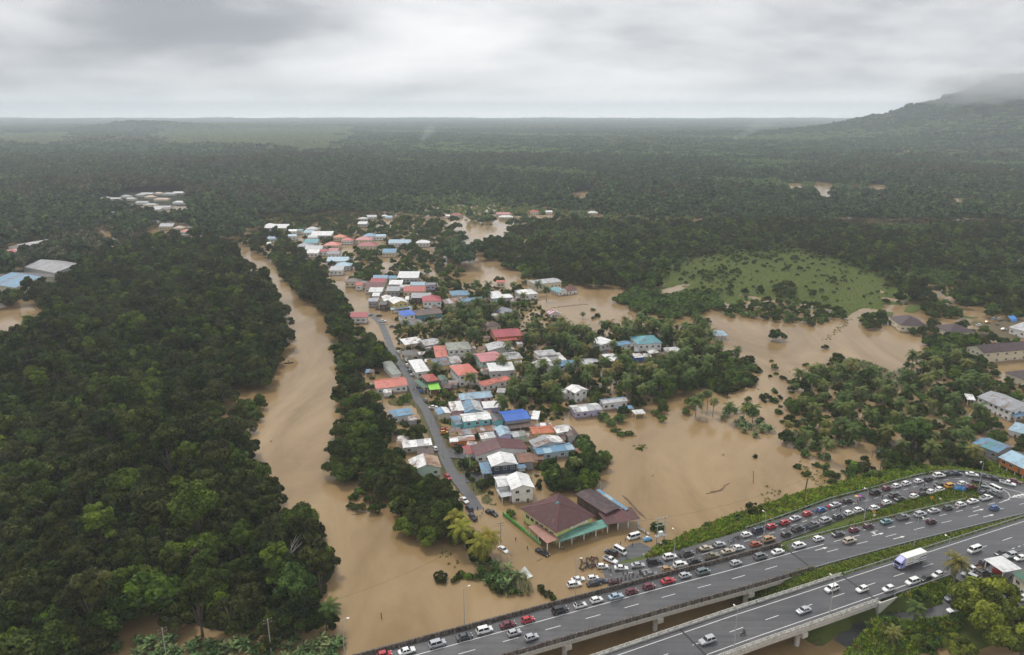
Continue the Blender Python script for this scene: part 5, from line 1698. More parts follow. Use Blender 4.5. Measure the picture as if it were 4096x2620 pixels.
# length, width, height, hood end x, windscreen top x, roof end x, tail glass bottom x, belt height, hood height, tail height
SPEC = {
    'hatchback': (3.7, 1.65, 1.5, .95, .3, -1.35, -1.72, .93, .9, .95),
    'sedan': (4.4, 1.7, 1.44, 1.05, .4, -.95, -1.55, .92, .86, .95),
    'people carrier': (4.5, 1.75, 1.74, 1.35, .8, -1.75, -2.15, 1.02, .98, 1.0),
    'four wheel drive': (4.6, 1.82, 1.8, 1.1, .5, -1.75, -2.15, 1.1, 1.08, 1.1),
    'pickup': (5.1, 1.8, 1.75, 1.15, .55, -.55, -.8, 1.08, 1.06, 1.05),
    'van': (4.8, 1.75, 2.0, 2.05, 1.5, -2.15, -2.36, 1.1, 1.0, 1.1)}

def wheel_mesh(r_, w_):
    mb = MB(); n = 12
    for (ra, rb, y0, y1, mi) in ((r_, r_, -w_ / 2, w_ / 2, 0),):
        vs = [(math.cos(2 * math.pi * k / n) * r_, y, math.sin(2 * math.pi * k / n) * r_) for y in (y0, y1) for k in range(n)]
        mb.add(vs, [(k, (k + 1) % n, n + (k + 1) % n, n + k) for k in range(n)] + [tuple(range(n)), tuple(range(n, 2 * n))[::-1]], 0)
    for s_ in (-1, 1):
        y = s_ * (w_ / 2 + .008)
        vs = [(math.cos(2 * math.pi * k / n) * r_ * .62, y, math.sin(2 * math.pi * k / n) * r_ * .62) for k in range(n)]
        mb.add(vs, [tuple(range(n))] if s_ < 0 else [tuple(range(n))[::-1]], 1)
    return mb.mesh('wheel', [M['tyre'], M['rim']])

CARP = {}
def car_parts(kind):
    if kind in CARP: return CARP[kind]
    Ln, W, Hh, hood, wst, re_, tb, belt, hz, tz = SPEC[kind]
    f, r_ = Ln / 2, -Ln / 2
    hw = W / 2; zb = .22 if kind not in ('four wheel drive', 'pickup') else .36
    mb = MB()
    sec = lambda k, top, s=1.0: [(hw * .9 * s, zb), (hw * s, zb + .2), (hw * s, max(top - .14, zb + .26)), (hw * .93 * s, top)]
    # lower body, nose to tail
    pr = [(f, sec(0, .62 if kind != 'van' else .8, .86)), (f - .22, sec(0, hz - .12, .97)), (hood, sec(0, hz)), (hood - .12, sec(0, belt)), (tb + .1, sec(0, belt if kind != 'pickup' else belt)), (tb - .02, sec(0, tz)), (r_ + .12, sec(0, tz - .02)), (r_, sec(0, tz - .22, .93))]
    if tb - .02 <= r_ + .12: pr = pr[:5] + [(r_ + .02, sec(0, tz - .05, .97))]
    loft(mb, pr)
    # cabin: tumblehome
    cw, rw = hw * .92, hw * .74
    mb.add([(hood - .05, -cw, belt - .02), (hood - .05, cw, belt - .02), (tb, cw, belt - .02), (tb, -cw, belt - .02), (wst, -rw, Hh), (wst, rw, Hh), (re_, rw, Hh), (re_, -rw, Hh)],
           [(0, 1, 5, 4), (1, 2, 6, 5), (2, 3, 7, 6), (3, 0, 4, 7), (4, 5, 6, 7)])
    if kind == 'pickup':                                       # cargo bed walls
        for y0, y1 in ((-hw, -hw + .1), (hw - .1, hw)): mb.box(r_ + .02, tb - .1, y0 * .98, y1 * .98, belt - .1, belt + .12)
        mb.box(r_ + .0, r_ + .08, -hw * .95, hw * .95, belt - .2, belt + .12)
    body = bevel(mb.mesh('body', M['paint']), .05)
    body.materials.clear(); body.materials.append(M['paint'])
    parts = [('body', body, (0, 0, 0), True)]
    def pane(name, a, b, c, d, ins=.08, push=.015):
        a, b, c, d = [Vector(p) for p in (a, b, c, d)]
        ce = (a + b + c + d) / 4; n_ = (b - a).cross(d - a).normalized()
        if n_.dot(ce - Vector((0, 0, .9))) < 0: n_ = -n_
        q = [p + (ce - p).normalized() * ins for p in (a, b, c, d)]
        m = MB().hexa([p - n_ * .02 for p in q], [p + n_ * push for p in q]).mesh(name, M['glass'])
        parts.append((name, m, (0, 0, 0), False))
    pane('windscreen', (hood - .05, -cw, belt), (hood - .05, cw, belt), (wst, rw, Hh), (wst, -rw, Hh))
    pane('rear_window', (tb, -cw, belt), (tb, cw, belt), (re_, rw, Hh), (re_, -rw, Hh), .14)
    mid = (wst + re_) / 2
    bm_ = (hood + tb) / 2
    for s_ in (-1, 1):
        pane('side_window', (hood - .12, s_ * cw, belt + .02), (bm_ + .03, s_ * cw, belt + .02), (mid + .03, s_ * rw, Hh - .03), (wst, s_ * rw, Hh - .03), .07)
        if kind != 'pickup' or True:
            pane('side_window', (bm_ - .03, s_ * cw, belt + .02), (tb + .1, s_ * cw, belt + .02), (re_ + .08, s_ * rw, Hh - .03), (mid - .03, s_ * rw, Hh - .03), .07)
    wr = .3 if kind in ('hatchback', 'sedan') else .36
    wm_ = wheel_mesh(wr, .2)
    for x in (f - .75, r_ + .75):
        for s_ in (-1, 1): parts.append(('wheel', wm_, (x, s_ * (hw - .07), wr), False))
    hl = MB().box(-.09, .06, -.16, .16, -.08, .08).mesh('headlight', M['lampw'])
    tl = MB().box(-.03, .05, -.1, .1, -.16, .16).mesh('tail_light', M['lampr'])
    for s_ in (-1, 1):
        parts.append(('headlight', hl, (f - .1, s_ * hw * .66, hz - .2 if kind != 'van' else .72), False))
        parts.append(('tail_light', tl, (r_ + .02, s_ * hw * .8, tz - .2), False))
    pl = MB().box(-.03, .03, -.26, .26, -.06, .06).mesh('number_plate', M['black'])
    parts.append(('number_plate', pl, (r_ - .01, 0, .6), False))
    CARP[kind] = parts
    return parts

PAINT = {'white': (.74, .74, .73), 'silver': (.42, .43, .45), 'grey': (.16, .17, .18), 'dark grey': (.06, .065, .07), 'black': (.014, .014, .016), 'red': (.42, .02, .03), 'maroon': (.13, .015, .03), 'dark maroon': (.06, .012, .022), 'blue': (.03, .11, .3), 'dark blue': (.025, .04, .075), 'pale blue': (.3, .4, .48),
         'beige': (.45, .4, .3), 'khaki': (.22, .2, .13), 'tan': (.4, .24, .1), 'yellow': (.55, .27, .02), 'orange': (.4, .09, .03), 'teal': (.12, .24, .26), 'grey green': (.13, .17, .17)}
CARS = []
def car(u, v, kind, colr, ln=None, z=None, ang=None, flip=False, row=None, roofc=None):
    if ln is not None:
        zz = 0.0
        for _ in range(4):
            p = at(u, v, zz + .6); i = ln.near(p.x, p.y); zz = ln.p[i, 2]
        a = math.atan2(ln.t[i, 1], ln.t[i, 0]) + (math.pi if flip else 0) + rnd.uniform(-.035, .035)
        if ang is not None: a += R(ang)
    else:
        p = at(u, v, z + .6); zz = z; a = R(ang)
    t = empty('car' if kind not in ('van', 'pickup') else kind, (p.x, p.y, max(zz, -.25)), a)
    for nm, me_, loc, painted in car_parts(kind):
        place(nm, me_, t, loc, color=PAINT[colr] if painted else None)
    if kind == 'pickup':
        place('cargo_bed', MB().box(-2.35, -.95, -.72, .72, 1.02, 1.09).mesh('cargo_bed', M['black']), t)
    if roofc:
        Ln, W, Hh, hood, wst, re_, *_x = SPEC[kind]
        MB().box(re_ + .05, wst - .05, -W * .36, W * .36, Hh, Hh + .03).build('roof_panel', M['paint'], t, color=PAINT[roofc])
    CARS.append((t, colr, kind, row))
    return t

S, HB, MPV, FW, PU, VN = 'sedan', 'hatchback', 'people carrier', 'four wheel drive', 'pickup', 'van'
ROWS = [
 ('parked on stained bridge shoulder', LA, False, [(1538, 2617, HB, 'red'), (1627, 2603, S, 'white'), (1749, 2574, MPV, 'silver'), (1857, 2546, S, 'dark grey'), (1938, 2520, MPV, 'white'), (2031, 2497, S, 'maroon'), (2111, 2478, HB, 'red'), (2240, 2440, FW, 'black'), (2321, 2420, HB, 'white'), (2386, 2399, HB, 'white'), (2463, 2385, S, 'pale blue'), (2527, 2364, HB, 'maroon'), (2595, 2344, HB, 'maroon'), (2672, 2322, S, 'red'),
   (2740, 2301, HB, 'silver'), (2811, 2286, MPV, 'grey green'), (2943, 2251, HB, 'silver'), (3041, 2225, MPV, 'grey'), (3111, 2206, S, 'white'), (3196, 2182, FW, 'white'), (3274, 2154, HB, 'white'), (3353, 2135, S, 'dark grey'), (3417, 2119, HB, 'maroon'), (3474, 2104, HB, 'dark maroon'), (3546, 2085, S, 'teal'), (3610, 2069, PU, 'grey'), (3680, 2057, FW, 'silver'), (3735, 2042, S, 'silver'), (3792, 2030, HB, 'dark grey'), (3843, 2017, HB, 'white'), (3891, 2004, S, 'white'), (3944, 1991, PU, 'white')]),
 ('driving out over the stained bridge road', LA, False, [(2057, 2530, HB, 'silver'), (2126, 2548, HB, 'silver'), (3398, 2163, FW, 'beige'), (3726, 2085, HB, 'dark maroon'), (3978, 2031, HB, 'blue')]),
 ('on the pale railed bridge road', LB, True, [(2830, 2562, FW, 'silver'), (3215, 2440, S, 'silver'), (3327, 2354, MPV, 'white'), (3448, 2356, HB, 'white'), (3554, 2354, HB, 'white'), (3650, 2326, MPV, 'white'), (3703, 2314, HB, 'black'), (3750, 2298, HB, 'white'), (3898, 2199, VN, 'white')]),
 ('parked on slip road flood side', LF, False, [(2410, 2265, HB, 'white'), (2485, 2271, S, 'white'), (2552, 2260, S, 'silver'), (2615, 2247, FW, 'black'), (2680, 2228, FW, 'white'), (2752, 2211, HB, 'dark grey'), (2825, 2192, S, 'beige'), (2880, 2177, HB, 'silver'), (2986, 2138, HB, 'white'), (3033, 2120, MPV, 'dark blue'), (3086, 2105, HB, 'red'), (3140, 2089, HB, 'red'), (3181, 2072, S, 'silver'), (3229, 2054, HB, 'red'), (3285, 2038, HB, 'blue'), (3341, 2018, S, 'silver'), (3392, 2003, HB, 'black'),
   (3501, 1969, FW, 'black'), (3547, 1952, HB, 'maroon'), (3586, 1943, HB, 'white'), (3625, 1933, HB, 'white'), (3674, 1924, HB, 'white'), (3715, 1916, HB, 'black'), (3756, 1902, FW, 'white'), (3787, 1894, HB, 'dark grey'), (3824, 1893, S, 'dark blue'), (3889, 1897, S, 'white'), (3936, 1904, HB, 'dark grey'), (3982, 1916, S, 'black'), (4031, 1933, PU, 'white'), (4058, 1924, S, 'maroon')]),
 ('parked on slip road wall side', LF, False, [(2297, 2339, FW, 'white'), (2312, 2317, S, 'white'), (2372, 2312, HB, 'white'), (2375, 2336, S, 'black'), (2404, 2325, S, 'dark blue'), (2462, 2327, S, 'dark maroon'), (2602, 2296, S, 'grey'), (2669, 2276, HB, 'tan'), (2722, 2259, FW, 'white'), (2778, 2244, S, 'black'), (2845, 2224, PU, 'khaki'), (2911, 2205, S, 'beige'), (2956, 2191, HB, 'white'), (3022, 2176, HB, 'orange'), (3074, 2157, FW, 'tan'), (3145, 2136, HB, 'black'), (3191, 2116, FW, 'black'), (3252, 2099, PU, 'grey'), (3302, 2081, FW, 'silver'), (3349, 2065, HB, 'dark grey'), (3395, 2051, HB, 'white'), (3434, 2039, HB, 'white'), (3498, 2031, HB, 'white'),
   (3546, 2009, HB, 'white'), (3600, 1995, S, 'black'), (3656, 1984, HB, 'white'), (3692, 1975, HB, 'black'), (3725, 1966, HB, 'white'), (3760, 1956, HB, 'white'), (3802, 1944, FW, 'yellow'), (3852, 1934, HB, 'white'), (3884, 1946, S, 'maroon'), (3945, 1957, FW, 'grey')]),
 ('double parked in the slip road middle', LF, False, [(3578, 1981, FW, 'dark grey'), (3700, 1958, HB, 'black'), (3759, 1939, S, 'black'), (3914, 1933, FW, 'black')]),
]
for row, ln, fl, lst in ROWS:
    for u, v, k, c_ in lst:
        car(u, v, k, c_, ln, flip=fl, row=row, roofc='black' if (u, v) == (2321, 2420) else None)
n_row = len(CARS)
# single ones
ONE = [(2170, 2211, PU, 'black', -.25, -42, 'black pickup wading through flood in front of the maroon hall'), (2445, 2211, FW, 'black', .0, 142, 'black four wheel drive on the awash forecourt beside white van'), (2480, 2203, VN, 'white', .05, -48, 'white van on the awash forecourt beside a black four wheel drive'), (2442, 2240, PU, 'white', .0, -40, 'white pickup on the awash forecourt near the heap of motorcycles'), (2535, 2147, VN, 'white', .0, 205, 'white minibus standing in shallow flood by the transformer poles'),
       (1792, 1908, HB, 'red', .66, -60, 'red hatchback parked on the dry village lane beside the dark trees'), (1858, 2000, S, 'white', .35, -58, 'white sedan at the waterline of the village lane'), (1877, 2034, MPV, 'dark blue', .2, 118, 'dark blue people carrier at the waterline beside bushes'), (1890, 2068, PU, 'dark blue', -.1, 118, 'dark pickup nosing under the bushes at the flooded lane'), (1967, 2053, PU, 'black', -.2, -40, 'black pickup in the flood at the end of the green wall'), (2013, 2199, S, 'white', -.35, -50, 'white sedan stranded in flood beside the leaning poles'),
       (1733, 1628, S, 'white', .75, 20, 'white sedan pulled off the lane in front of the low cream house'), (1702, 1600, HB, 'grey', .7, 118, 'grey hatchback on the lane behind the blue one'), (1683, 1563, HB, 'blue', .7, 118, 'blue hatchback on the village lane'), (1675, 1542, HB, 'white', .7, 118, 'white hatchback on the lane ahead of the blue one'), (1658, 1497, S, 'white', .6, 15, 'white sedan parked across the lane edge under the plain white roof'), (1638, 1483, HB, 'teal', .6, 118, 'teal hatchback on the lane beside the plain white roofed house'), (1627, 1460, HB, 'white', .55, 118, 'white hatchback queued on the lane near dark grey open shed'), (1634, 1447, PU, 'white', .55, 118, 'white pickup queued on the lane near dark grey open shed'), (1624, 1437, S, 'white', .5, 118, 'white sedan queued on the lane near dark grey open shed'),
       (1777, 1718, HB, 'red', .7, 15, 'red hatchback in the yard beside the dark round tree'), (1776, 1729, HB, 'yellow', .7, 15, 'yellow hatchback in the yard beside the dark round tree'), (1740, 1793, HB, 'white', .7, 115, 'white hatchback on the lane beside the tin shack'), (1593, 1408, HB, 'white', .4, 115, 'white hatchback at the flooded upper lane below the long shelter'), (1530, 1285, PU, 'white', .05, 10, 'white pickup on the flooded upper lane below yellow houses'), (1480, 1258, S, 'silver', 0, 60, 'silver sedan on the flooded upper lane by the crimson roof'), (1517, 1262, S, 'black', 0, 5, 'black sedan in the flooded yard at the upper lane'), (1570, 1305, S, 'dark grey', .0, 8, 'dark grey sedan in the flooded yard below the white tower house'), (1512, 1236, S, 'dark grey', 0, 20, 'dark grey sedan in the flooded yard above the upper lane'),
       (3880, 2307, FW, 'silver', 7.05, 130, 'silver four wheel drive at the mouth of the roadside car park'), (3934, 2293, FW, 'black', 7.05, 20, 'black four wheel drive in front of the white canopy'), (3805, 2392, HB, 'grey', 5.0, -165, 'grey hatchback on the sloping path below the palm'), (3818, 2438, S, 'white', 4.2, -165, 'white sedan on the sloping path under the yellow green tree'), (3925, 2421, HB, 'white', 7.05, 200, 'white hatchback half under the yellow green tree'), (4068, 2367, S, 'silver', 7.05, 200, 'silver sedan in front of the green roofed shop'), (4090, 2392, HB, 'white', 7.05, 200, 'white hatchback beside the silver sedan at the green roofed shop'), (4030, 2352, S, 'maroon', 7.05, 200, 'maroon sedan under the eaves of the green roofed shop'), (4041, 2222, FW, 'silver', 7.05, 195, 'silver four wheel drive behind the white canopy'), (4004, 2214, HB, 'black', 7.05, 195, 'black hatchback behind the white canopy'), (4080, 2232, HB, 'white', 7.05, 195, 'white hatchback behind the white canopy'), (3940, 2248, HB, 'dark blue', 7.05, 20, 'dark blue hatchback under the corner of the white canopy'),
       (3979, 1955, VN, 'white', 7.0, 112, 'white van parked across the slip road nose'), (3932, 1970, HB, 'dark grey', 7.0, 25, 'dark grey hatchback on the slip road nose beside grey four wheel drive'), (3980, 1973, PU, 'grey', 7.0, 112, 'grey pickup parked behind white van at the slip road nose'),
       (3915, 1300, PU, 'white', 1.2, 30, 'white pickup on the red earth yard'), (3950, 1288, S, 'yellow', 1.2, 20, 'yellow sedan on the red earth yard'), (3990, 1296, HB, 'grey', 1.2, 40, 'grey hatchback on the red earth yard'), (4015, 1316, S, 'white', 1.2, 20, 'white sedan beside the grey roofed workshop'), (3975, 1276, MPV, 'pale blue', 1.2, 30, 'pale blue people carrier on the red earth yard'), (4000, 1276, FW, 'beige', 1.2, 10, 'beige four wheel drive on the red earth yard beside the tarpaulin')]
for u, v, k, c_, z, an, lab in ONE:
    t = car(u, v, k, c_, z=z, ang=an)
    tag(t, lab, {'van': 'van', 'pickup': 'pickup'}.get(k, 'car'))
short = {FW: '4x4'}
for row, ln, fl, lst in ROWS:
    rs = [c for c in CARS[:n_row] if c[3] == row]
    labs = {}
    for i, (t, c_, k, _) in enumerate(rs):
        nm = lambda q: '%s %s' % (q[1], {FW: 'jeep', MPV: 'minivan'}.get(q[2], q[2]))
        if row.startswith('parked'):
            if i == 0: lab = '%s %s, next to a %s' % (nm(rs[i]), row, nm(rs[1]))
            elif i == len(rs) - 1: lab = '%s %s, beyond a %s' % (nm(rs[i]), row, nm(rs[i - 1]))
            else: lab = '%s %s, between %s and %s' % (nm(rs[i]), row, nm(rs[i - 1]), nm(rs[i + 1]))
        else:
            lab = '%s %s' % (nm(rs[i]), row) + ((' beside a ' + nm(rs[i - 1])) if sum(nm(q) == nm(rs[i]) for q in rs) > 1 and i else '')
        tag(t, lab, {'van': 'van', 'pickup': 'pickup'}.get(k, 'car'), 'cars ' + row)

# ---- box truck
def truck():
    p = at(3636, 2245, ZB + 1.2)
    i = LB.near(p.x, p.y)
    t = empty('box_truck', (p.x, p.y, ZB), math.atan2(LB.t[i, 1], LB.t[i, 0]) + math.pi)
    tag(t, 'white box truck with violet blue cab and dark stripes on the cargo box', 'truck')
    MB().box(-5.6, 4.3, -.5, .5, .6, .95).build('chassis', M['black'], t)
    bx = bevel(MB().box(-5.8, 2.9, -1.22, 1.22, 1.0, 3.75).mesh('cargo_box', M['white']), .05)
    b = place('cargo_box', bx, t)
    nv = simple('dark_blue_livery', (.03, .035, .16), .4)
    rd = simple('red_livery', (.35, .04, .05), .4)
    for s_ in (-1, 1):
        y = s_ * 1.232
        def poly(pts, mat, nm='livery_stripe'):
            q = [(x, y, z) for x, z in pts]
            m = MB().add(q + [(x, y - s_ * .01, z) for x, z in pts], [tuple(range(len(pts))) if s_ < 0 else tuple(range(len(pts)))[::-1]]).mesh(nm, mat)
            place(nm, m, b)
        poly([(-5.6, 2.75), (-3.2, 2.75), (-2.6, 2.2), (-.6, 2.2), (-.6, 2.05), (-2.9, 2.05), (-3.5, 2.4), (-5.6, 2.4)], nv)
        poly([(-5.6, 1.75), (-2.5, 1.75), (-2.3, 1.5), (-5.6, 1.5)], nv)
        poly([(-.4, 1.75), (2.4, 1.75), (2.4, 1.5), (-.4, 1.5)], rd)
        for x in (-.2, 1.0): poly([(x, 3.2), (x + .9, 3.2), (x + .9, 2.3), (x, 2.3)], M['trim'], 'side_panel')
    pc = simple('violet_cab_paint', (.36, .36, .68), .35)
    cb = MB().hexa([(3.0, -1.2, .55), (5.2, -1.2, .55), (5.2, 1.2, .55), (3.0, 1.2, .55)], [(3.0, -1.15, 2.5), (4.85, -1.12, 2.5), (4.85, 1.12, 2.5), (3.0, 1.15, 2.5)])
    cb.hexa([(3.0, -1.1, 2.5), (4.7, -1.05, 2.5), (4.7, 1.05, 2.5), (3.0, 1.1, 2.5)], [(3.0, -1.0, 3.55), (3.3, -.95, 3.55), (3.3, .95, 3.55), (3.0, 1.0, 3.55)])
    c = place('cab', bevel(cb.mesh('cab', pc), .04), t)
    MB().hexa([(5.1, -1.0, 1.55), (5.1, 1.0, 1.55), (5.05, 1.0, 1.55), (5.05, -1.0, 1.55)], [(4.93, -1.0, 2.35), (4.93, 1.0, 2.35), (4.88, 1.0, 2.35), (4.88, -1.0, 2.35)]).build('windscreen', M['glass'], c)
    MB().box(5.2, 5.23, -.8, .8, .75, 1.2).build('grille', M['black'], c)
    for s_ in (-1, 1):
        MB().box(3.9, 4.7, s_ * 1.165 - .03, s_ * 1.165 + .03, 1.6, 2.25).build('side_window', M['glass'], c)
        MB().box(5.15, 5.25, s_ * .95 - .18, s_ * .95 + .18, .7, .95).build('headlight', M['lampw'], c)
        MB().box(5.0, 5.12, s_ * 1.38 - .08, s_ * 1.38 + .08, 1.6, 2.2).build('mirror', M['black'], c)
    wm_ = wheel_mesh(.5, .3)
    for x in (4.1, -2.9, -4.1):
        for s_ in (-1, 1): place('wheel', wm_, t, (x, s_ * 1.0, .5))
truck()
def lorry():
    p = at(3903, 2270, 8.2)
    t = empty('flatbed_lorry', (p.x, p.y, 7.05), R(200))
    tag(t, 'small white flatbed lorry with a wooden bed in the roadside car park', 'truck')
    cb = MB().hexa([(.9, -.85, .5), (2.4, -.85, .5), (2.4, .85, .5), (.9, .85, .5)], [(.9, -.8, 2.0), (2.1, -.78, 2.0), (2.1, .78, 2.0), (.9, .8, 2.0)])
    c = place('cab', bevel(cb.mesh('cab', M['white']), .05), t)
    MB().hexa([(2.36, -.7, 1.2), (2.36, .7, 1.2), (2.3, .7, 1.2), (2.3, -.7, 1.2)], [(2.17, -.7, 1.85), (2.17, .7, 1.85), (2.1, .7, 1.85), (2.1, -.7, 1.85)]).build('windscreen', M['glass'], c)
    for s_ in (-1, 1): MB().box(1.2, 1.95, s_ * .83 - .03, s_ * .83 + .03, 1.25, 1.8).build('side_window', M['glass'], c)
    MB().box(-2.4, .8, -.9, .9, .75, .85).build('bed', M['wood'], t)
    for a in ((-2.4, .8, -.9, -.84), (-2.4, .8, .84, .9), (-2.4, -2.34, -.84, .84), (.74, .8, -.84, .84)): MB().box(a[0], a[1], a[2], a[3], .85, 1.3).build('bed_side', M['wood'], t)
    MB().box(-2.3, 2.2, -.35, .35, .45, .7).build('chassis', M['black'], t)
    wm_ = wheel_mesh(.36, .22)
    for x in (1.7, -1.5):
        for s_ in (-1, 1): place('wheel', wm_, t, (x, s_ * .72, .36))
lorry()
def digger():
    p = at(3992, 2292, 7.6); t = empty('excavator', (p.x, p.y, 7.05), R(-35))
    tag(t, 'red excavator with folded arm under the edge of the white canopy', 'excavator')
    red = simple('red_machine_paint', (.4, .03, .02), .45)
    for s_ in (-1, 1): place('track', bevel(MB().box(-1.4, 1.4, s_ * .9 - .22, s_ * .9 + .22, 0, .6).mesh('track', M['black']), .15, 2), t)
    place('body', bevel(MB().box(-1.5, .9, -.85, .85, .7, 1.6).mesh('body', red), .08), t)
    c = place('cab', bevel(MB().box(-.1, .9, -.8, .1, 1.6, 2.5).mesh('cab', red), .06), t)
    MB().box(.88, .92, -.7, 0, 1.8, 2.4).build('window', M['glass'], c)
    MB().tube([(.9, .35, 1.3), (2.6, .35, 2.6), (3.9, .35, 1.6)], [.2, .18, .15], 6).build('boom', red, t)
    MB().tube([(3.9, .35, 1.7), (3.3, .35, .5)], [.14, .12], 6).build('arm', red, t)
    place('bucket', bevel(MB().box(2.9, 3.5, 0, .7, .1, .6).mesh('bucket', M['black']), .1), t)
digger()

# ---- motorcycles
def bike_proto():
    n = 12; wh = MB()
    vs = []
    for rr, y in ((.29, -.04), (.29, .04), (.2, .04), (.2, -.04)):
        vs += [(math.cos(2 * math.pi * k / n) * rr, y, math.sin(2 * math.pi * k / n) * rr) for k in range(n)]
    fs = [(r_ * n + k, r_ * n + (k + 1) % n, ((r_ + 1) % 4) * n + (k + 1) % n, ((r_ + 1) % 4) * n + k) for r_ in range(4) for k in range(n)]
    wh.add(vs, fs); wh.box(-.2, .2, -.015, .015, -.02, .02); wh.box(-.02, .02, -.015, .015, -.2, .2)
    wm_ = wh.mesh('wheel', M['tyre'])
    b = MB().hexa([(-.35, -.12, .4), (.3, -.1, .35), (.3, .1, .35), (-.35, .12, .4)], [(-.75, -.09, .78), (.42, -.07, .6), (.42, .07, .6), (-.75, .09, .78)])
    b.hexa([(.3, -.16, .4), (.45, -.16, .4), (.45, .16, .4), (.3, .16, .4)], [(.45, -.13, .95), (.55, -.13, .95), (.55, .13, .95), (.45, .13, .95)])
    bd = bevel(b.mesh('body', M['paint']), .03)
    st = bevel(MB().box(-.8, .15, -.13, .13, .78, .86).mesh('seat', M['black']), .03)
    hb = MB().tube([(.5, -.33, 1.02), (.55, 0, .98), (.5, .33, 1.02)], .025, 5).mesh('handlebar', M['black'])
    fk = MB().tube([(.55, 0, .95), (.72, 0, .3)], .045, 5).mesh('fork', M['steel'])
    hd = MB().tube([(.52, 0, .9), (.64, 0, .88)], [.1, .08], 8).mesh('headlight', M['lampw'])
    return wm_, bd, st, hb, fk, hd
BK = bike_proto()
def bike(p, a, c, tilt=0.0, label=None, grp=None):
    t = empty('motorcycle', p, a)
    t.rotation_euler = (tilt, 0, a)
    place('body', BK[1], t, color=c); place('seat', BK[2], t); place('handlebar', BK[3], t); place('fork', BK[4], t); place('headlight', BK[5], t)
    place('wheel', BK[0], t, (-.58, 0, .29)); place('wheel', BK[0], t, (.7, 0, .29))
    tag(t, label, 'motorcycle', grp)
    return t
BC = [(.02, .02, .022), (.16, .02, .03), (.03, .03, .05), (.3, .03, .03), (.05, .1, .3), (.4, .4, .4), (.02, .02, .02)]
bc = lambda: rnd.choice(BC)
for r_ in range(4):
    for k in range(6):
        p = at(2326 + 13 * k + rnd.uniform(-6, 6), 2240 + 11 * r_ - k * 1.5 + rnd.uniform(-4, 4), .4)
        bike((p.x, p.y, -.02), R(rnd.uniform(40, 170)), rnd.choice(BC[:3]), rnd.uniform(-.2, .35), 'motorcycle packed in the dark heap of bikes at the edge of the flood', 'motorcycles heaped at the flood edge')
for k in range(9):
    p = at(2440 + 15 * k, 2326 - 3.2 * k + (6 if k % 2 else 0), .8); i = LF.near(p.x, p.y)
    bike((p.x, p.y, max(0, LF.p[i, 2])), R(rnd.uniform(60, 110)), bc(), .12, 'motorcycle in the row against the foot of the stained parapet', 'motorcycles along the parapet')
for u, v in ((2560, 2290), (2572, 2300), (2583, 2285), (2645, 2250), (2715, 2222), (2722, 2220), (2785, 2202), (2792, 2200), (2852, 2185), (2920, 2165), (2932, 2160), (2945, 2152), (2955, 2150), (3060, 2112), (3112, 2096), (3258, 2046), (3312, 2030), (3366, 2010), (3222, 2108), (3380, 2060), (3365, 2066), (3460, 2036), (3532, 2012), (3520, 2018), (3640, 1975), (3655, 1970), (3450, 1990), (3890, 1985), (3878, 1988)):
    zz = 0
    for _ in range(4):
        p = at(u, v, zz + .5); i = LF.near(p.x, p.y); zz = max(0, LF.p[i, 2])
    bike((p.x, p.y, zz), math.atan2(LF.t[i, 1], LF.t[i, 0]) + R(rnd.uniform(50, 120)), bc(), .12, 'motorcycle squeezed between cars parked on the slip road', 'motorcycles between the slip road cars')
p = at(2470, 2236, .5)
for u, v, l in ((2513, 2235, 'lone motorcycle lying on the awash forecourt'), (2247, 2192, 'white motorcycle in the flood before the hall porch'), (1815, 1842, 'motorcycle parked on the driveway by the maroon gabled house')):
    p = at(u, v, .3); bike((p.x, p.y, max(.0, gz(p.x, p.y)) if v > 2000 else .68), R(-50), (.5, .5, .5) if 'white' in l else bc(), .15, l)

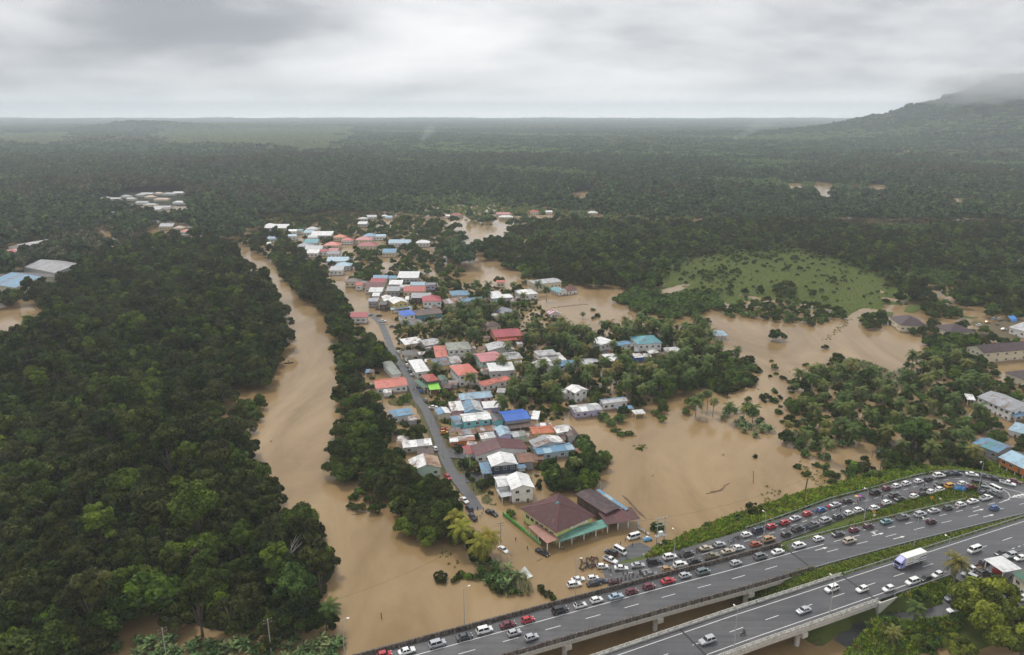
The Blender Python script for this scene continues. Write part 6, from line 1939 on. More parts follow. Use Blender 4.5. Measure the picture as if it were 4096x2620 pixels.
# ---- people
def person_mesh(seed, stride, arm, ride=False):
    J = {'pel': (0, 0, .95, .13), 'wst': (0, 0, 1.1, .12), 'chs': (.01, 0, 1.32, .15), 'nck': (.01, 0, 1.47, .055), 'hd0': (.03, 0, 1.57, .085), 'hd1': (.03, 0, 1.68, .09)}
    E = [('pel', 'wst'), ('wst', 'chs'), ('chs', 'nck'), ('nck', 'hd0'), ('hd0', 'hd1')]
    for s_, nm in ((-1, 'r'), (1, 'l')):
        st = stride * s_
        kx = .42 if ride else st * .5 + .03
        J['hip' + nm] = (0, .09 * s_, .9, .095)
        J['kne' + nm] = (kx, .11 * s_ + (.1 * s_ if ride else 0), .78 if ride else .5, .065)
        J['ank' + nm] = (.2 if ride else st - (.06 if st < 0 else 0), .11 * s_ + (.1 * s_ if ride else 0), .36 if ride else .09, .045)
        J['toe' + nm] = (J['ank' + nm][0] + .17, .12 * s_ + (.1 * s_ if ride else 0), J['ank' + nm][2] - .05, .038)
        J['shl' + nm] = (.01, .17 * s_, 1.4, .065)
        ax = .28 if ride else arm - st * .3
        J['elb' + nm] = (ax * .55, .24 * s_, 1.15, .045)
        J['wri' + nm] = (ax * 1.5 + .05, .22 * s_, 1.08 if ride else .95 + abs(arm) * .3, .032)
        J['hnd' + nm] = (ax * 1.7 + .08, .21 * s_, 1.05 if ride else .87 + abs(arm) * .35, .036)
        E += [('pel', 'hip' + nm), ('hip' + nm, 'kne' + nm), ('kne' + nm, 'ank' + nm), ('ank' + nm, 'toe' + nm), ('chs', 'shl' + nm), ('shl' + nm, 'elb' + nm), ('elb' + nm, 'wri' + nm), ('wri' + nm, 'hnd' + nm)]
    ks = list(J)
    me_ = bpy.data.meshes.new('figure')
    me_.from_pydata([J[k][:3] for k in ks], [(ks.index(a), ks.index(b)) for a, b in E], [])
    o = bpy.data.objects.new('figure', me_); col.objects.link(o)
    o.modifiers.new('s', 'SKIN'); sub = o.modifiers.new('d', 'SUBSURF'); sub.levels = 1; sub.render_levels = 1
    for i, k in enumerate(ks):
        me_.skin_vertices[0].data[i].radius = (J[k][3], J[k][3] * (1.25 if k in ('chs', 'wst', 'pel') else 1))
    me_.skin_vertices[0].data[0].use_root = True
    dg = bpy.context.evaluated_depsgraph_get()
    r_ = bpy.data.meshes.new_from_object(o.evaluated_get(dg))
    bpy.data.objects.remove(o)
    r_.materials.clear()
    for m in (M['cloth'], M['skin'], M['hair'], simple('dark_trousers', (.03, .035, .05), .9)): r_.materials.append(m)
    mi = []
    for p in r_.polygons:
        x, y, z = p.center
        far = abs(y) > .19
        mi.append(2 if z > 1.68 or (z > 1.56 and x < .0) else 1 if z > 1.46 or (far and z < 1.2 and z > .8) or (z < .12) else 0 if z > .98 else 3)
    r_.polygons.foreach_set('material_index', mi)
    r_.polygons.foreach_set('use_smooth', [True] * len(mi))
    r_.name = 'person'
    return r_
PM = [person_mesh(1, .02, .1), person_mesh(2, .24, .12), person_mesh(3, .1, .3), person_mesh(4, 0, .2, True)]
SH = {'white': (.7, .7, .68), 'black': (.02, .02, .02), 'red': (.4, .04, .04), 'pink': (.6, .3, .35), 'dark blue': (.03, .05, .12), 'grey': (.2, .2, .2), 'yellow': (.5, .35, .05), 'green': (.08, .2, .08)}
PEOPLE = [(1910, 2036, 1.0, 0, 'dark blue', .05, 'person in dark blue shirt standing on the lane at the waterline'), (1920, 2062, 2.0, 0, 'white', -.1, 'person in white shirt at the waterline of the lane'), (1928, 2052, -2, 2, 'white', -.1, 'person in white shirt facing the group at the waterline'), (1934, 2040, .5, 0, 'black', 0, 'person in black shirt in the group at the waterline'), (1909, 2066, 2.5, 1, 'grey', -.2, 'person in grey shirt stepping into the flood at the waterline'), (2063, 2155, 1.2, 1, 'black', -.5, 'person in black wading knee deep towards the hall'), (2110, 2190, 1.8, 1, 'black', -.5, 'person in black wading behind the black pickup'),
          (2482, 2176, .3, 0, 'black', .0, 'person in black beside the white van on the forecourt'), (2501, 2160, 1.0, 2, 'grey', .0, 'person in grey shirt near the white minibus'), (2502, 2192, 2.0, 1, 'white', .0, 'person in white shirt walking on the forecourt'), (2529, 2181, -1, 0, 'grey', .05, 'person in grey standing alone on the forecourt'), (2436, 2280, .5, 0, 'white', .0, 'person in white among the motorcycles on the slip road'), (2443, 2284, 2.2, 2, 'black', .0, 'person in black among the motorcycles on the slip road'), (2493, 2297, 1.2, 0, 'grey', .25, 'person in grey standing in the slip road'), (2508, 2295, -1.2, 1, 'black', .3, 'person in black walking down the slip road'),
          (3697, 1944, 1.0, 0, 'dark blue', 7, 'person in dark blue standing between the slip road rows'), (3529, 1990, -1, 0, 'black', 7, 'person in black standing in the upper slip road'), (3423, 2012, 0, 2, 'pink', 7, 'person in pink under the umbrellas on the slip road'), (3430, 2008, 2, 0, 'red', 7, 'person in red beside the umbrellas on the slip road'), (3440, 2003, 1, 0, 'dark blue', 7, 'person in dark blue beside the umbrellas on the slip road'), (3362, 2044, .6, 1, 'black', 7, 'person in black walking between slip road cars'), (2583, 2128, .4, 0, 'green', -.1, 'person in green by the tarpaulin covered cart'), (1655, 1560, 1.1, 1, 'black', .7, 'person in black walking up the village lane')]
for u, v, a, k, c_, z, lab in PEOPLE:
    p = at(u, v, max(z, 0) + .6)
    t = place('person', PM[k], None, (p.x, p.y, z), a, color=SH[c_])
    tag(t, lab, 'person')
def brolly(u, v, z, c_, lab):
    p = at(u, v, z)
    t = empty('umbrella', (p.x, p.y, z)); tag(t, lab, 'umbrella')
    mb = MB(); n = 8
    mb.add([(0, 0, .32)] + [(math.cos(k * math.pi / 4) * .35, math.sin(k * math.pi / 4) * .35, .22) for k in range(n)] + [(math.cos(k * math.pi / 4) * .62, math.sin(k * math.pi / 4) * .62, 0) for k in range(n)],
           [(0, 1 + k, 1 + (k + 1) % n) for k in range(n)] + [(1 + k, 9 + k, 9 + (k + 1) % n, 1 + (k + 1) % n) for k in range(n)])
    mb.build('canopy', M['cloth'], t, color=c_)
    MB().tube([(0, 0, -.85), (0, 0, .3)], .015, 5).build('shaft', M['steel'], t)
brolly(3440, 1984, 9.0, (.55, .1, .5), 'magenta umbrella open between slip road cars')
brolly(3426, 1984, 9.0, (.7, .5, .1), 'yellow umbrella open between slip road cars')
brolly(3314, 2025, 9.0, (.55, .03, .08), 'red umbrella open beside the blue hatchback')
# rider on the near bridge
p = at(2973, 2531, ZB + .6); i = LB.near(p.x, p.y); a = math.atan2(LB.t[i, 1], LB.t[i, 0]) + math.pi
bike((p.x, p.y, ZB), a, (.03, .03, .04), 0, 'motorcycle ridden along the pale railed bridge')
d_ = Vector((math.cos(a), math.sin(a), 0))
t = place('person', PM[3], None, Vector((p.x, p.y, ZB - .04)) - d_ * .25, a, color=SH['black'])
tag(t, 'person in black riding the motorcycle on the pale railed bridge', 'person')

# ================================================================== lamp posts, poles, wires, signs
lampm, t_, b_, N_, L_ = newmat('lit_lamp_lens')
b_.inputs['Base Color'].default_value = (.9, .85, .75, 1)
b_.inputs['Emission Color'].default_value = (1, .82, .6, 1)
b_.inputs['Emission Strength'].default_value = 3.0
LP_ = MB().tube([(0, 0, -.3), (0, 0, 4), (0, 0, 11.6)], [.13, .11, .07], 8).mesh('pole', M['steel'])
LAm = MB().tube([(0, 0, 11.5), (.5, 0, 11.95), (1.3, 0, 12.05)], [.05, .045, .04], 6).mesh('arm', M['steel'])
LHm = bevel(MB().hexa([(1.1, -.14, 11.98), (1.85, -.1, 11.98), (1.85, .1, 11.98), (1.1, .14, 11.98)], [(1.1, -.1, 12.14), (1.8, -.07, 12.12), (1.8, .07, 12.12), (1.1, .1, 12.14)]).mesh('lamp_head', M['white']), .02)
LLm = MB().box(1.2, 1.75, -.09, .09, 11.93, 11.975).mesh('lamp_lens', lampm)
for u, v, z, lab, an in ((1380, 2640, 7, 'lamp post at the jungle end of the stained bridge', 20), (1858, 2502, 7, 'lamp post on the stained bridge parapet over open river', 20), (2301, 2384, 7, 'lamp post on the stained bridge beside the flooded slip road', 20), (2693, 2260, 3.6, 'lamp post at the wall side of the slip road near the tan hatchback', 110), (3050, 2188, 7, 'lamp post where the stained parapet ends', 110), (3454, 2090, 7, 'lamp post on the weedy verge beside dark maroon hatchback', 110), (3912, 1966, 7, 'lamp post at the slip road nose', 200), (3653, 2196, 6.3, 'lamp post in the grass median above the box truck', 290), (3774, 2293, 7, 'lamp post beside the palm at the car park', 110), (3317, 2462, 7.2, 'lamp post on the pale railed bridge near its abutment', 110), (2935, 2595, 7.2, 'lamp post on the pale railed bridge near the rider', 110)):
    p = at(u, v, z)
    t = empty('lamp_post', p, R(an))
    tag(t, lab, 'lamp post')
    place('pole', LP_, t); place('arm', LAm, t)
    h_ = place('lamp_head', LHm, t); place('lamp_lens', LLm, h_)

def pole(u, v, h, lab, lean=0.0, z=-.5, mat='wood', arms=True, r_=.16):
    p = at(u, v, max(z, 0))
    t = empty('utility_pole', (p.x, p.y, z)); t.rotation_euler = (0, lean, rnd.uniform(0, 1))
    tag(t, lab, 'utility pole')
    MB().tube([(0, 0, -1.5), (0, 0, h)], [r_, r_ * .7], 8).build('shaft', M[mat], t)
    if arms:
        for zz in (h - .4, h - 1.3):
            a = MB().box(-1.1, 1.1, -.05, .05, zz - .06, zz + .06).build('crossarm', M['wood'], t)
            for x in (-1, 0, 1): MB().tube([(x, 0, zz + .06), (x, 0, zz + .25)], [.05, .03], 6).build('insulator', M['white'], a)
    return Vector((p.x, p.y, z + h))
w1 = pole(1087, 2628, 12.5, 'pale utility pole in front of the jungle by the banana plants', mat='steel')
w0 = pole(668, 2640, 10.5, 'pale utility pole with fittings among banana plants', mat='steel')
w2 = pole(3218, 1978, 7.2, 'thick brown leaning utility pole beside the flooded field', .06, r_=.34, arms=False)
w3 = pole(3516, 1906, 8.5, 'slim utility pole in the flooded channel', 0)
w4 = pole(1880, 1890, 8.5, 'utility pole on the bend of the village lane', mat='steel', arms=False)
w5 = pole(2003, 2185, 9.5, 'utility pole beside the flooded lane opposite the green wall', mat='steel')
w6 = pole(3013, 1912 + 20, 6, 'bare stump of a pole sticking out of the flooded field', -.1, arms=False)
w7 = pole(2400, 2000, 8, 'utility pole behind the maroon hall', mat='steel', arms=False)
pole(1526, 2473, 2.4, 'short brown post sticking up out of the river', .0, arms=False, r_=.2)
pole(3487, 1830, 4.0, 'short dark post in the flooded channel below the bushes', .05, arms=False)
pole(3330, 1940, 3.2, 'broken brown post by the slip road verge', .08, arms=False)
# transformer station on two poles
p = at(2640, 2178, .3); t = empty('transformer_station', (p.x, p.y, 0), R(20))
tag(t, 'transformer station on two tall poles at the flood edge', 'transformer')
for x in (-1.4, 1.4): MB().tube([(x, 0, -1), (x, 0, 10.5)], [.17, .13], 8).build('pole', M['steel'], t)
MB().box(-1.9, 1.9, -.6, .6, 3.6, 3.75).build('platform', M['steel'], t)
place('transformer_tank', bevel(MB().box(-.7, .7, -.5, .5, 3.76, 5.2).mesh('transformer_tank', M['white']), .06), t)
for zz in (7.5, 8.8, 10.2):
    a = MB().box(-2.2, 2.2, -.07, .07, zz - .08, zz + .08).build('crossarm', M['steel'], t)
    for x in (-2, -.7, .7, 2): MB().tube([(x, 0, zz + .08), (x, 0, zz + .4)], [.07, .04], 6).build('insulator', M['white'], a)
wt = Vector((p.x, p.y, 10.3))
def wire(a, b, lab, sag=1.6, n=14):
    pts = [a.lerp(b, k / n) - Vector((0, 0, sag * 4 * (k / n) * (1 - k / n))) for k in range(n + 1)]
    o = MB().tube(pts, .022, 4).build('power_line', M['black'])
    tag(o, lab, 'cable')
wire(w1, w5, 'power line across the brown river from the jungle pole to the lane', 4)
wire(w0, w1, 'power line between the two pale poles before the jungle')
wire(w5, wt, 'power line over the flooded junction to the transformer station', 2)
wire(wt, w2, 'power line over the flooded field to the thick leaning pole', 2)
wire(w2, w3, 'power line from the leaning pole to the slim channel pole', 1.2)
wire(w4, w5, 'power line along the flooded lower lane', 1.5)

lane = [pole(u, v, 8.5, lab, z=.5, mat='steel') for u, v, lab in ((1772, 1830, 'utility pole on the lane beside the maroon gabled house'), (1722, 1690, 'utility pole on the lane beside the dark round tree'), (1662, 1568, 'utility pole on the lane beside the blue hatchback'), (1604, 1462, 'utility pole on the lane beside queued white cars'))]
for a_, b_2, nm_ in ((w4, lane[0], 'lower bend'), (lane[0], lane[1], 'dark round tree'), (lane[1], lane[2], 'long white house'), (lane[2], lane[3], 'queued cars')):
    wire(a_, b_2, 'power line strung above the village lane by the ' + nm_, .8)

def sign(u, v, z, kind, lab):
    p = at(u, v, z); t = empty('road_sign', (p.x, p.y, z), R(-20)); tag(t, lab, 'sign')
    if kind == 'blue':
        for x in (-1.3, 1.3): MB().tube([(x, 0, -.5), (x, 0, 2.6)], .06, 6).build('post', M['steel'], t)
        b = MB().box(-1.9, 1.9, -.06, -.01, 1.3, 3.0).build('panel', simple('blue_sign', (.02, .22, .6), .4), t)
        mb = MB()
        for x0, x1, z0, z1 in ((-1.6, -.7, 2.45, 2.6), (-.5, .4, 2.45, 2.6), (-1.6, -.2, 2.0, 2.14), (-1.6, -.9, 1.6, 1.72), (.9, 1.0, 1.6, 2.5), (1.0, 1.4, 2.3, 2.5)): mb.box(x0, x1, -.075, -.062, z0, z1)
        mb.build('lettering', M['white'], b)
    elif kind == 'diamond':
        MB().tube([(0, 0, -.5), (0, 0, 2.4)], .05, 6).build('post', M['steel'], t)
        b = MB().add([(0, -.07, 1.7), (.65, -.07, 2.35), (0, -.07, 3.0), (-.65, -.07, 2.35), (0, -.03, 1.7), (.65, -.03, 2.35), (0, -.03, 3.0), (-.65, -.03, 2.35)], [(0, 1, 2, 3), (7, 6, 5, 4), (0, 4, 5, 1), (1, 5, 6, 2), (2, 6, 7, 3), (3, 7, 4, 0)]).build('panel', simple('amber_sign', (.75, .38, .02), .4), t)
        MB().box(-.07, .07, -.085, -.072, 2.05, 2.65).build('symbol', M['black'], b)
    else:
        MB().tube([(0, 0, -.5), (0, 0, 2.0)], .05, 6).build('post', M['steel'], t)
        MB().box(-.35, .35, -.06, -.02, 1.4, 2.0).build('panel', M['white'], t)
sign(3835, 1972, 6.9, 'blue', 'blue direction sign with white lettering on the weedy verge')
sign(3493, 2072, 6.9, 'diamond', 'amber diamond warning sign above a white plate on the verge')
sign(3723, 2014, 6.9, 'diamond', 'amber warning sign alone in the weedy verge')
sign(3758, 2012, 6.9, 'plate', 'small white plate on a post in the weedy verge')
sign(3495, 2078, 6.9, 'plate', 'small white plate sign beneath the amber diamond')
sign(2574, 2236, .3, 'plate', 'white plate on a post at the forecourt corner')
p = at(2650, 2218, 1.2); t = empty('lamp_post', (p.x, p.y, .8), R(200)); tag(t, 'short curved lamp post in the grass beside the forecourt', 'lamp post')
MB().tube([(0, 0, -.5), (0, 0, 4.2), (.3, 0, 4.7), (.9, 0, 4.8)], [.07, .06, .05, .04], 6).build('pole', M['steel'], t)
place('lamp_head', bevel(MB().box(.8, 1.2, -.1, .1, 4.74, 4.84).mesh('lamp_head', M['white']), .02), t)

# ---- odds and ends in the water
# collapsed white canopy
q = [at(2077, 2290, .6), at(2098, 2264, 2.6), at(2132, 2304, .4), at(2109, 2316, .2)]
ce = sum(q, Vector()) / 4
t = empty('tent_canopy', (ce.x, ce.y, 0)); tag(t, 'collapsed white tent canopy tilted in the flood beside bushes', 'tent')
q = [p - t.location for p in q]; md = (q[0] + q[2]) / 2 + Vector((0, 0, .5))
m = MB()
for a, b in ((0, 1), (1, 2), (2, 3), (3, 0)): m.add([q[a], q[b], md, q[a] - Vector((0, 0, .06)), q[b] - Vector((0, 0, .06)), md - Vector((0, 0, .06))], [(0, 1, 2), (5, 4, 3), (0, 3, 4, 1)])
m.build('sheet', M['white'], t)
for a in (0, 1, 2): MB().tube([q[a], (q[a].x, q[a].y, -1)], .05, 6).build('leg', M['steel'], t)
# tarpaulin cart and boat near the minibus
p = at(2590, 2156, .5); t = empty('market_cart', (p.x, p.y, -.1), R(20)); tag(t, 'cart under a light blue tarpaulin beside the white minibus', 'cart')
bl = simple('blue_tarpaulin', (.12, .35, .6), .5)
place('tarpaulin', bevel(MB().hexa([(-1.6, -.8, .3), (1.6, -.8, .3), (1.6, .8, .3), (-1.6, .8, .3)], [(-1.3, -.5, 1.2), (1.2, -.5, 1.0), (1.2, .5, 1.0), (-1.3, .5, 1.2)]).mesh('tarpaulin', bl), .1), t)
for x in (-1, 1):
    for y in (-.75, .75): place('wheel', BK[0], t, (x, y, .29))
MB().box(-.6, .3, -.3, .3, 1.25, 1.6).build('bundle', M['white'], t)
def boat(u, v, a, c_, lab, ln_=4.2):
    p = at(u, v, .2); t = empty('boat', (p.x, p.y, -.05), a); tag(t, lab, 'boat')
    mb = MB(); prof = [(-1, .8, 1), (-.5, .95, 1), (.2, .95, 1), (.7, .6, 1.05), (1, .06, 1.25)]
    for x, w_, hh in prof:
        for y, z in ((-w_ * .7, .5 * hh), (-w_ * .4, 0), (w_ * .4, 0), (w_ * .7, .5 * hh)): mb.v.append((x * ln_ / 2, y, z))
    for i in range(4):
        for k in range(3): mb.f.append((4 * i + k, 4 * i + k + 1, 4 * i + k + 5, 4 * i + k + 4)); mb.m.append(0)
    mb.f.append((0, 1, 2, 3)); mb.m.append(0)
    mb.build('hull', M['paint'], t, color=c_)
    for x in (-1, .2): MB().box(x - .12, x + .12, -.6, .6, .36, .42).build('thwart', M['wood'], t)
boat(2572, 2124, R(125), (.6, .6, .58), 'white boat moored behind the white minibus', 5.5)
boat(2510, 1232, R(100), (.35, .38, .45), 'small boat out on the flooded field before the green trees', 5)
boat(1156, 1452, R(15), (.03, .03, .03), 'dark motor boat running up the brown river', 5)
boat(1535, 1296, R(10), (.6, .6, .6), 'white boat aground on the flooded upper lane', 6)
t = place('person', PM[0], None, (at(2510, 1230, .5).x, at(2510, 1230, .5).y, .1), 1.0, color=SH['white']); tag(t, 'person in white standing in the boat on the flooded field', 'person')
t = place('person', PM[2], None, (at(1154, 1450, .5).x, at(1154, 1450, .5).y, .1), 1.0, color=SH['black']); tag(t, 'person in black aboard the boat on the river', 'person')
# floating timber boom and logs
LG = [MB().tube([(-2.2, 0, 0), (0, .1, .03), (2.2, -.05, 0)], [.16, .2, .13], 7).mesh('log', M['wood']), MB().tube([(-1.2, 0, 0), (1.2, .1, .05)], [.13, .1], 6).mesh('log', M['wood'])]
def logs(pts, lab, grp, mesh=0):
    for i, (u, v, a) in enumerate(pts):
        p = at(u, v, 0); o = place('floating_log', LG[mesh], None, (p.x, p.y, .02), R(a + rnd.uniform(-6, 6))); tag(o, lab, 'log', grp)
logs([(2503 + 9.5 * k, 1992 + 10.3 * k, -58) for k in range(8)], 'dark log of the floating boom behind the maroon hall', 'logs of the boom')
logs([(2845, 1972, 15), (2862, 1966, 10), (2875, 1963, 12), (2888, 1956, 40), (2905, 1940, 40)], 'dark log drifting in the flooded field', 'drifting logs')
logs([(2215 + 14 * k, 1230 - k * 1.6 + (2 if k % 2 else 0), 5) for k in range(10)], 'log in the long raft line on far flood', 'logs of the far raft line')
logs([(1440, 2040, 10), (1420, 2058, 20), (1660, 2075, 5), (1590, 2078, 10), (1600, 2076, 60), (2160, 2240, 30)], 'driftwood log at the river bank', 'driftwood logs', 1)
# fallen poles in the junction
for k, (u0, v0, u1, v1, z0, z1) in enumerate(((2033, 2203, 2052, 2222, 1.2, .2), (2040, 2210, 2056, 2200, .4, 1.4), (2026, 2215, 2036, 2250, 3.5, 0), (2038, 2255, 2046, 2230, 0, 2.5))):
    a, b = at(u0, v0, z0), at(u1, v1, z1)
    o = MB().tube([a - (a + b) / 2, b - (a + b) / 2], .1, 6).build('fallen_pole', M['deadwood'], None, loc=tuple((a + b) / 2)); tag(o, 'broken pole slanting out of the flood beside the stranded white sedan', 'pole', 'broken poles in the flood')
# blue tarpaulin tent in the red yard
p = at(4040, 1282, .9); t = empty('tarpaulin_tent', (p.x, p.y, .9), R(20)); tag(t, 'bright blue tarpaulin tent at the red earth yard', 'tent')
MB().add([(-3, -2.5, 1.6), (3, -2.5, 1.6), (3, 0, 3.4), (-3, 0, 3.4), (3, 2.5, 1.6), (-3, 2.5, 1.6), (-3, -3.1, 0), (3, -3.1, 0)], [(0, 1, 2, 3), (3, 2, 4, 5), (6, 7, 1, 0)]).build('sheet', simple('blue_tarp', (.06, .25, .62), .5), t)
for x in (-2.9, 2.9):
    for y in (-2.4, 2.4): MB().tube([(x, y, -.5), (x, y, 1.6)], .05, 6).build('pole', M['steel'], t)

# ================================================================== planting
rg = np.random.default_rng(99)
BLOCK = [b for _, b, *_x in HOUSES]
for t_, c_, k_, r_ in CARS:                                # keep vehicles in view too
    p = proj(t_.location.x, t_.location.y, t_.location.z + .7)
    if p[1] > 1380: BLOCK.append((p[0] - 18, p[0] + 18, p[1] - 12, p[1] + 10))
for q in LV.p[::3]:
    p = proj(*q)
    if p[1] > 1480 and not (1640 < p[1] < 1735): BLOCK.append((p[0] - 14, p[0] + 14, p[1] - 6, p[1] + 6))
BLOCK.append((2070, 2136, 2256, 2322))
for q in LP.p[::2]:
    p = proj(*q)
    BLOCK.append((p[0] - 16, p[0] + 16, p[1] - 8, p[1] + 8))
BLOCK = np.array(BLOCK)
FOOT = np.array([f for _, _, f, *_x in HOUSES])
RD = np.concatenate([np.c_[l.p[:, :2], np.full(len(l.p), h_)] for l, h_ in ((LA, 9.5), (LB, 7.5), (LF, 6.5), (LV, 3.4), (LP, 2.6))])
def clear(x, y, h, r, keep=.22):
    """True when a plant here stands off houses and roads and hides little of them."""
    if np.any(np.hypot(FOOT[:, 0] - x, FOOT[:, 1] - y) < FOOT[:, 2] * .8 + r * .55): return False
    if np.any(np.hypot(RD[:, 0] - x, RD[:, 1] - y) < RD[:, 2] + r * .5): return False
    u, v0 = proj(x, y, 0); _, v1 = proj(x, y, h)
    d = y * CPI + CAM_Z * SPI
    ru = FPX * r / d
    m = (BLOCK[:, 3] < v0 + 2) | ((BLOCK[:, 2] + BLOCK[:, 3]) / 2 < v0)
    ox = np.minimum(BLOCK[:, 1], u + ru * .85) - np.maximum(BLOCK[:, 0], u - ru * .85)
    oy = np.minimum(BLOCK[:, 3], v0) - np.maximum(BLOCK[:, 2], v1)
    ov = np.clip(ox, 0, None) * np.clip(oy, 0, None) / ((BLOCK[:, 1] - BLOCK[:, 0]) * (BLOCK[:, 3] - BLOCK[:, 2]))
    return not np.any(m & (ov > keep))

TREES, PALMS, BUSH, BANAN = [], [], [], []         # x, y, size, kind, zone label

def zone(poly, sp, h, kinds, lab, z=None, keep=.22, guard=True, lst=None, prob=1.0, patchy=None):
    X, Y = in_poly(poly, sp, rg, (h[0] + h[1]) * .3 if z is None else z)
    for x, y in zip(X, Y):
        if rg.uniform() > prob: continue
        hh = rg.uniform(*h)
        r = hh * .42
        if guard and not clear(x, y, hh, r, keep): continue
        if lab == 'east' and any(inside(np.array([x]), np.array([y]), h_)[0] for h_ in HOLE_E): continue
        if patchy:
            q = math.sin(x * .018 + 2 * math.sin(y * .011)) * math.sin(y * .016 + 1.3 * math.sin(x * .013)) + rg.normal(0, .3)
            kk = patchy if q > .3 else kinds
            hh *= .8 if q > .3 else 1.15 if q < -.3 else 1
            TREES.append((x, y, hh, kk[rg.integers(len(kk))], lab)); continue
        (TREES if lst is None else lst).append((x, y, hh, kinds[rg.integers(len(kinds))], lab))

HOLE_E = [fa(p, z_) for p in FARPOOL for z_ in (0, 5, 10)]
JK = ['round', 'dome', 'tall', 'broad', 'loose', 'round', 'dome', 'fine', 'fine', 'bigleaf', 'spire']
VK = ['vround', 'vdome', 'vround', 'dome']
pools = [fa(p, 5.0) for p in JPOOL]
X, Y = in_poly(JUNGLE, 8.0, rg, 7.0)
for x, y in zip(X, Y):
    if any(inside(np.array([x]), np.array([y]), p)[0] for p in pools): continue
    if y > 330 and x < -150 and not clear(x, y, 13, 5, .3): continue
    TREES.append((x, y, rg.uniform(8.0, 17.0) * (1 if rg.uniform() > .12 else 1.25), JK[rg.integers(len(JK))], 'jungle'))
zone([(540, 940), (626, 912), (626, 936), (598, 985), (562, 1008), (540, 975)], 6.5, (6, 10), VK, 'jungle', guard=False)
E1 = [(632, 592), (690, 606), (735, 652), (800, 685), (830, 755), (880, 790), (915, 830), (925, 870), (880, 895), (885, 930), (915, 955), (925, 985), (1000, 960), (1035, 985), (1030, 1020), (990, 1045), (945, 1030), (950, 1080), (975, 1110), (1045, 1140), (1082, 1180), (1075, 1235), (990, 1255), (965, 1245), (955, 1190), (900, 1160), (850, 1130), (770, 1112), (782, 1060), (800, 985), (788, 900), (802, 840), (788, 770), (750, 718), (695, 675)]
zone(E1, 6.6, (8, 13), JK + VK, 'bank', keep=.3)
zone([(800, 1165), (850, 1130), (900, 1160), (880, 1190), (850, 1195), (820, 1180)], 5, (4, 6), VK, 'bank')
zone([(555, 560), (640, 532), (740, 600), (790, 650), (740, 690), (700, 668), (660, 630), (628, 597), (600, 582)], 8.5, (8, 12), JK, 'bank', keep=.3)
NV = [(600, 505), (900, 500), (1060, 515), (1085, 560), (1010, 615), (960, 640), (1000, 690), (830, 655), (740, 600), (640, 560)]
zone(NV, 10, (7, 12), VK, 'upriver', keep=.3, prob=.75)
zone(NV, 15, (9, 12), [0, 1], 'upriver', lst=PALMS, keep=.3)
zone([(960, 640), (1010, 615), (1060, 585), (1085, 625), (1080, 690), (1140, 660), (1240, 640), (1250, 690), (1200, 700), (1060, 700), (1000, 695)], 11, (7, 12), VK, 'stream', prob=.7)
zone([(980, 640), (1080, 600), (1250, 640), (1380, 670), (1300, 700), (1050, 710)], 13, (9, 12), [0, 1, 2], 'stream', lst=PALMS)
zone([(1115, 570), (1200, 535), (1300, 510), (1480, 520), (1700, 515), (2000, 520), (2420, 520), (2420, 690), (2300, 700), (2180, 655), (2110, 662), (2000, 606), (1860, 570), (1640, 590), (1560, 640), (1540, 675), (1440, 662), (1300, 655), (1235, 635), (1150, 600)], 8.4, (8, 13), ['vdome', 'vround', 'bigleaf', 'dome', 'fine', 'round', 'tall'], 'east', guard=False, patchy=['fresh', 'vdome', 'fresh'])
zone([(1445, 695), (1490, 664), (1560, 682), (1680, 672), (1700, 712), (1640, 722), (1585, 742), (1515, 722)], 6.4, (8, 11), ['fresh', 'fresh', 'vdome'], 'blob', guard=False)
zone([(1690, 712), (1790, 700), (1860, 702), (1985, 722), (1990, 742), (1905, 758), (1800, 742), (1705, 734)], 6.2, (4, 7.5), VK + ['fresh'], 'belt', guard=False)
zone([(2020, 740), (2075, 722), (2095, 745), (2060, 765), (2020, 758)], 6.5, (6, 9), VK, 'belt', guard=False)
zone([(2165, 700), (2240, 700), (2260, 738), (2190, 735)], 7, (7, 10), VK, 'belt', guard=False)
zone([(2110, 690), (2180, 652), (2420, 695), (2420, 738), (2335, 730), (2240, 700), (2160, 700)], 8, (9, 13), JK, 'east', guard=False)
zone(MEADOW, 15, (1.2, 5.0), VK + ['fresh'], 'meadow', prob=.16, guard=False)
for u, v, n_ in ((1700, 612, 9), (1780, 588, 10), (1660, 660, 9), (1850, 640, 8), (1960, 600, 9), (2040, 625, 8), (2120, 668, 9), (1760, 690, 8), (1920, 690, 7), (2080, 705, 8), (1600, 650, 9), (1985, 660, 6)):
    for _ in range(n_):                                     # scrub in ragged clumps
        p = at((u + rg.normal(0, 26)) * FS, (v + rg.normal(0, 7)) * FS)
        TREES.append((p.x, p.y, rg.uniform(2, 7.5), (VK + ['fresh', 'bigleaf'])[rg.integers(6)], 'meadow'))
zone([(1640, 640), (1700, 610), (1760, 640), (1720, 680)], 8, (2, 5), VK, 'meadow', prob=.6, guard=False)
zone([(1900, 640), (1960, 625), (2010, 660), (1960, 690)], 9, (2, 4.5), VK, 'meadow', prob=.5, guard=False)
zone([(2030, 690), (2110, 660), (2180, 690), (2120, 720)], 10, (1.5, 4), ['fresh'], 'meadow', prob=.4, guard=False)
zone([(1700, 590), (1900, 570), (2010, 596), (2080, 640), (1980, 650), (1860, 620), (1740, 630)], 9, (2.5, 6.5), VK, 'meadow', prob=.45, guard=False)
zone([(1600, 645), (1700, 618), (1760, 640), (1740, 690), (1620, 682)], 9, (3, 6.5), VK, 'meadow', prob=.5, guard=False)
zone([(1820, 668), (1860, 660), (1870, 690), (1830, 700)], 6, (6, 9), VK, 'meadow', guard=False)
VM = [(1060, 725), (1180, 690), (1250, 700), (1205, 760), (1262, 775), (1245, 850), (1180, 830), (1120, 795), (1060, 780), (930, 790), (960, 740)]
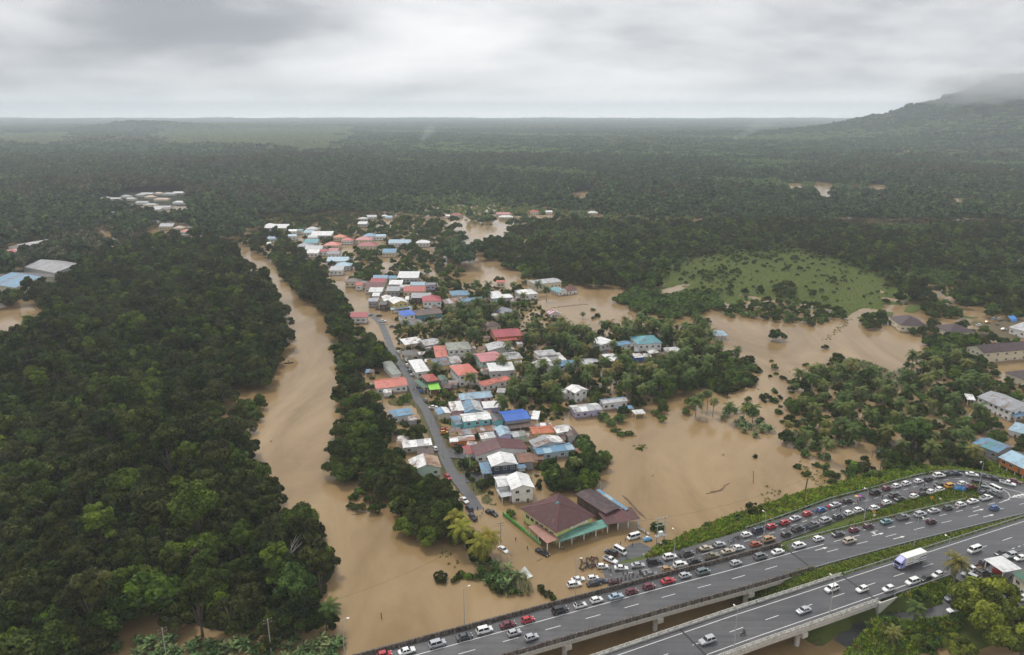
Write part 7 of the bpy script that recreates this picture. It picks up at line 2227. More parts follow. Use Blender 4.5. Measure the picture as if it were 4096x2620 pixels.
zone(VM, 7.5, (4.5, 8.5), VK, 'village', keep=.35)
zone(VM, 8.5, (7.5, 10.5), [0, 1, 2], 'village', lst=PALMS, keep=.45)
zone([(960, 790), (1060, 800), (1180, 840), (1300, 880), (1280, 960), (1100, 930), (1000, 880)], 9, (3.5, 6.5), VK, 'village', keep=.35)
zone([(960, 790), (1060, 800), (1180, 840), (1300, 880), (1330, 980), (1220, 1000), (1000, 880)], 12, (6.5, 9), [0, 1, 2], 'village', lst=PALMS, keep=.45)
V2 = [(1260, 772), (1330, 758), (1400, 778), (1520, 748), (1560, 772), (1650, 760), (1695, 800), (1690, 850), (1650, 895), (1580, 915), (1500, 955), (1330, 970), (1280, 930), (1165, 925), (1230, 870), (1300, 830)]
zone(V2, 8.0, (6, 10.5), VK + ['dome', 'tall'], 'grove', keep=.25)
zone(V2, 9.0, (8.5, 12), [0, 1, 2], 'grove', lst=PALMS, keep=.5)
zone([(1555, 845), (1640, 840), (1655, 890), (1590, 910), (1550, 890)], 7, (9, 13), ['dome', 'round', 'vround'], 'grove', guard=False)
zone([(1255, 1020), (1345, 985), (1420, 1045), (1420, 1110), (1380, 1140), (1285, 1130), (1268, 1085)], 6.5, (7, 11), VK + ['fresh'], 'pond', keep=.3)
zone([(1380, 940), (1500, 955), (1620, 930), (1640, 950), (1560, 975), (1430, 985)], 7.5, (4.5, 8), VK + ['fresh'], 'pond', keep=.25)
V6 = [(1845, 955), (1870, 880), (1960, 850), (2040, 855), (2090, 900), (2130, 850), (2200, 805), (2290, 830), (2330, 900), (2290, 950), (2330, 985), (2280, 1040), (2300, 1090), (2200, 1085), (2090, 1082), (2060, 1040), (1990, 1050), (1940, 1068), (1845, 1055), (1835, 1000)]
zone(V6, 7.6, (5, 10), VK + ['fresh', 'dome', 'tall'], 'marsh', keep=.25, prob=.72)
zone(V6, 12, (7, 10), [0, 1, 2], 'marsh', lst=PALMS, keep=.3)
zone(V6, 6.5, (2.6, 3.6), [0, 1], 'marsh', lst=BANAN, keep=.4, prob=.4)
zone([(2090, 1040), (2300, 1035), (2330, 1092), (2200, 1096), (2095, 1105)], 6.5, (3.5, 7), VK + ['fresh'], 'marsh', keep=.3)
zone([(1860, 1060), (1990, 1060), (2090, 1085), (2060, 1105), (1940, 1095)], 6.5, (2.5, 4.5), VK, 'marsh', keep=.3, prob=.5)
zone([(1650, 835), (1860, 850), (1850, 960), (1790, 1000), (1690, 950)], 8, (1.2, 2.6), [0, 1, 2], 'islets', lst=BUSH, prob=.45)
zone([(2180, 790), (2260, 770), (2320, 800), (2310, 860), (2230, 860)], 7, (7, 11), VK, 'marsh', keep=.25)
zone([(2240, 745), (2300, 770), (2420, 800), (2420, 850), (2330, 835), (2250, 800)], 8, (5, 9), VK, 'marsh', keep=.3)
zone([(2340, 900), (2420, 920), (2420, 960), (2300, 940)], 6.5, (5, 9), VK, 'marsh', keep=.35)
zone([(2235, 850), (2290, 835), (2420, 880), (2420, 925), (2260, 930)], 7, (4.5, 8), VK, 'marsh', keep=.3)
zone([(2270, 945), (2320, 965), (2420, 1015), (2420, 1045), (2290, 1010)], 7, (4, 7), VK, 'marsh', keep=.3)
zone([(2130, 765), (2200, 750), (2290, 790), (2210, 800)], 7.5, (5, 9), VK, 'marsh', keep=.3)
zone([(2330, 1000), (2420, 1000), (2420, 1060), (2330, 1050)], 7, (5, 8), VK, 'marsh', keep=.3)
zone([(1640, 845), (1715, 825), (1785, 852), (1775, 895), (1705, 925), (1645, 895)], 4.2, (2.2, 4.2), [0, 1, 2], 'islets', lst=BUSH, prob=.75)
zone([(1690, 955), (1770, 965), (1825, 1000), (1790, 1028), (1705, 990)], 4.6, (2.4, 3.8), [0, 1], 'islets', lst=BANAN, prob=.8)
zone([(1690, 955), (1770, 960), (1815, 990), (1705, 985)], 9, (6, 9), [0, 2], 'islets', lst=PALMS)
zone([(1600, 930), (1680, 935), (1690, 960), (1620, 960)], 7, (7, 9), [0, 1, 2], 'islets', lst=PALMS)
zone([(2000, 840), (2100, 870), (2080, 910), (1990, 900)], 4.5, (2.4, 3.6), [0, 1], 'marsh', lst=BANAN, prob=.7)
zone([(1900, 1085), (2060, 1110), (2230, 1085), (2330, 1090), (2280, 1105), (2120, 1128), (1960, 1150)], 4.2, (1.6, 3.0), [0, 1, 1], 'verge', lst=BUSH, prob=.6)
zone([(1100, 1350), (1180, 1330), (1225, 1365), (1215, 1398), (1160, 1390)], 3.8, (1.8, 3.2), [0, 1, 2], 'spit', lst=BUSH)
zone([(1120, 1310), (1200, 1320), (1230, 1360), (1170, 1385)], 3.4, (2.4, 3.6), [0, 1], 'spit', lst=BANAN)
zone([(1020, 1225), (1080, 1215), (1140, 1270), (1150, 1330), (1080, 1290)], 4.5, (2.4, 4), [0, 2], 'spit', lst=BUSH, prob=.7)
zone([(1025, 1340), (1040, 1345), (1060, 1358), (1095, 1340), (1098, 1352), (1062, 1375), (1030, 1362)], 2.6, (1.5, 2.3), [0, 2], 'spit', lst=BUSH)
zone([(240, 1505), (430, 1500), (640, 1505), (795, 1490), (800, 1575), (240, 1575)], 3.4, (2.6, 3.8), [0, 1], 'riverfoot', lst=BANAN, z=1.0)
zone([(0, 1490), (240, 1500), (240, 1570), (0, 1570)], 3.8, (2.5, 4), [0, 2, 1], 'riverfoot', lst=BUSH, z=1.0)
zone([(2260, 1380), (2320, 1440), (2250, 1480), (2190, 1440), (2130, 1440), (2100, 1420), (2200, 1390)], 4.2, (1.4, 2.4), [1, 0], 'bank2', lst=BUSH, z=3, prob=.5)
zone([(1950, 1505), (2060, 1470), (2180, 1478), (2250, 1490), (2180, 1530), (2050, 1520), (1960, 1525)], 3.8, (1.3, 2.4), [1, 0, 1], 'bank2', lst=BUSH, z=.5, prob=.85)
zone([(1060, 1050), (1150, 1090), (1180, 1170), (1120, 1160), (1080, 1110)], 5.5, (1.6, 3), [0, 1, 2], 'yards', lst=BUSH, prob=.6, keep=.2)
zone([(1010, 960), (1060, 900), (1170, 940), (1060, 940)], 5, (1.8, 3.2), [0, 1, 2], 'yards', lst=BUSH, prob=.6, keep=.2)
zone([(890, 915), (960, 925), (1000, 960), (930, 965)], 4.5, (1.2, 2.2), [0, 1], 'yards', lst=BUSH, prob=.7, keep=.2)
zone([(950, 1115), (1040, 1125), (1088, 1185), (1078, 1238), (1000, 1252), (955, 1240), (935, 1180)], 5.6, (8, 11), ['dome', 'round', 'fine', 'tall'], 'lane', keep=.35)
zone([(1270, 1040), (1350, 1020), (1415, 1070), (1405, 1125), (1300, 1130)], 6.0, (8, 11.5), ['vdome', 'dome', 'bigleaf', 'vround'], 'pond', keep=.45)
# ones that stand out
for u, v, h, k, lab in ((1826, 800, 13, 'vdome', 'belt'), (1572, 752, 10, 'fresh', 'blob'), (980, 1040, 11.5, 'dome', 'lane'), (1030, 1235, 10, 'tall', 'lane'), (1010, 1210, 11, 'dome', 'lane'), (970, 1205, 10.5, 'round', 'lane'), (1050, 1190, 10, 'loose', 'lane'), (690, 1430, 15, 'mango', 'jungle'), (1770, 1230, 7, 'loose', 'field'), (1200, 1215, 4.5, 'vround', 'lane'), (1355, 1110, 12, 'dome', 'pond'), (1020, 890, 7, 'round', 'lane'), (1010, 850, 9, 'dome', 'lane'), (1240, 1140, 5, 'vround', 'pond'), (1885, 1050, 7.5, 'fresh', 'marsh')):
    p = at(u * FS, v * FS); TREES.append((p.x, p.y, h, k, lab))
for u, v, h in ((1095, 1292, 8.5), (1128, 1330, 8.0), (1075, 1268, 8.0), (1145, 1305, 7.0)):
    p = at(u * FS, v * FS); PALMS.append((p.x, p.y, h, 3 + (h < 8.2), 'spit'))
for u, v, h, k in ((2238, 1395, 8, 2), (2150, 1462, 5.5, 2), (2098, 1510, 4.2, 2), (1350, 1130, 9, 1), (1195, 850, 11, 1), (1212, 965, 11, 0), (1180, 880, 9, 2), (1728, 848, 7.5, 0), (1420, 790, 6, 2), (1360, 790, 6, 0), (1180, 650, 10, 1), (1160, 668, 9, 0), (1245, 640, 10, 1), (1370, 750, 4, 2), (775, 1480, 7, 2), (700, 1500, 6, 0), (610, 650 + 150, 10, 1), (640, 770, 10, 1)):
    zz = 0 if u < 2000 or v < 1300 else 3.0
    p = at(u * FS, v * FS, zz); PALMS.append((p.x, p.y, h, k, 'single'))
for u, v, h in ((1395, 730, 2.2), (1405, 745, 2.8), (1395, 750, 1.8), (1298, 745, 3.5), (1300, 755, 3), (1465, 1025, 2.6), (1450, 1015, 2.2), (1480, 1022, 2.2), (1505, 1056, 1.0), (1890, 1015, 2.6), (2015, 1105, 3.6), (2035, 1108, 3.4), (1870, 900, 2.8), (1895, 860, 2.0), (1825, 880, 1.4), (1940, 820, 2.2), (1815, 850, 1.6), (1800, 940, 3), (1820, 945, 2.4), (1710, 905, 2.0), (1775, 1075, 1.2), (1875, 1100, 2), (1895, 1118, 2.2), (1830, 1240 - 25, 1.3), (1560, 1290, 2.4), (1545, 1245, 2.6), (1660, 1245, 2.2), (1735, 1240, 2.2), (1105, 900, 2), (1775, 745, 2), (1665, 760, 3.2), (2000, 950, 3), (925, 1190, 1.6), (900, 1192, 1.5), (1290, 1400, 1.5), (1275, 1390, 1.6), (1300, 1407, 1.2)):
    p = at(u * FS, v * FS); BUSH.append((p.x, p.y, h, int(rg.integers(3)), 'water'))

# crowns that mark the picture: the yellow green tree on the near bank, the big fresh one in the marsh
BIG = [(at(3960, 2560, 1.0), 17.0, 'rain', 'big spreading yellow green tree beside the roadside car park'), (at(4085, 2640, 2.0), 15.0, 'rain', 'second yellow green tree behind the car park, lower than its neighbour'), (at(3830, 2630, .5), 6.5, 'rain', 'small yellow green tree at the muddy river edge'), (at(3645, 1800, 0), 16.5, 'mango', 'huge fresh green tree standing in the flooded marsh')]
def tree(x, y, h, k, label, grp, z=None):
    s_ = h / (11.5 if k != 'rain' else 7.6) if k not in ('broad', 'mango') else h / 9.5
    t = empty('broadleaf_tree', (x, y, z if z is not None else max(-.3, min(6.6, gz(x, y)))), rg.uniform(0, 6.28))
    t.scale = (s_ * rg.uniform(.92, 1.12), s_ * rg.uniform(.92, 1.12), s_)
    place('crown', TREE[k][0], t); place('trunk', TREE[k][1], t)
    tag(t, label, 'tree', grp)
    return t
for p, h, k, lab in BIG:
    tree(p.x, p.y, h, k, lab, None)
TL = {'jungle': ('broadleaf tree in the dense jungle on the western river bank', 'jungle trees'), 'bank': ('broadleaf tree between the brown river and the village lane', 'river bank trees'), 'lane': ('dark broadleaf tree crowding the village lane', 'lane trees'), 'grove': ('broadleaf tree in the palm grove behind the village', 'grove trees'), 'pond': ('broadleaf tree around the flooded pond beside the houses', 'pond trees'), 'marsh': ('broadleaf tree in the flooded marsh above the slip road', 'marsh trees'), 'village': ('broadleaf tree among the flooded village houses', 'village trees'),
      'blob': ('fresh green domed tree in the clump at the flooded field edge', 'field edge trees'), 'belt': ('low broadleaf tree in the belt along the far flood shore', 'flood shore trees'), 'field': ('lone leafy tree at the weedy verge of the slip road', None), 'upriver': ('broadleaf tree in the upriver village', 'upriver trees'), 'stream': ('broadleaf tree by the flooded stream', 'stream trees'), 'east': ('broadleaf tree in the wide eastern wood', 'eastern wood trees'), 'meadow': ('small tree dotted over the green meadow', 'meadow trees')}
shape = {'fine': 'fine leaved', 'bigleaf': 'large leaved', 'spire': 'narrow', 'round': 'round', 'dome': 'domed', 'tall': 'tall', 'broad': 'flat topped', 'loose': 'loose leaved', 'vround': 'bushy', 'vdome': 'billowy', 'fresh': 'bright', 'mango': 'dense'}
TREES.sort(key=lambda q: -q[2] / math.hypot(q[0], q[1], CAM_Z))
def seen_in(x, y, h):
    u, v = proj(x, y, h * .6)
    return -120 < u < 4216 and v < 2760
TREES = [q for q in TREES if seen_in(*q[:3])]
one = TREES[:292]
for x, y, h, k, lab in one:
    l_, g_ = TL[lab]
    l_ = l_ if lab in ('blob', 'field') else shape[k] + ' ' + l_
    tree(x, y, h, k, l_, g_)
rest = TREES[292:]
nearc = proto_collection('tree_shapes', [TREE[k][0] for k in ('round', 'dome', 'tall', 'broad', 'loose', 'vround', 'vdome', 'fresh', 'fine', 'bigleaf', 'spire')])
names = ['round', 'dome', 'tall', 'broad', 'loose', 'vround', 'vdome', 'fresh', 'fine', 'bigleaf', 'spire']
scatter('forest', [(q[0], q[1], max(-.3, z_)) for q, z_ in zip(rest, ground_height(np.array([q[0] for q in rest]), np.array([q[1] for q in rest]))[0])], [q[2] / (9.5 if q[3] in ('broad', 'mango') else 11.5) for q in rest], rg.uniform(0, 6.28, len(rest)), [names.index(q[3]) if q[3] in names else 0 for q in rest], nearc, 'mass of broadleaf forest behind the nearer trees', 'forest')

def palm(x, y, h, k, lab, label, grp):
    c_, t_, n_ = (PALM + PALMY)[k]
    hs = (9, 11, 7, 8, 6.5)[k]
    z = max(-.3, min(6.6, gz(x, y)))
    t = empty('palm_tree', (x, y, z), rg.uniform(0, 6.28))
    s_ = h / hs
    t.scale = (max(.75, min(1.15, s_ * 1.05)),) * 2 + (s_,)
    cr_ = place('crown', c_, t); place('trunk', t_, t)
    if y < 420: place('coconuts', n_, t)
    tag(t, label, 'palm', grp)
PL = {'grove': 'coconut palm in the grove behind the village', 'village': 'coconut palm among the flooded village houses', 'marsh': 'coconut palm in the flooded marsh above the slip road', 'upriver': 'coconut palm in the upriver village', 'stream': 'coconut palm by the flooded stream', 'islets': 'coconut palm rising from flooded islets', 'spit': 'yellowing coconut palm on the flooded spit below the dark trees', 'single': 'coconut palm standing apart from the groves'}
PALMS.sort(key=lambda q: q[1])
for x, y, h, k, lab in PALMS[:290]:
    palm(x, y, h, k, lab, PL[lab], PL[lab].replace('coconut palm', 'palms'))
for x, y, h, k, lab in sorted(BUSH, key=lambda q: q[1])[:300]:
    z = max(-.15, min(7, gz(x, y)))
    o = place('shrub', SHRUB[k], None, (x, y, z), rg.uniform(0, 6.28), scale=(h / 1.9 * rg.uniform(.9, 1.4), h / 1.9 * rg.uniform(.9, 1.4), h / 1.9))
    tag(o, {'water': 'small leafy shrub half drowned in open flood water', 'islets': 'leafy shrub on the drowned islets of the flood', 'verge': 'leafy shrub on the weedy slip road verge', 'spit': 'leafy shrub on the flooded spit below the dark trees', 'riverfoot': 'leafy shrub at the foot of the jungle', 'bank2': 'leafy shrub on the grassy bank below the pale bridge', 'yards': 'garden shrub in the yards beside the village lane'}[lab], 'shrub', 'shrubs ' + lab)
for x, y, h, k, lab in sorted(BANAN, key=lambda q: q[1])[:260]:
    t = empty('banana_plant', (x, y, max(-.2, gz(x, y))), rg.uniform(0, 6.28))
    t.scale = (h / 3.0,) * 3
    place('leaves', BAN[k][0], t); place('stem', BAN[k][1], t)
    tag(t, {'marsh': 'banana plant in the flooded marsh', 'islets': 'banana plant on the drowned islets', 'spit': 'banana plant on the flooded spit', 'riverfoot': 'banana plant at the foot of the jungle'}[lab], 'banana plant', 'banana plants ' + lab)
for u, v, h, lab in ((1170, 2250, 14, 'bare grey dead tree poking out of the near jungle canopy'), (215, 930, 15, 'pale dead tree spreading above the western woods'), (375, 1040, 12, 'thin dead tree at the jungle edge by the warehouses'), (2078, 1062, 11, 'thin pale dead tree beside the flooded stream'), (1530, 1620, 9, 'half bare grey tree beside the orange red roof'), (2560, 1300, 6, 'bare crowned little tree by the teal roofed house')):
    p = at(u, v, 0 if u > 1200 else 5)
    o = place('dead_tree', dead_tree(u, h), None, (p.x, p.y, 0), rg.uniform(0, 6)); tag(o, lab, 'dead tree')

# ---- far forest to the horizon
def lod(seed, n, size, mat, **k):
    (V, F, T), C = crown(seed, n, size, **k)
    return tone_mesh('far_crown', V, F, T, [mat])
mids = [lod(64, 700, 1.15, M['leafolive'], lobes=14), lod(65, 700, 1.15, M['leaflight'], lobes=14, flat=.6), lod(61, 700, 1.15, M['leaffar'], lobes=12), lod(62, 700, 1.15, M['leaffar'], lobes=16, flat=.6, spread=.8), lod(63, 600, 1.2, M['leaffar'], lobes=10, flat=1.1, spread=.55)]
def clump(seed, nt, rad, n, size, mat):
    rg_ = np.random.default_rng(seed); V, F, T = [], [], []; b = 0
    for k in range(nt):
        a, r_ = rg_.uniform(0, 6.28), rad * math.sqrt(rg_.uniform()); s_ = rg_.uniform(.8, 1.5)
        (v, f, t), C = crown(seed * 50 + k, n, size, lobes=7)
        V.append(v * s_ + [math.cos(a) * r_, math.sin(a) * r_, -2]); F.append(f + b); T.append(t * .7 + rg_.uniform(0, .3)); b += len(v)
    return tone_mesh('far_clump', np.concatenate(V), np.concatenate(F), np.concatenate(T), [mat])
fars = [clump(74, 14, 26, 90, 3.0, M['leafolive']), clump(75, 14, 26, 90, 3.0, M['leaflight']), clump(71, 14, 26, 90, 3.0, M['leaffar']), clump(72, 16, 28, 90, 3.0, M['leaffar']), clump(73, 12, 26, 90, 3.2, M['leaffar'])]
fars.append(clump(76, 16, 28, 90, 3.0, M['leafplain']))
_scrub = lambda: [lod(81, 160, .9, M['leafgreen'], R0=2.6, base=-.5, flat=.8, lobes=7), lod(82, 160, .9, M['leafgreen'], R0=2.2, base=-.5, lobes=6)]
PLANT = [(300, 318), (420, 300), (560, 297), (700, 296), (860, 300), (850, 335), (790, 366), (700, 360), (560, 345), (400, 348), (330, 335)]
PLANT2 = [(-50, 315), (200, 310), (230, 335), (100, 350), (-50, 340)]
HOLES = [fa(p, z_) for p in FARPOOL + [[(275, 455), (440, 448), (445, 490), (380, 495), (280, 470)]] for z_ in (0, 6, 11)]
def patch(X, Y, f):
    """Kinds of tree in patches: olive, light green, dark."""
    q = np.sin(X * f + 2.1 * np.sin(Y * f * .8 + 1)) * np.sin(Y * f * 1.1 + 1.7 * np.sin(X * f * .7)) + .6 * np.sin(X * f * 2.9 + Y * f * 1.3) * np.sin(Y * f * 2.3)
    q = q + rg.normal(0, .3, len(X))
    k = rg.integers(2, 5, len(X))
    k[q > .7] = 1
    k[q < -.75] = 0
    return k, np.clip(1.15 - .55 * q, .5, 2.0)
def far_ok(X, Y, fp=True):
    ok = np.ones(len(X), bool)
    for h_ in HOLES: ok &= ~inside(X, Y, h_)
    if fp:
        for f in FOOT[FOOT[:, 1] > 500]:
            dy = f[1] - Y
            ok &= ~((np.abs(X - f[0]) < f[2] + 4) & (dy > -f[2] - 4) & (dy < f[2] + 4 + (.1 if f[0] < -250 and f[1] < 900 else .055 if f[1] < 1100 else .03) * f[1]))
    return ok
near_polys = [fa(p, 4.0) for p in (NV, JUNGLE, MEADOW, [(1115, 570), (1200, 535), (1300, 510), (1480, 520), (1700, 515), (2420, 520), (2420, 1000), (1235, 1000)], [(540, 560), (1250, 640), (1250, 1400), (540, 1400)])]
X, Y = jgrid(-1500, 1900, 560, 2300, 9.6, rg)
m = (np.abs(X) < Y * .75 + 60) & far_ok(X, Y)
for p in near_polys: m &= ~inside(X, Y, p)
X, Y = X[m], Y[m]
Z = ground_height(X, Y)[0]
nz = np.sin(X * .013 + 1.5 * np.sin(Y * .009)) * np.sin(Y * .011 + X * .004)
ks, hs = patch(X, Y, .0042)
scatter('forest', np.c_[X, Y, np.maximum(Z, -.3)], rg.uniform(.75, 1.2, len(X)) * hs, rg.uniform(0, 6.28, len(X)), ks, proto_collection('mid_trees', mids), 'broad belt of forest beyond the flooded village', 'forest')
X, Y = jgrid(-7000, 7000, 2260, 8000, 40, rg)
X2, Y2 = jgrid(-10800, 10800, 8000, 13500, 62, rg)
X3, Y3 = jgrid(-12800, 12800, 13500, 16300, 90, rg)
X, Y = np.r_[X, X2, X3], np.r_[Y, Y2, Y3]
m = np.abs(X) < Y * .76 + 100
X, Y = X[m], Y[m]
Z = ground_height(X, Y)[0]
nz = np.sin(X * .0033 + 1.5 * np.sin(Y * .0021)) * np.sin(Y * .0027 + X * .001)
ks, hs = patch(X, Y, .0016)
sc_ = rg.uniform(.8, 1.2, len(X)) * hs * np.where(Y > 13500, 1.5, 1)
for p in (PLANT, PLANT2):
    m = inside(X + rg.normal(0, 60, len(X)), Y + rg.normal(0, 60, len(X)), fa(p, 3.0))
    ks[m] = 5; sc_[m] = rg.uniform(.4, .6, m.sum())
scatter('forest', np.c_[X, Y, Z - 1], sc_, rg.uniform(0, 6.28, len(X)), ks, proto_collection('far_trees', fars), 'hazy forest running to the horizon and up the hill', 'forest')
# ---- undergrowth, verge grass, reeds, floating weed
X, Y = in_poly(JUNGLE, 4.6, rg, 1.0)
m = np.ones(len(X), bool)
for p in [fa(p, 0) for p in JPOOL]: m &= ~inside(X, Y, p)
X, Y = X[m], Y[m]
scatter('undergrowth', np.c_[X, Y, np.full(len(X), .2)], rg.uniform(.9, 2.1, len(X)), rg.uniform(0, 6.28, len(X)), rg.integers(0, 2, len(X)) * 2, proto_collection('shrub_shapes', SHRUB), 'tangle of undergrowth beneath the jungle trees', 'undergrowth')
P_ = []
for poly, sp, z in ((E1, 4.4, 0), ([(930, 640), (1250, 690), (1300, 760), (1340, 960), (1300, 1130), (1180, 1190), (1090, 1120), (1000, 960), (930, 830)], 3.6, 0), (V2, 4.4, 0), (V6, 4.6, 0), (VM, 6.5, 0), ([(1115, 570), (1300, 510), (1700, 515), (2420, 520), (2420, 700), (2180, 660), (1860, 606), (1640, 622), (1440, 662), (1235, 635)], 6.5, 0), (MEADOW, 16.0, 0)):
    X, Y = in_poly(poly, sp, rg, z)
    for x, y in zip(X, Y):
        if rg.uniform() < .62 and clear(x, y, 1.6, 1.4, .3): P_.append((x, y))
P_ = np.array(P_)
Z = ground_height(P_[:, 0], P_[:, 1])[0]
scatter('undergrowth', np.c_[P_, np.clip(Z, -.2, 9)], rg.uniform(.45, 1.35, len(P_)), rg.uniform(0, 6.28, len(P_)), rg.integers(0, 3, len(P_)), proto_collection('shrub_shapes2', SHRUB), 'low drowned bushes between trees and houses', 'undergrowth')

wclump = [tone_mesh('weed_clump', *crown(201 + k, 170, .22, R0=.85, base=-.3, flat=.9, lobes=6, lr=(.35, .55), jit=.9)[0], [M['weedleaf']]) for k in range(3)]
tufts = wclump + [tuft_mesh(91, 26, 1.0, M['grass'], .07, .6), tuft_mesh(92, 22, 1.3, M['grass'], .08, .6), tuft_mesh(93, 30, .7, M['grass'], .07, .7)]
P_, SC, KI = [], [], []
def grassy(poly, sp, z, s0, s1, lf=.0):
    X, Y = in_poly(poly, sp, rg, z)
    Z = ground_height(X, Y)[0]
    m = Z > .02
    for ln, hw in ((LA, (-5.6, 8.9)), (LB, (-6.7, 6.8)), (LF, (-5.5, 5.8)), (LV, (-2.9, 2.9)), (LP, (-2.2, 2.2))):
        Q = ln.p
        for k in range(0, len(X), 4000):
            sl = slice(k, k + 4000)
            d2 = (X[sl, None] - Q[:, 0]) ** 2 + (Y[sl, None] - Q[:, 1]) ** 2
            i = d2.argmin(1)
            o = (X[sl] - Q[i, 0]) * ln.n[i, 0] + (Y[sl] - Q[i, 1]) * ln.n[i, 1]
            on = (o > hw[0]) & (o < hw[1]) & (np.sqrt(d2.min(1)) < 10)
            if ln is LA: on &= (Q[i, 0] > ln.at(S_A)[0][0])
            m[sl] &= ~on
    P_.append(np.c_[X, Y, Z][m]); SC.append(rg.uniform(s0, s1, m.sum()))
    KI.append(np.where(rg.uniform(size=m.sum()) < lf, rg.integers(0, 3, m.sum()), rg.integers(3, 6, m.sum())))
grassy([(1520, 1300), (1560, 1245), (1700, 1185), (1850, 1115), (2000, 1075), (2250, 1060), (2420, 1090), (2420, 1140), (2300, 1170), (2100, 1150), (1900, 1230), (1830, 1290), (1700, 1290), (1560, 1330)], .9, 3.5, .7, 1.5, .6)
grassy([(1830, 1290), (2020, 1220), (2200, 1150), (2330, 1140), (2330, 1180), (2060, 1245), (1850, 1300)], .7, 6.6, .5, 1.0, .2)
grassy([(1900, 1345), (2080, 1290), (2420, 1200), (2420, 1260), (2200, 1330), (2040, 1390), (1940, 1420), (1700, 1440), (1720, 1400)], .75, 5.0, .45, .95, .12)
grassy([(1880, 1500), (1990, 1400), (2060, 1370), (2130, 1370), (2260, 1370), (2290, 1440), (2200, 1540), (1960, 1530)], .85, 3.0, .6, 1.2, .55)
grassy([(1205, 1345), (1262, 1360), (1310, 1400), (1300, 1420), (1200, 1400)], .7, .4, .6, 1.2, .6)
grassy(MEADOW, 2.0, .5, .35, .85, .0)
grassy([(1030, 1000), (1065, 1000), (1110, 1090), (1180, 1190), (1130, 1190), (1085, 1130), (1040, 1050)], 1.2, .4, .3, .7)
grassy([(885, 915), (960, 925), (1010, 960), (930, 965), (890, 950)], 1.3, .4, .3, .7)
P_ = np.concatenate(P_); SC = np.concatenate(SC); KI = np.concatenate(KI)
scatter('verge_grass', P_, SC, rg.uniform(0, 6.28, len(P_)), KI, proto_collection('grass_tufts', tufts), 'lush green grass and weeds on the verges and banks', 'grass')
X, Y = in_poly([(1950, 838), (2040, 850), (2110, 880), (2190, 905), (2130, 930), (2040, 935), (1960, 905)], 1.7, rg, .5)
rt = [tuft_mesh(94, 26, 2.2, M['reed'], .07, .9), tuft_mesh(95, 22, 2.6, M['reed'], .08, 1.0)]
m = rg.uniform(size=len(X)) < .6 + .4 * np.sin(X * .25) * np.sin(Y * .2)
X, Y = X[m], Y[m]
X2, Y2 = in_poly([(1170, 1355), (1240, 1350), (1255, 1395), (1190, 1400)], 1.3, rg, .5)
X3, Y3 = in_poly([(1240, 870), (1330, 840), (1360, 900), (1280, 930)], 2.2, rg, .5)
X, Y = np.r_[X, X2, X3], np.r_[Y, Y2, Y3]
scatter('reeds', np.c_[X, Y, np.full(len(X), -.1)], rg.uniform(.6, 1.2, len(X)), rg.uniform(0, 6.28, len(X)), rg.integers(0, 2, len(X)), proto_collection('reed_tufts', rt), 'pale reeds and tall grass standing in the flood', 'reeds')
wt_ = []
for poly, sp, pr in (([(1720, 1215), (1760, 1175), (1830, 1145), (1850, 1150), (1790, 1200)], 1.6, .4), ([(1560, 1300), (1640, 1255), (1700, 1235), (1720, 1245), (1640, 1275)], 1.8, .5), ([(1880, 1085), (1930, 1110), (1960, 1150), (1930, 1150), (1890, 1110)], 1.5, .7), ([(1930, 800), (1990, 755), (2000, 762), (1950, 802)], 2.2, .7), ([(1960, 770), (2000, 745), (2005, 752)], 2, .7), ([(1490, 1045), (1525, 1045), (1520, 1062), (1490, 1058)], 1.2, .7), ([(1700, 1060), (1800, 1080), (1790, 1090), (1700, 1075)], 3, .12), ([(1650, 900), (1860, 870), (1880, 960), (1700, 940)], 3.5, .15), ([(1020, 1290), (1070, 1300), (1080, 1340), (1030, 1320)], 1.6, .4), ([(2240, 560), (2180, 690), (2100, 720)], 6, .1), ([(40, 735), (95, 725), (60, 760)], 3, .4), ([(1430, 1000), (1700, 990), (1830, 1080), (1850, 1150), (1560, 1250), (1440, 1130)], 6, .03), ([(600, 1000), (780, 1000), (760, 1200), (950, 1350), (1100, 1420), (850, 1500)], 7, .02), ([(1260, 700), (1440, 690), (1560, 750), (1700, 760), (1500, 770), (1300, 740)], 7, .08)):
    X, Y = in_poly(poly, sp, rg, 0)
    m = rg.uniform(size=len(X)) < pr
    wt_.append(np.c_[X[m], Y[m], np.full(m.sum(), -.02)])
wt_ = np.concatenate(wt_)
wd = [tuft_mesh(96, 20, .5, M['weed'], .1, 1.0), tuft_mesh(97, 18, .4, M['weed'], .12, 1.2)]
scatter('floating_weed', wt_, rg.uniform(.6, 1.4, len(wt_)), rg.uniform(0, 6.28, len(wt_)), rg.integers(0, 2, len(wt_)), proto_collection('weed_tufts', wd), 'scattered floating weed on the brown water', 'weed')

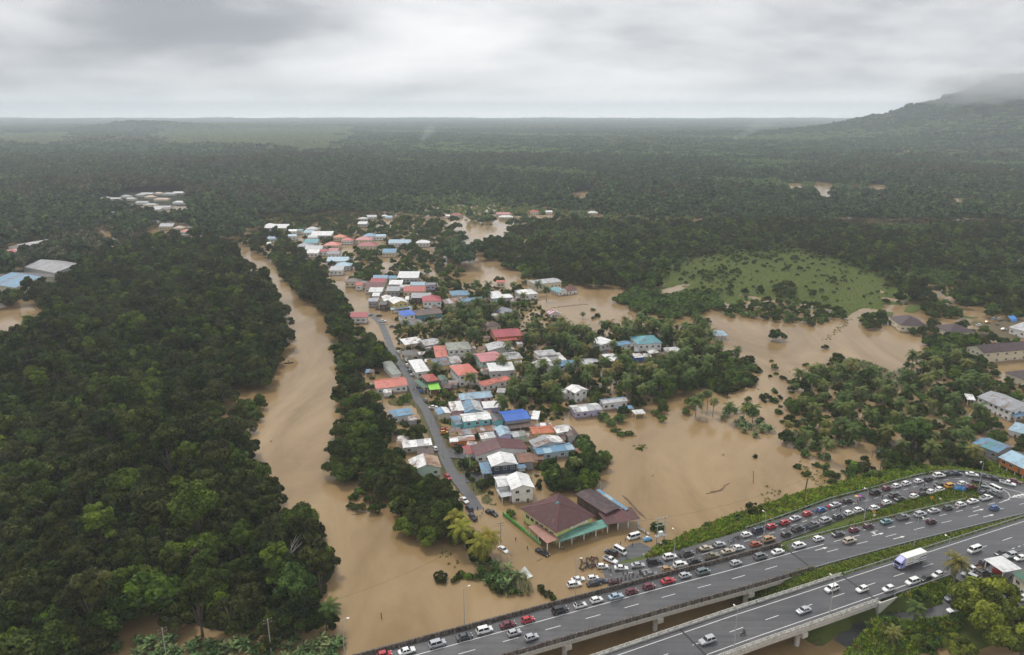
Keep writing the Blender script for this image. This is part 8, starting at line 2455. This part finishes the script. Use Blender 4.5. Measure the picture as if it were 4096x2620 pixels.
# ================================================================== damp air
hz = MB().box(-14800, 14800, -650, 17600, -6, 330).mesh('haze', [])
hm = bpy.data.materials.new('damp_air')
hm.use_nodes = True
t_ = hm.node_tree
t_.nodes.clear()
o_ = t_.nodes.new('ShaderNodeOutputMaterial')
v_ = t_.nodes.new('ShaderNodeVolumePrincipled')
v_.inputs['Color'].default_value = (.85, .925, 1.0, 1)
v_.inputs['Density'].default_value = 0.000112
v_.inputs['Anisotropy'].default_value = 0.0
t_.links.new(v_.outputs[0], o_.inputs['Volume'])
hz.materials.append(hm)
haze = place('haze', hz)
tag(haze, 'thin damp haze lying over the whole plain', 'haze', kind='stuff')

# low cloud hanging on the hill and steam rising from the forest
def mist(u, v, dist, size, dens, name, lab, seed):
    a, b = (u - 2048) / FPX, (1310 - v) / FPX
    c = Vector((a, CPI + b * SPI, b * CPI - SPI)) * dist + Vector((0, 0, CAM_Z))
    mat = bpy.data.materials.new(name)
    mat.use_nodes = True
    tt = mat.node_tree; tt.nodes.clear()
    oo = tt.nodes.new('ShaderNodeOutputMaterial'); vv = tt.nodes.new('ShaderNodeVolumePrincipled')
    vv.inputs['Color'].default_value = (.99, .992, .995, 1); vv.inputs['Density'].default_value = dens
    tt.links.new(vv.outputs[0], oo.inputs['Volume'])
    bm = bmesh.new()
    r_ = np.random.default_rng(seed)
    bmesh.ops.create_icosphere(bm, subdivisions=3, radius=1)
    ph = r_.uniform(0, 6, 6)
    for q in bm.verts:
        x, y, z = q.co
        k = 1 + .25 * math.sin(3 * x + ph[0] + 2 * z) * math.sin(4 * y + ph[1]) + .15 * math.sin(6 * z + ph[2] + 3 * x)
        q.co = (x * k * size[0], y * k * size[1], z * k * size[2])
    me_ = bpy.data.meshes.new(name); bm.to_mesh(me_); bm.free()
    me_.materials.append(mat)
    o = place(name, me_, None, c); tag(o, lab, 'mist', kind='stuff')
    return o

for k in range(16):
    q = k / 15
    mist(3800 + 330 * q + rg.uniform(-30, 30), 360 - 30 * q + rg.uniform(-30, 30), 2800 - 350 * q, (rg.uniform(110, 190), 110, rg.uniform(30, 55)), .0011, 'mist_bank', 'ragged low cloud clinging to the wooded hill top', 10 + k)
for k in range(6):
    mist(2945 + 24 * k, 552 - 13 * k, 2150, (9 + 5 * k, 20, 5 + 2.5 * k), .006 / (1 + .35 * k), 'mist_wisp', 'white wisp of steam drifting up from the far forest', 40 + k)
for k in range(5):
    mist(1690 + 9 * k, 556 - 11 * k, 1950, (7 + 3 * k, 15, 6 + 2.5 * k), .006 / (1 + .3 * k), 'mist_wisp', 'thin smoke wisp rising from the mid forest', 50 + k)
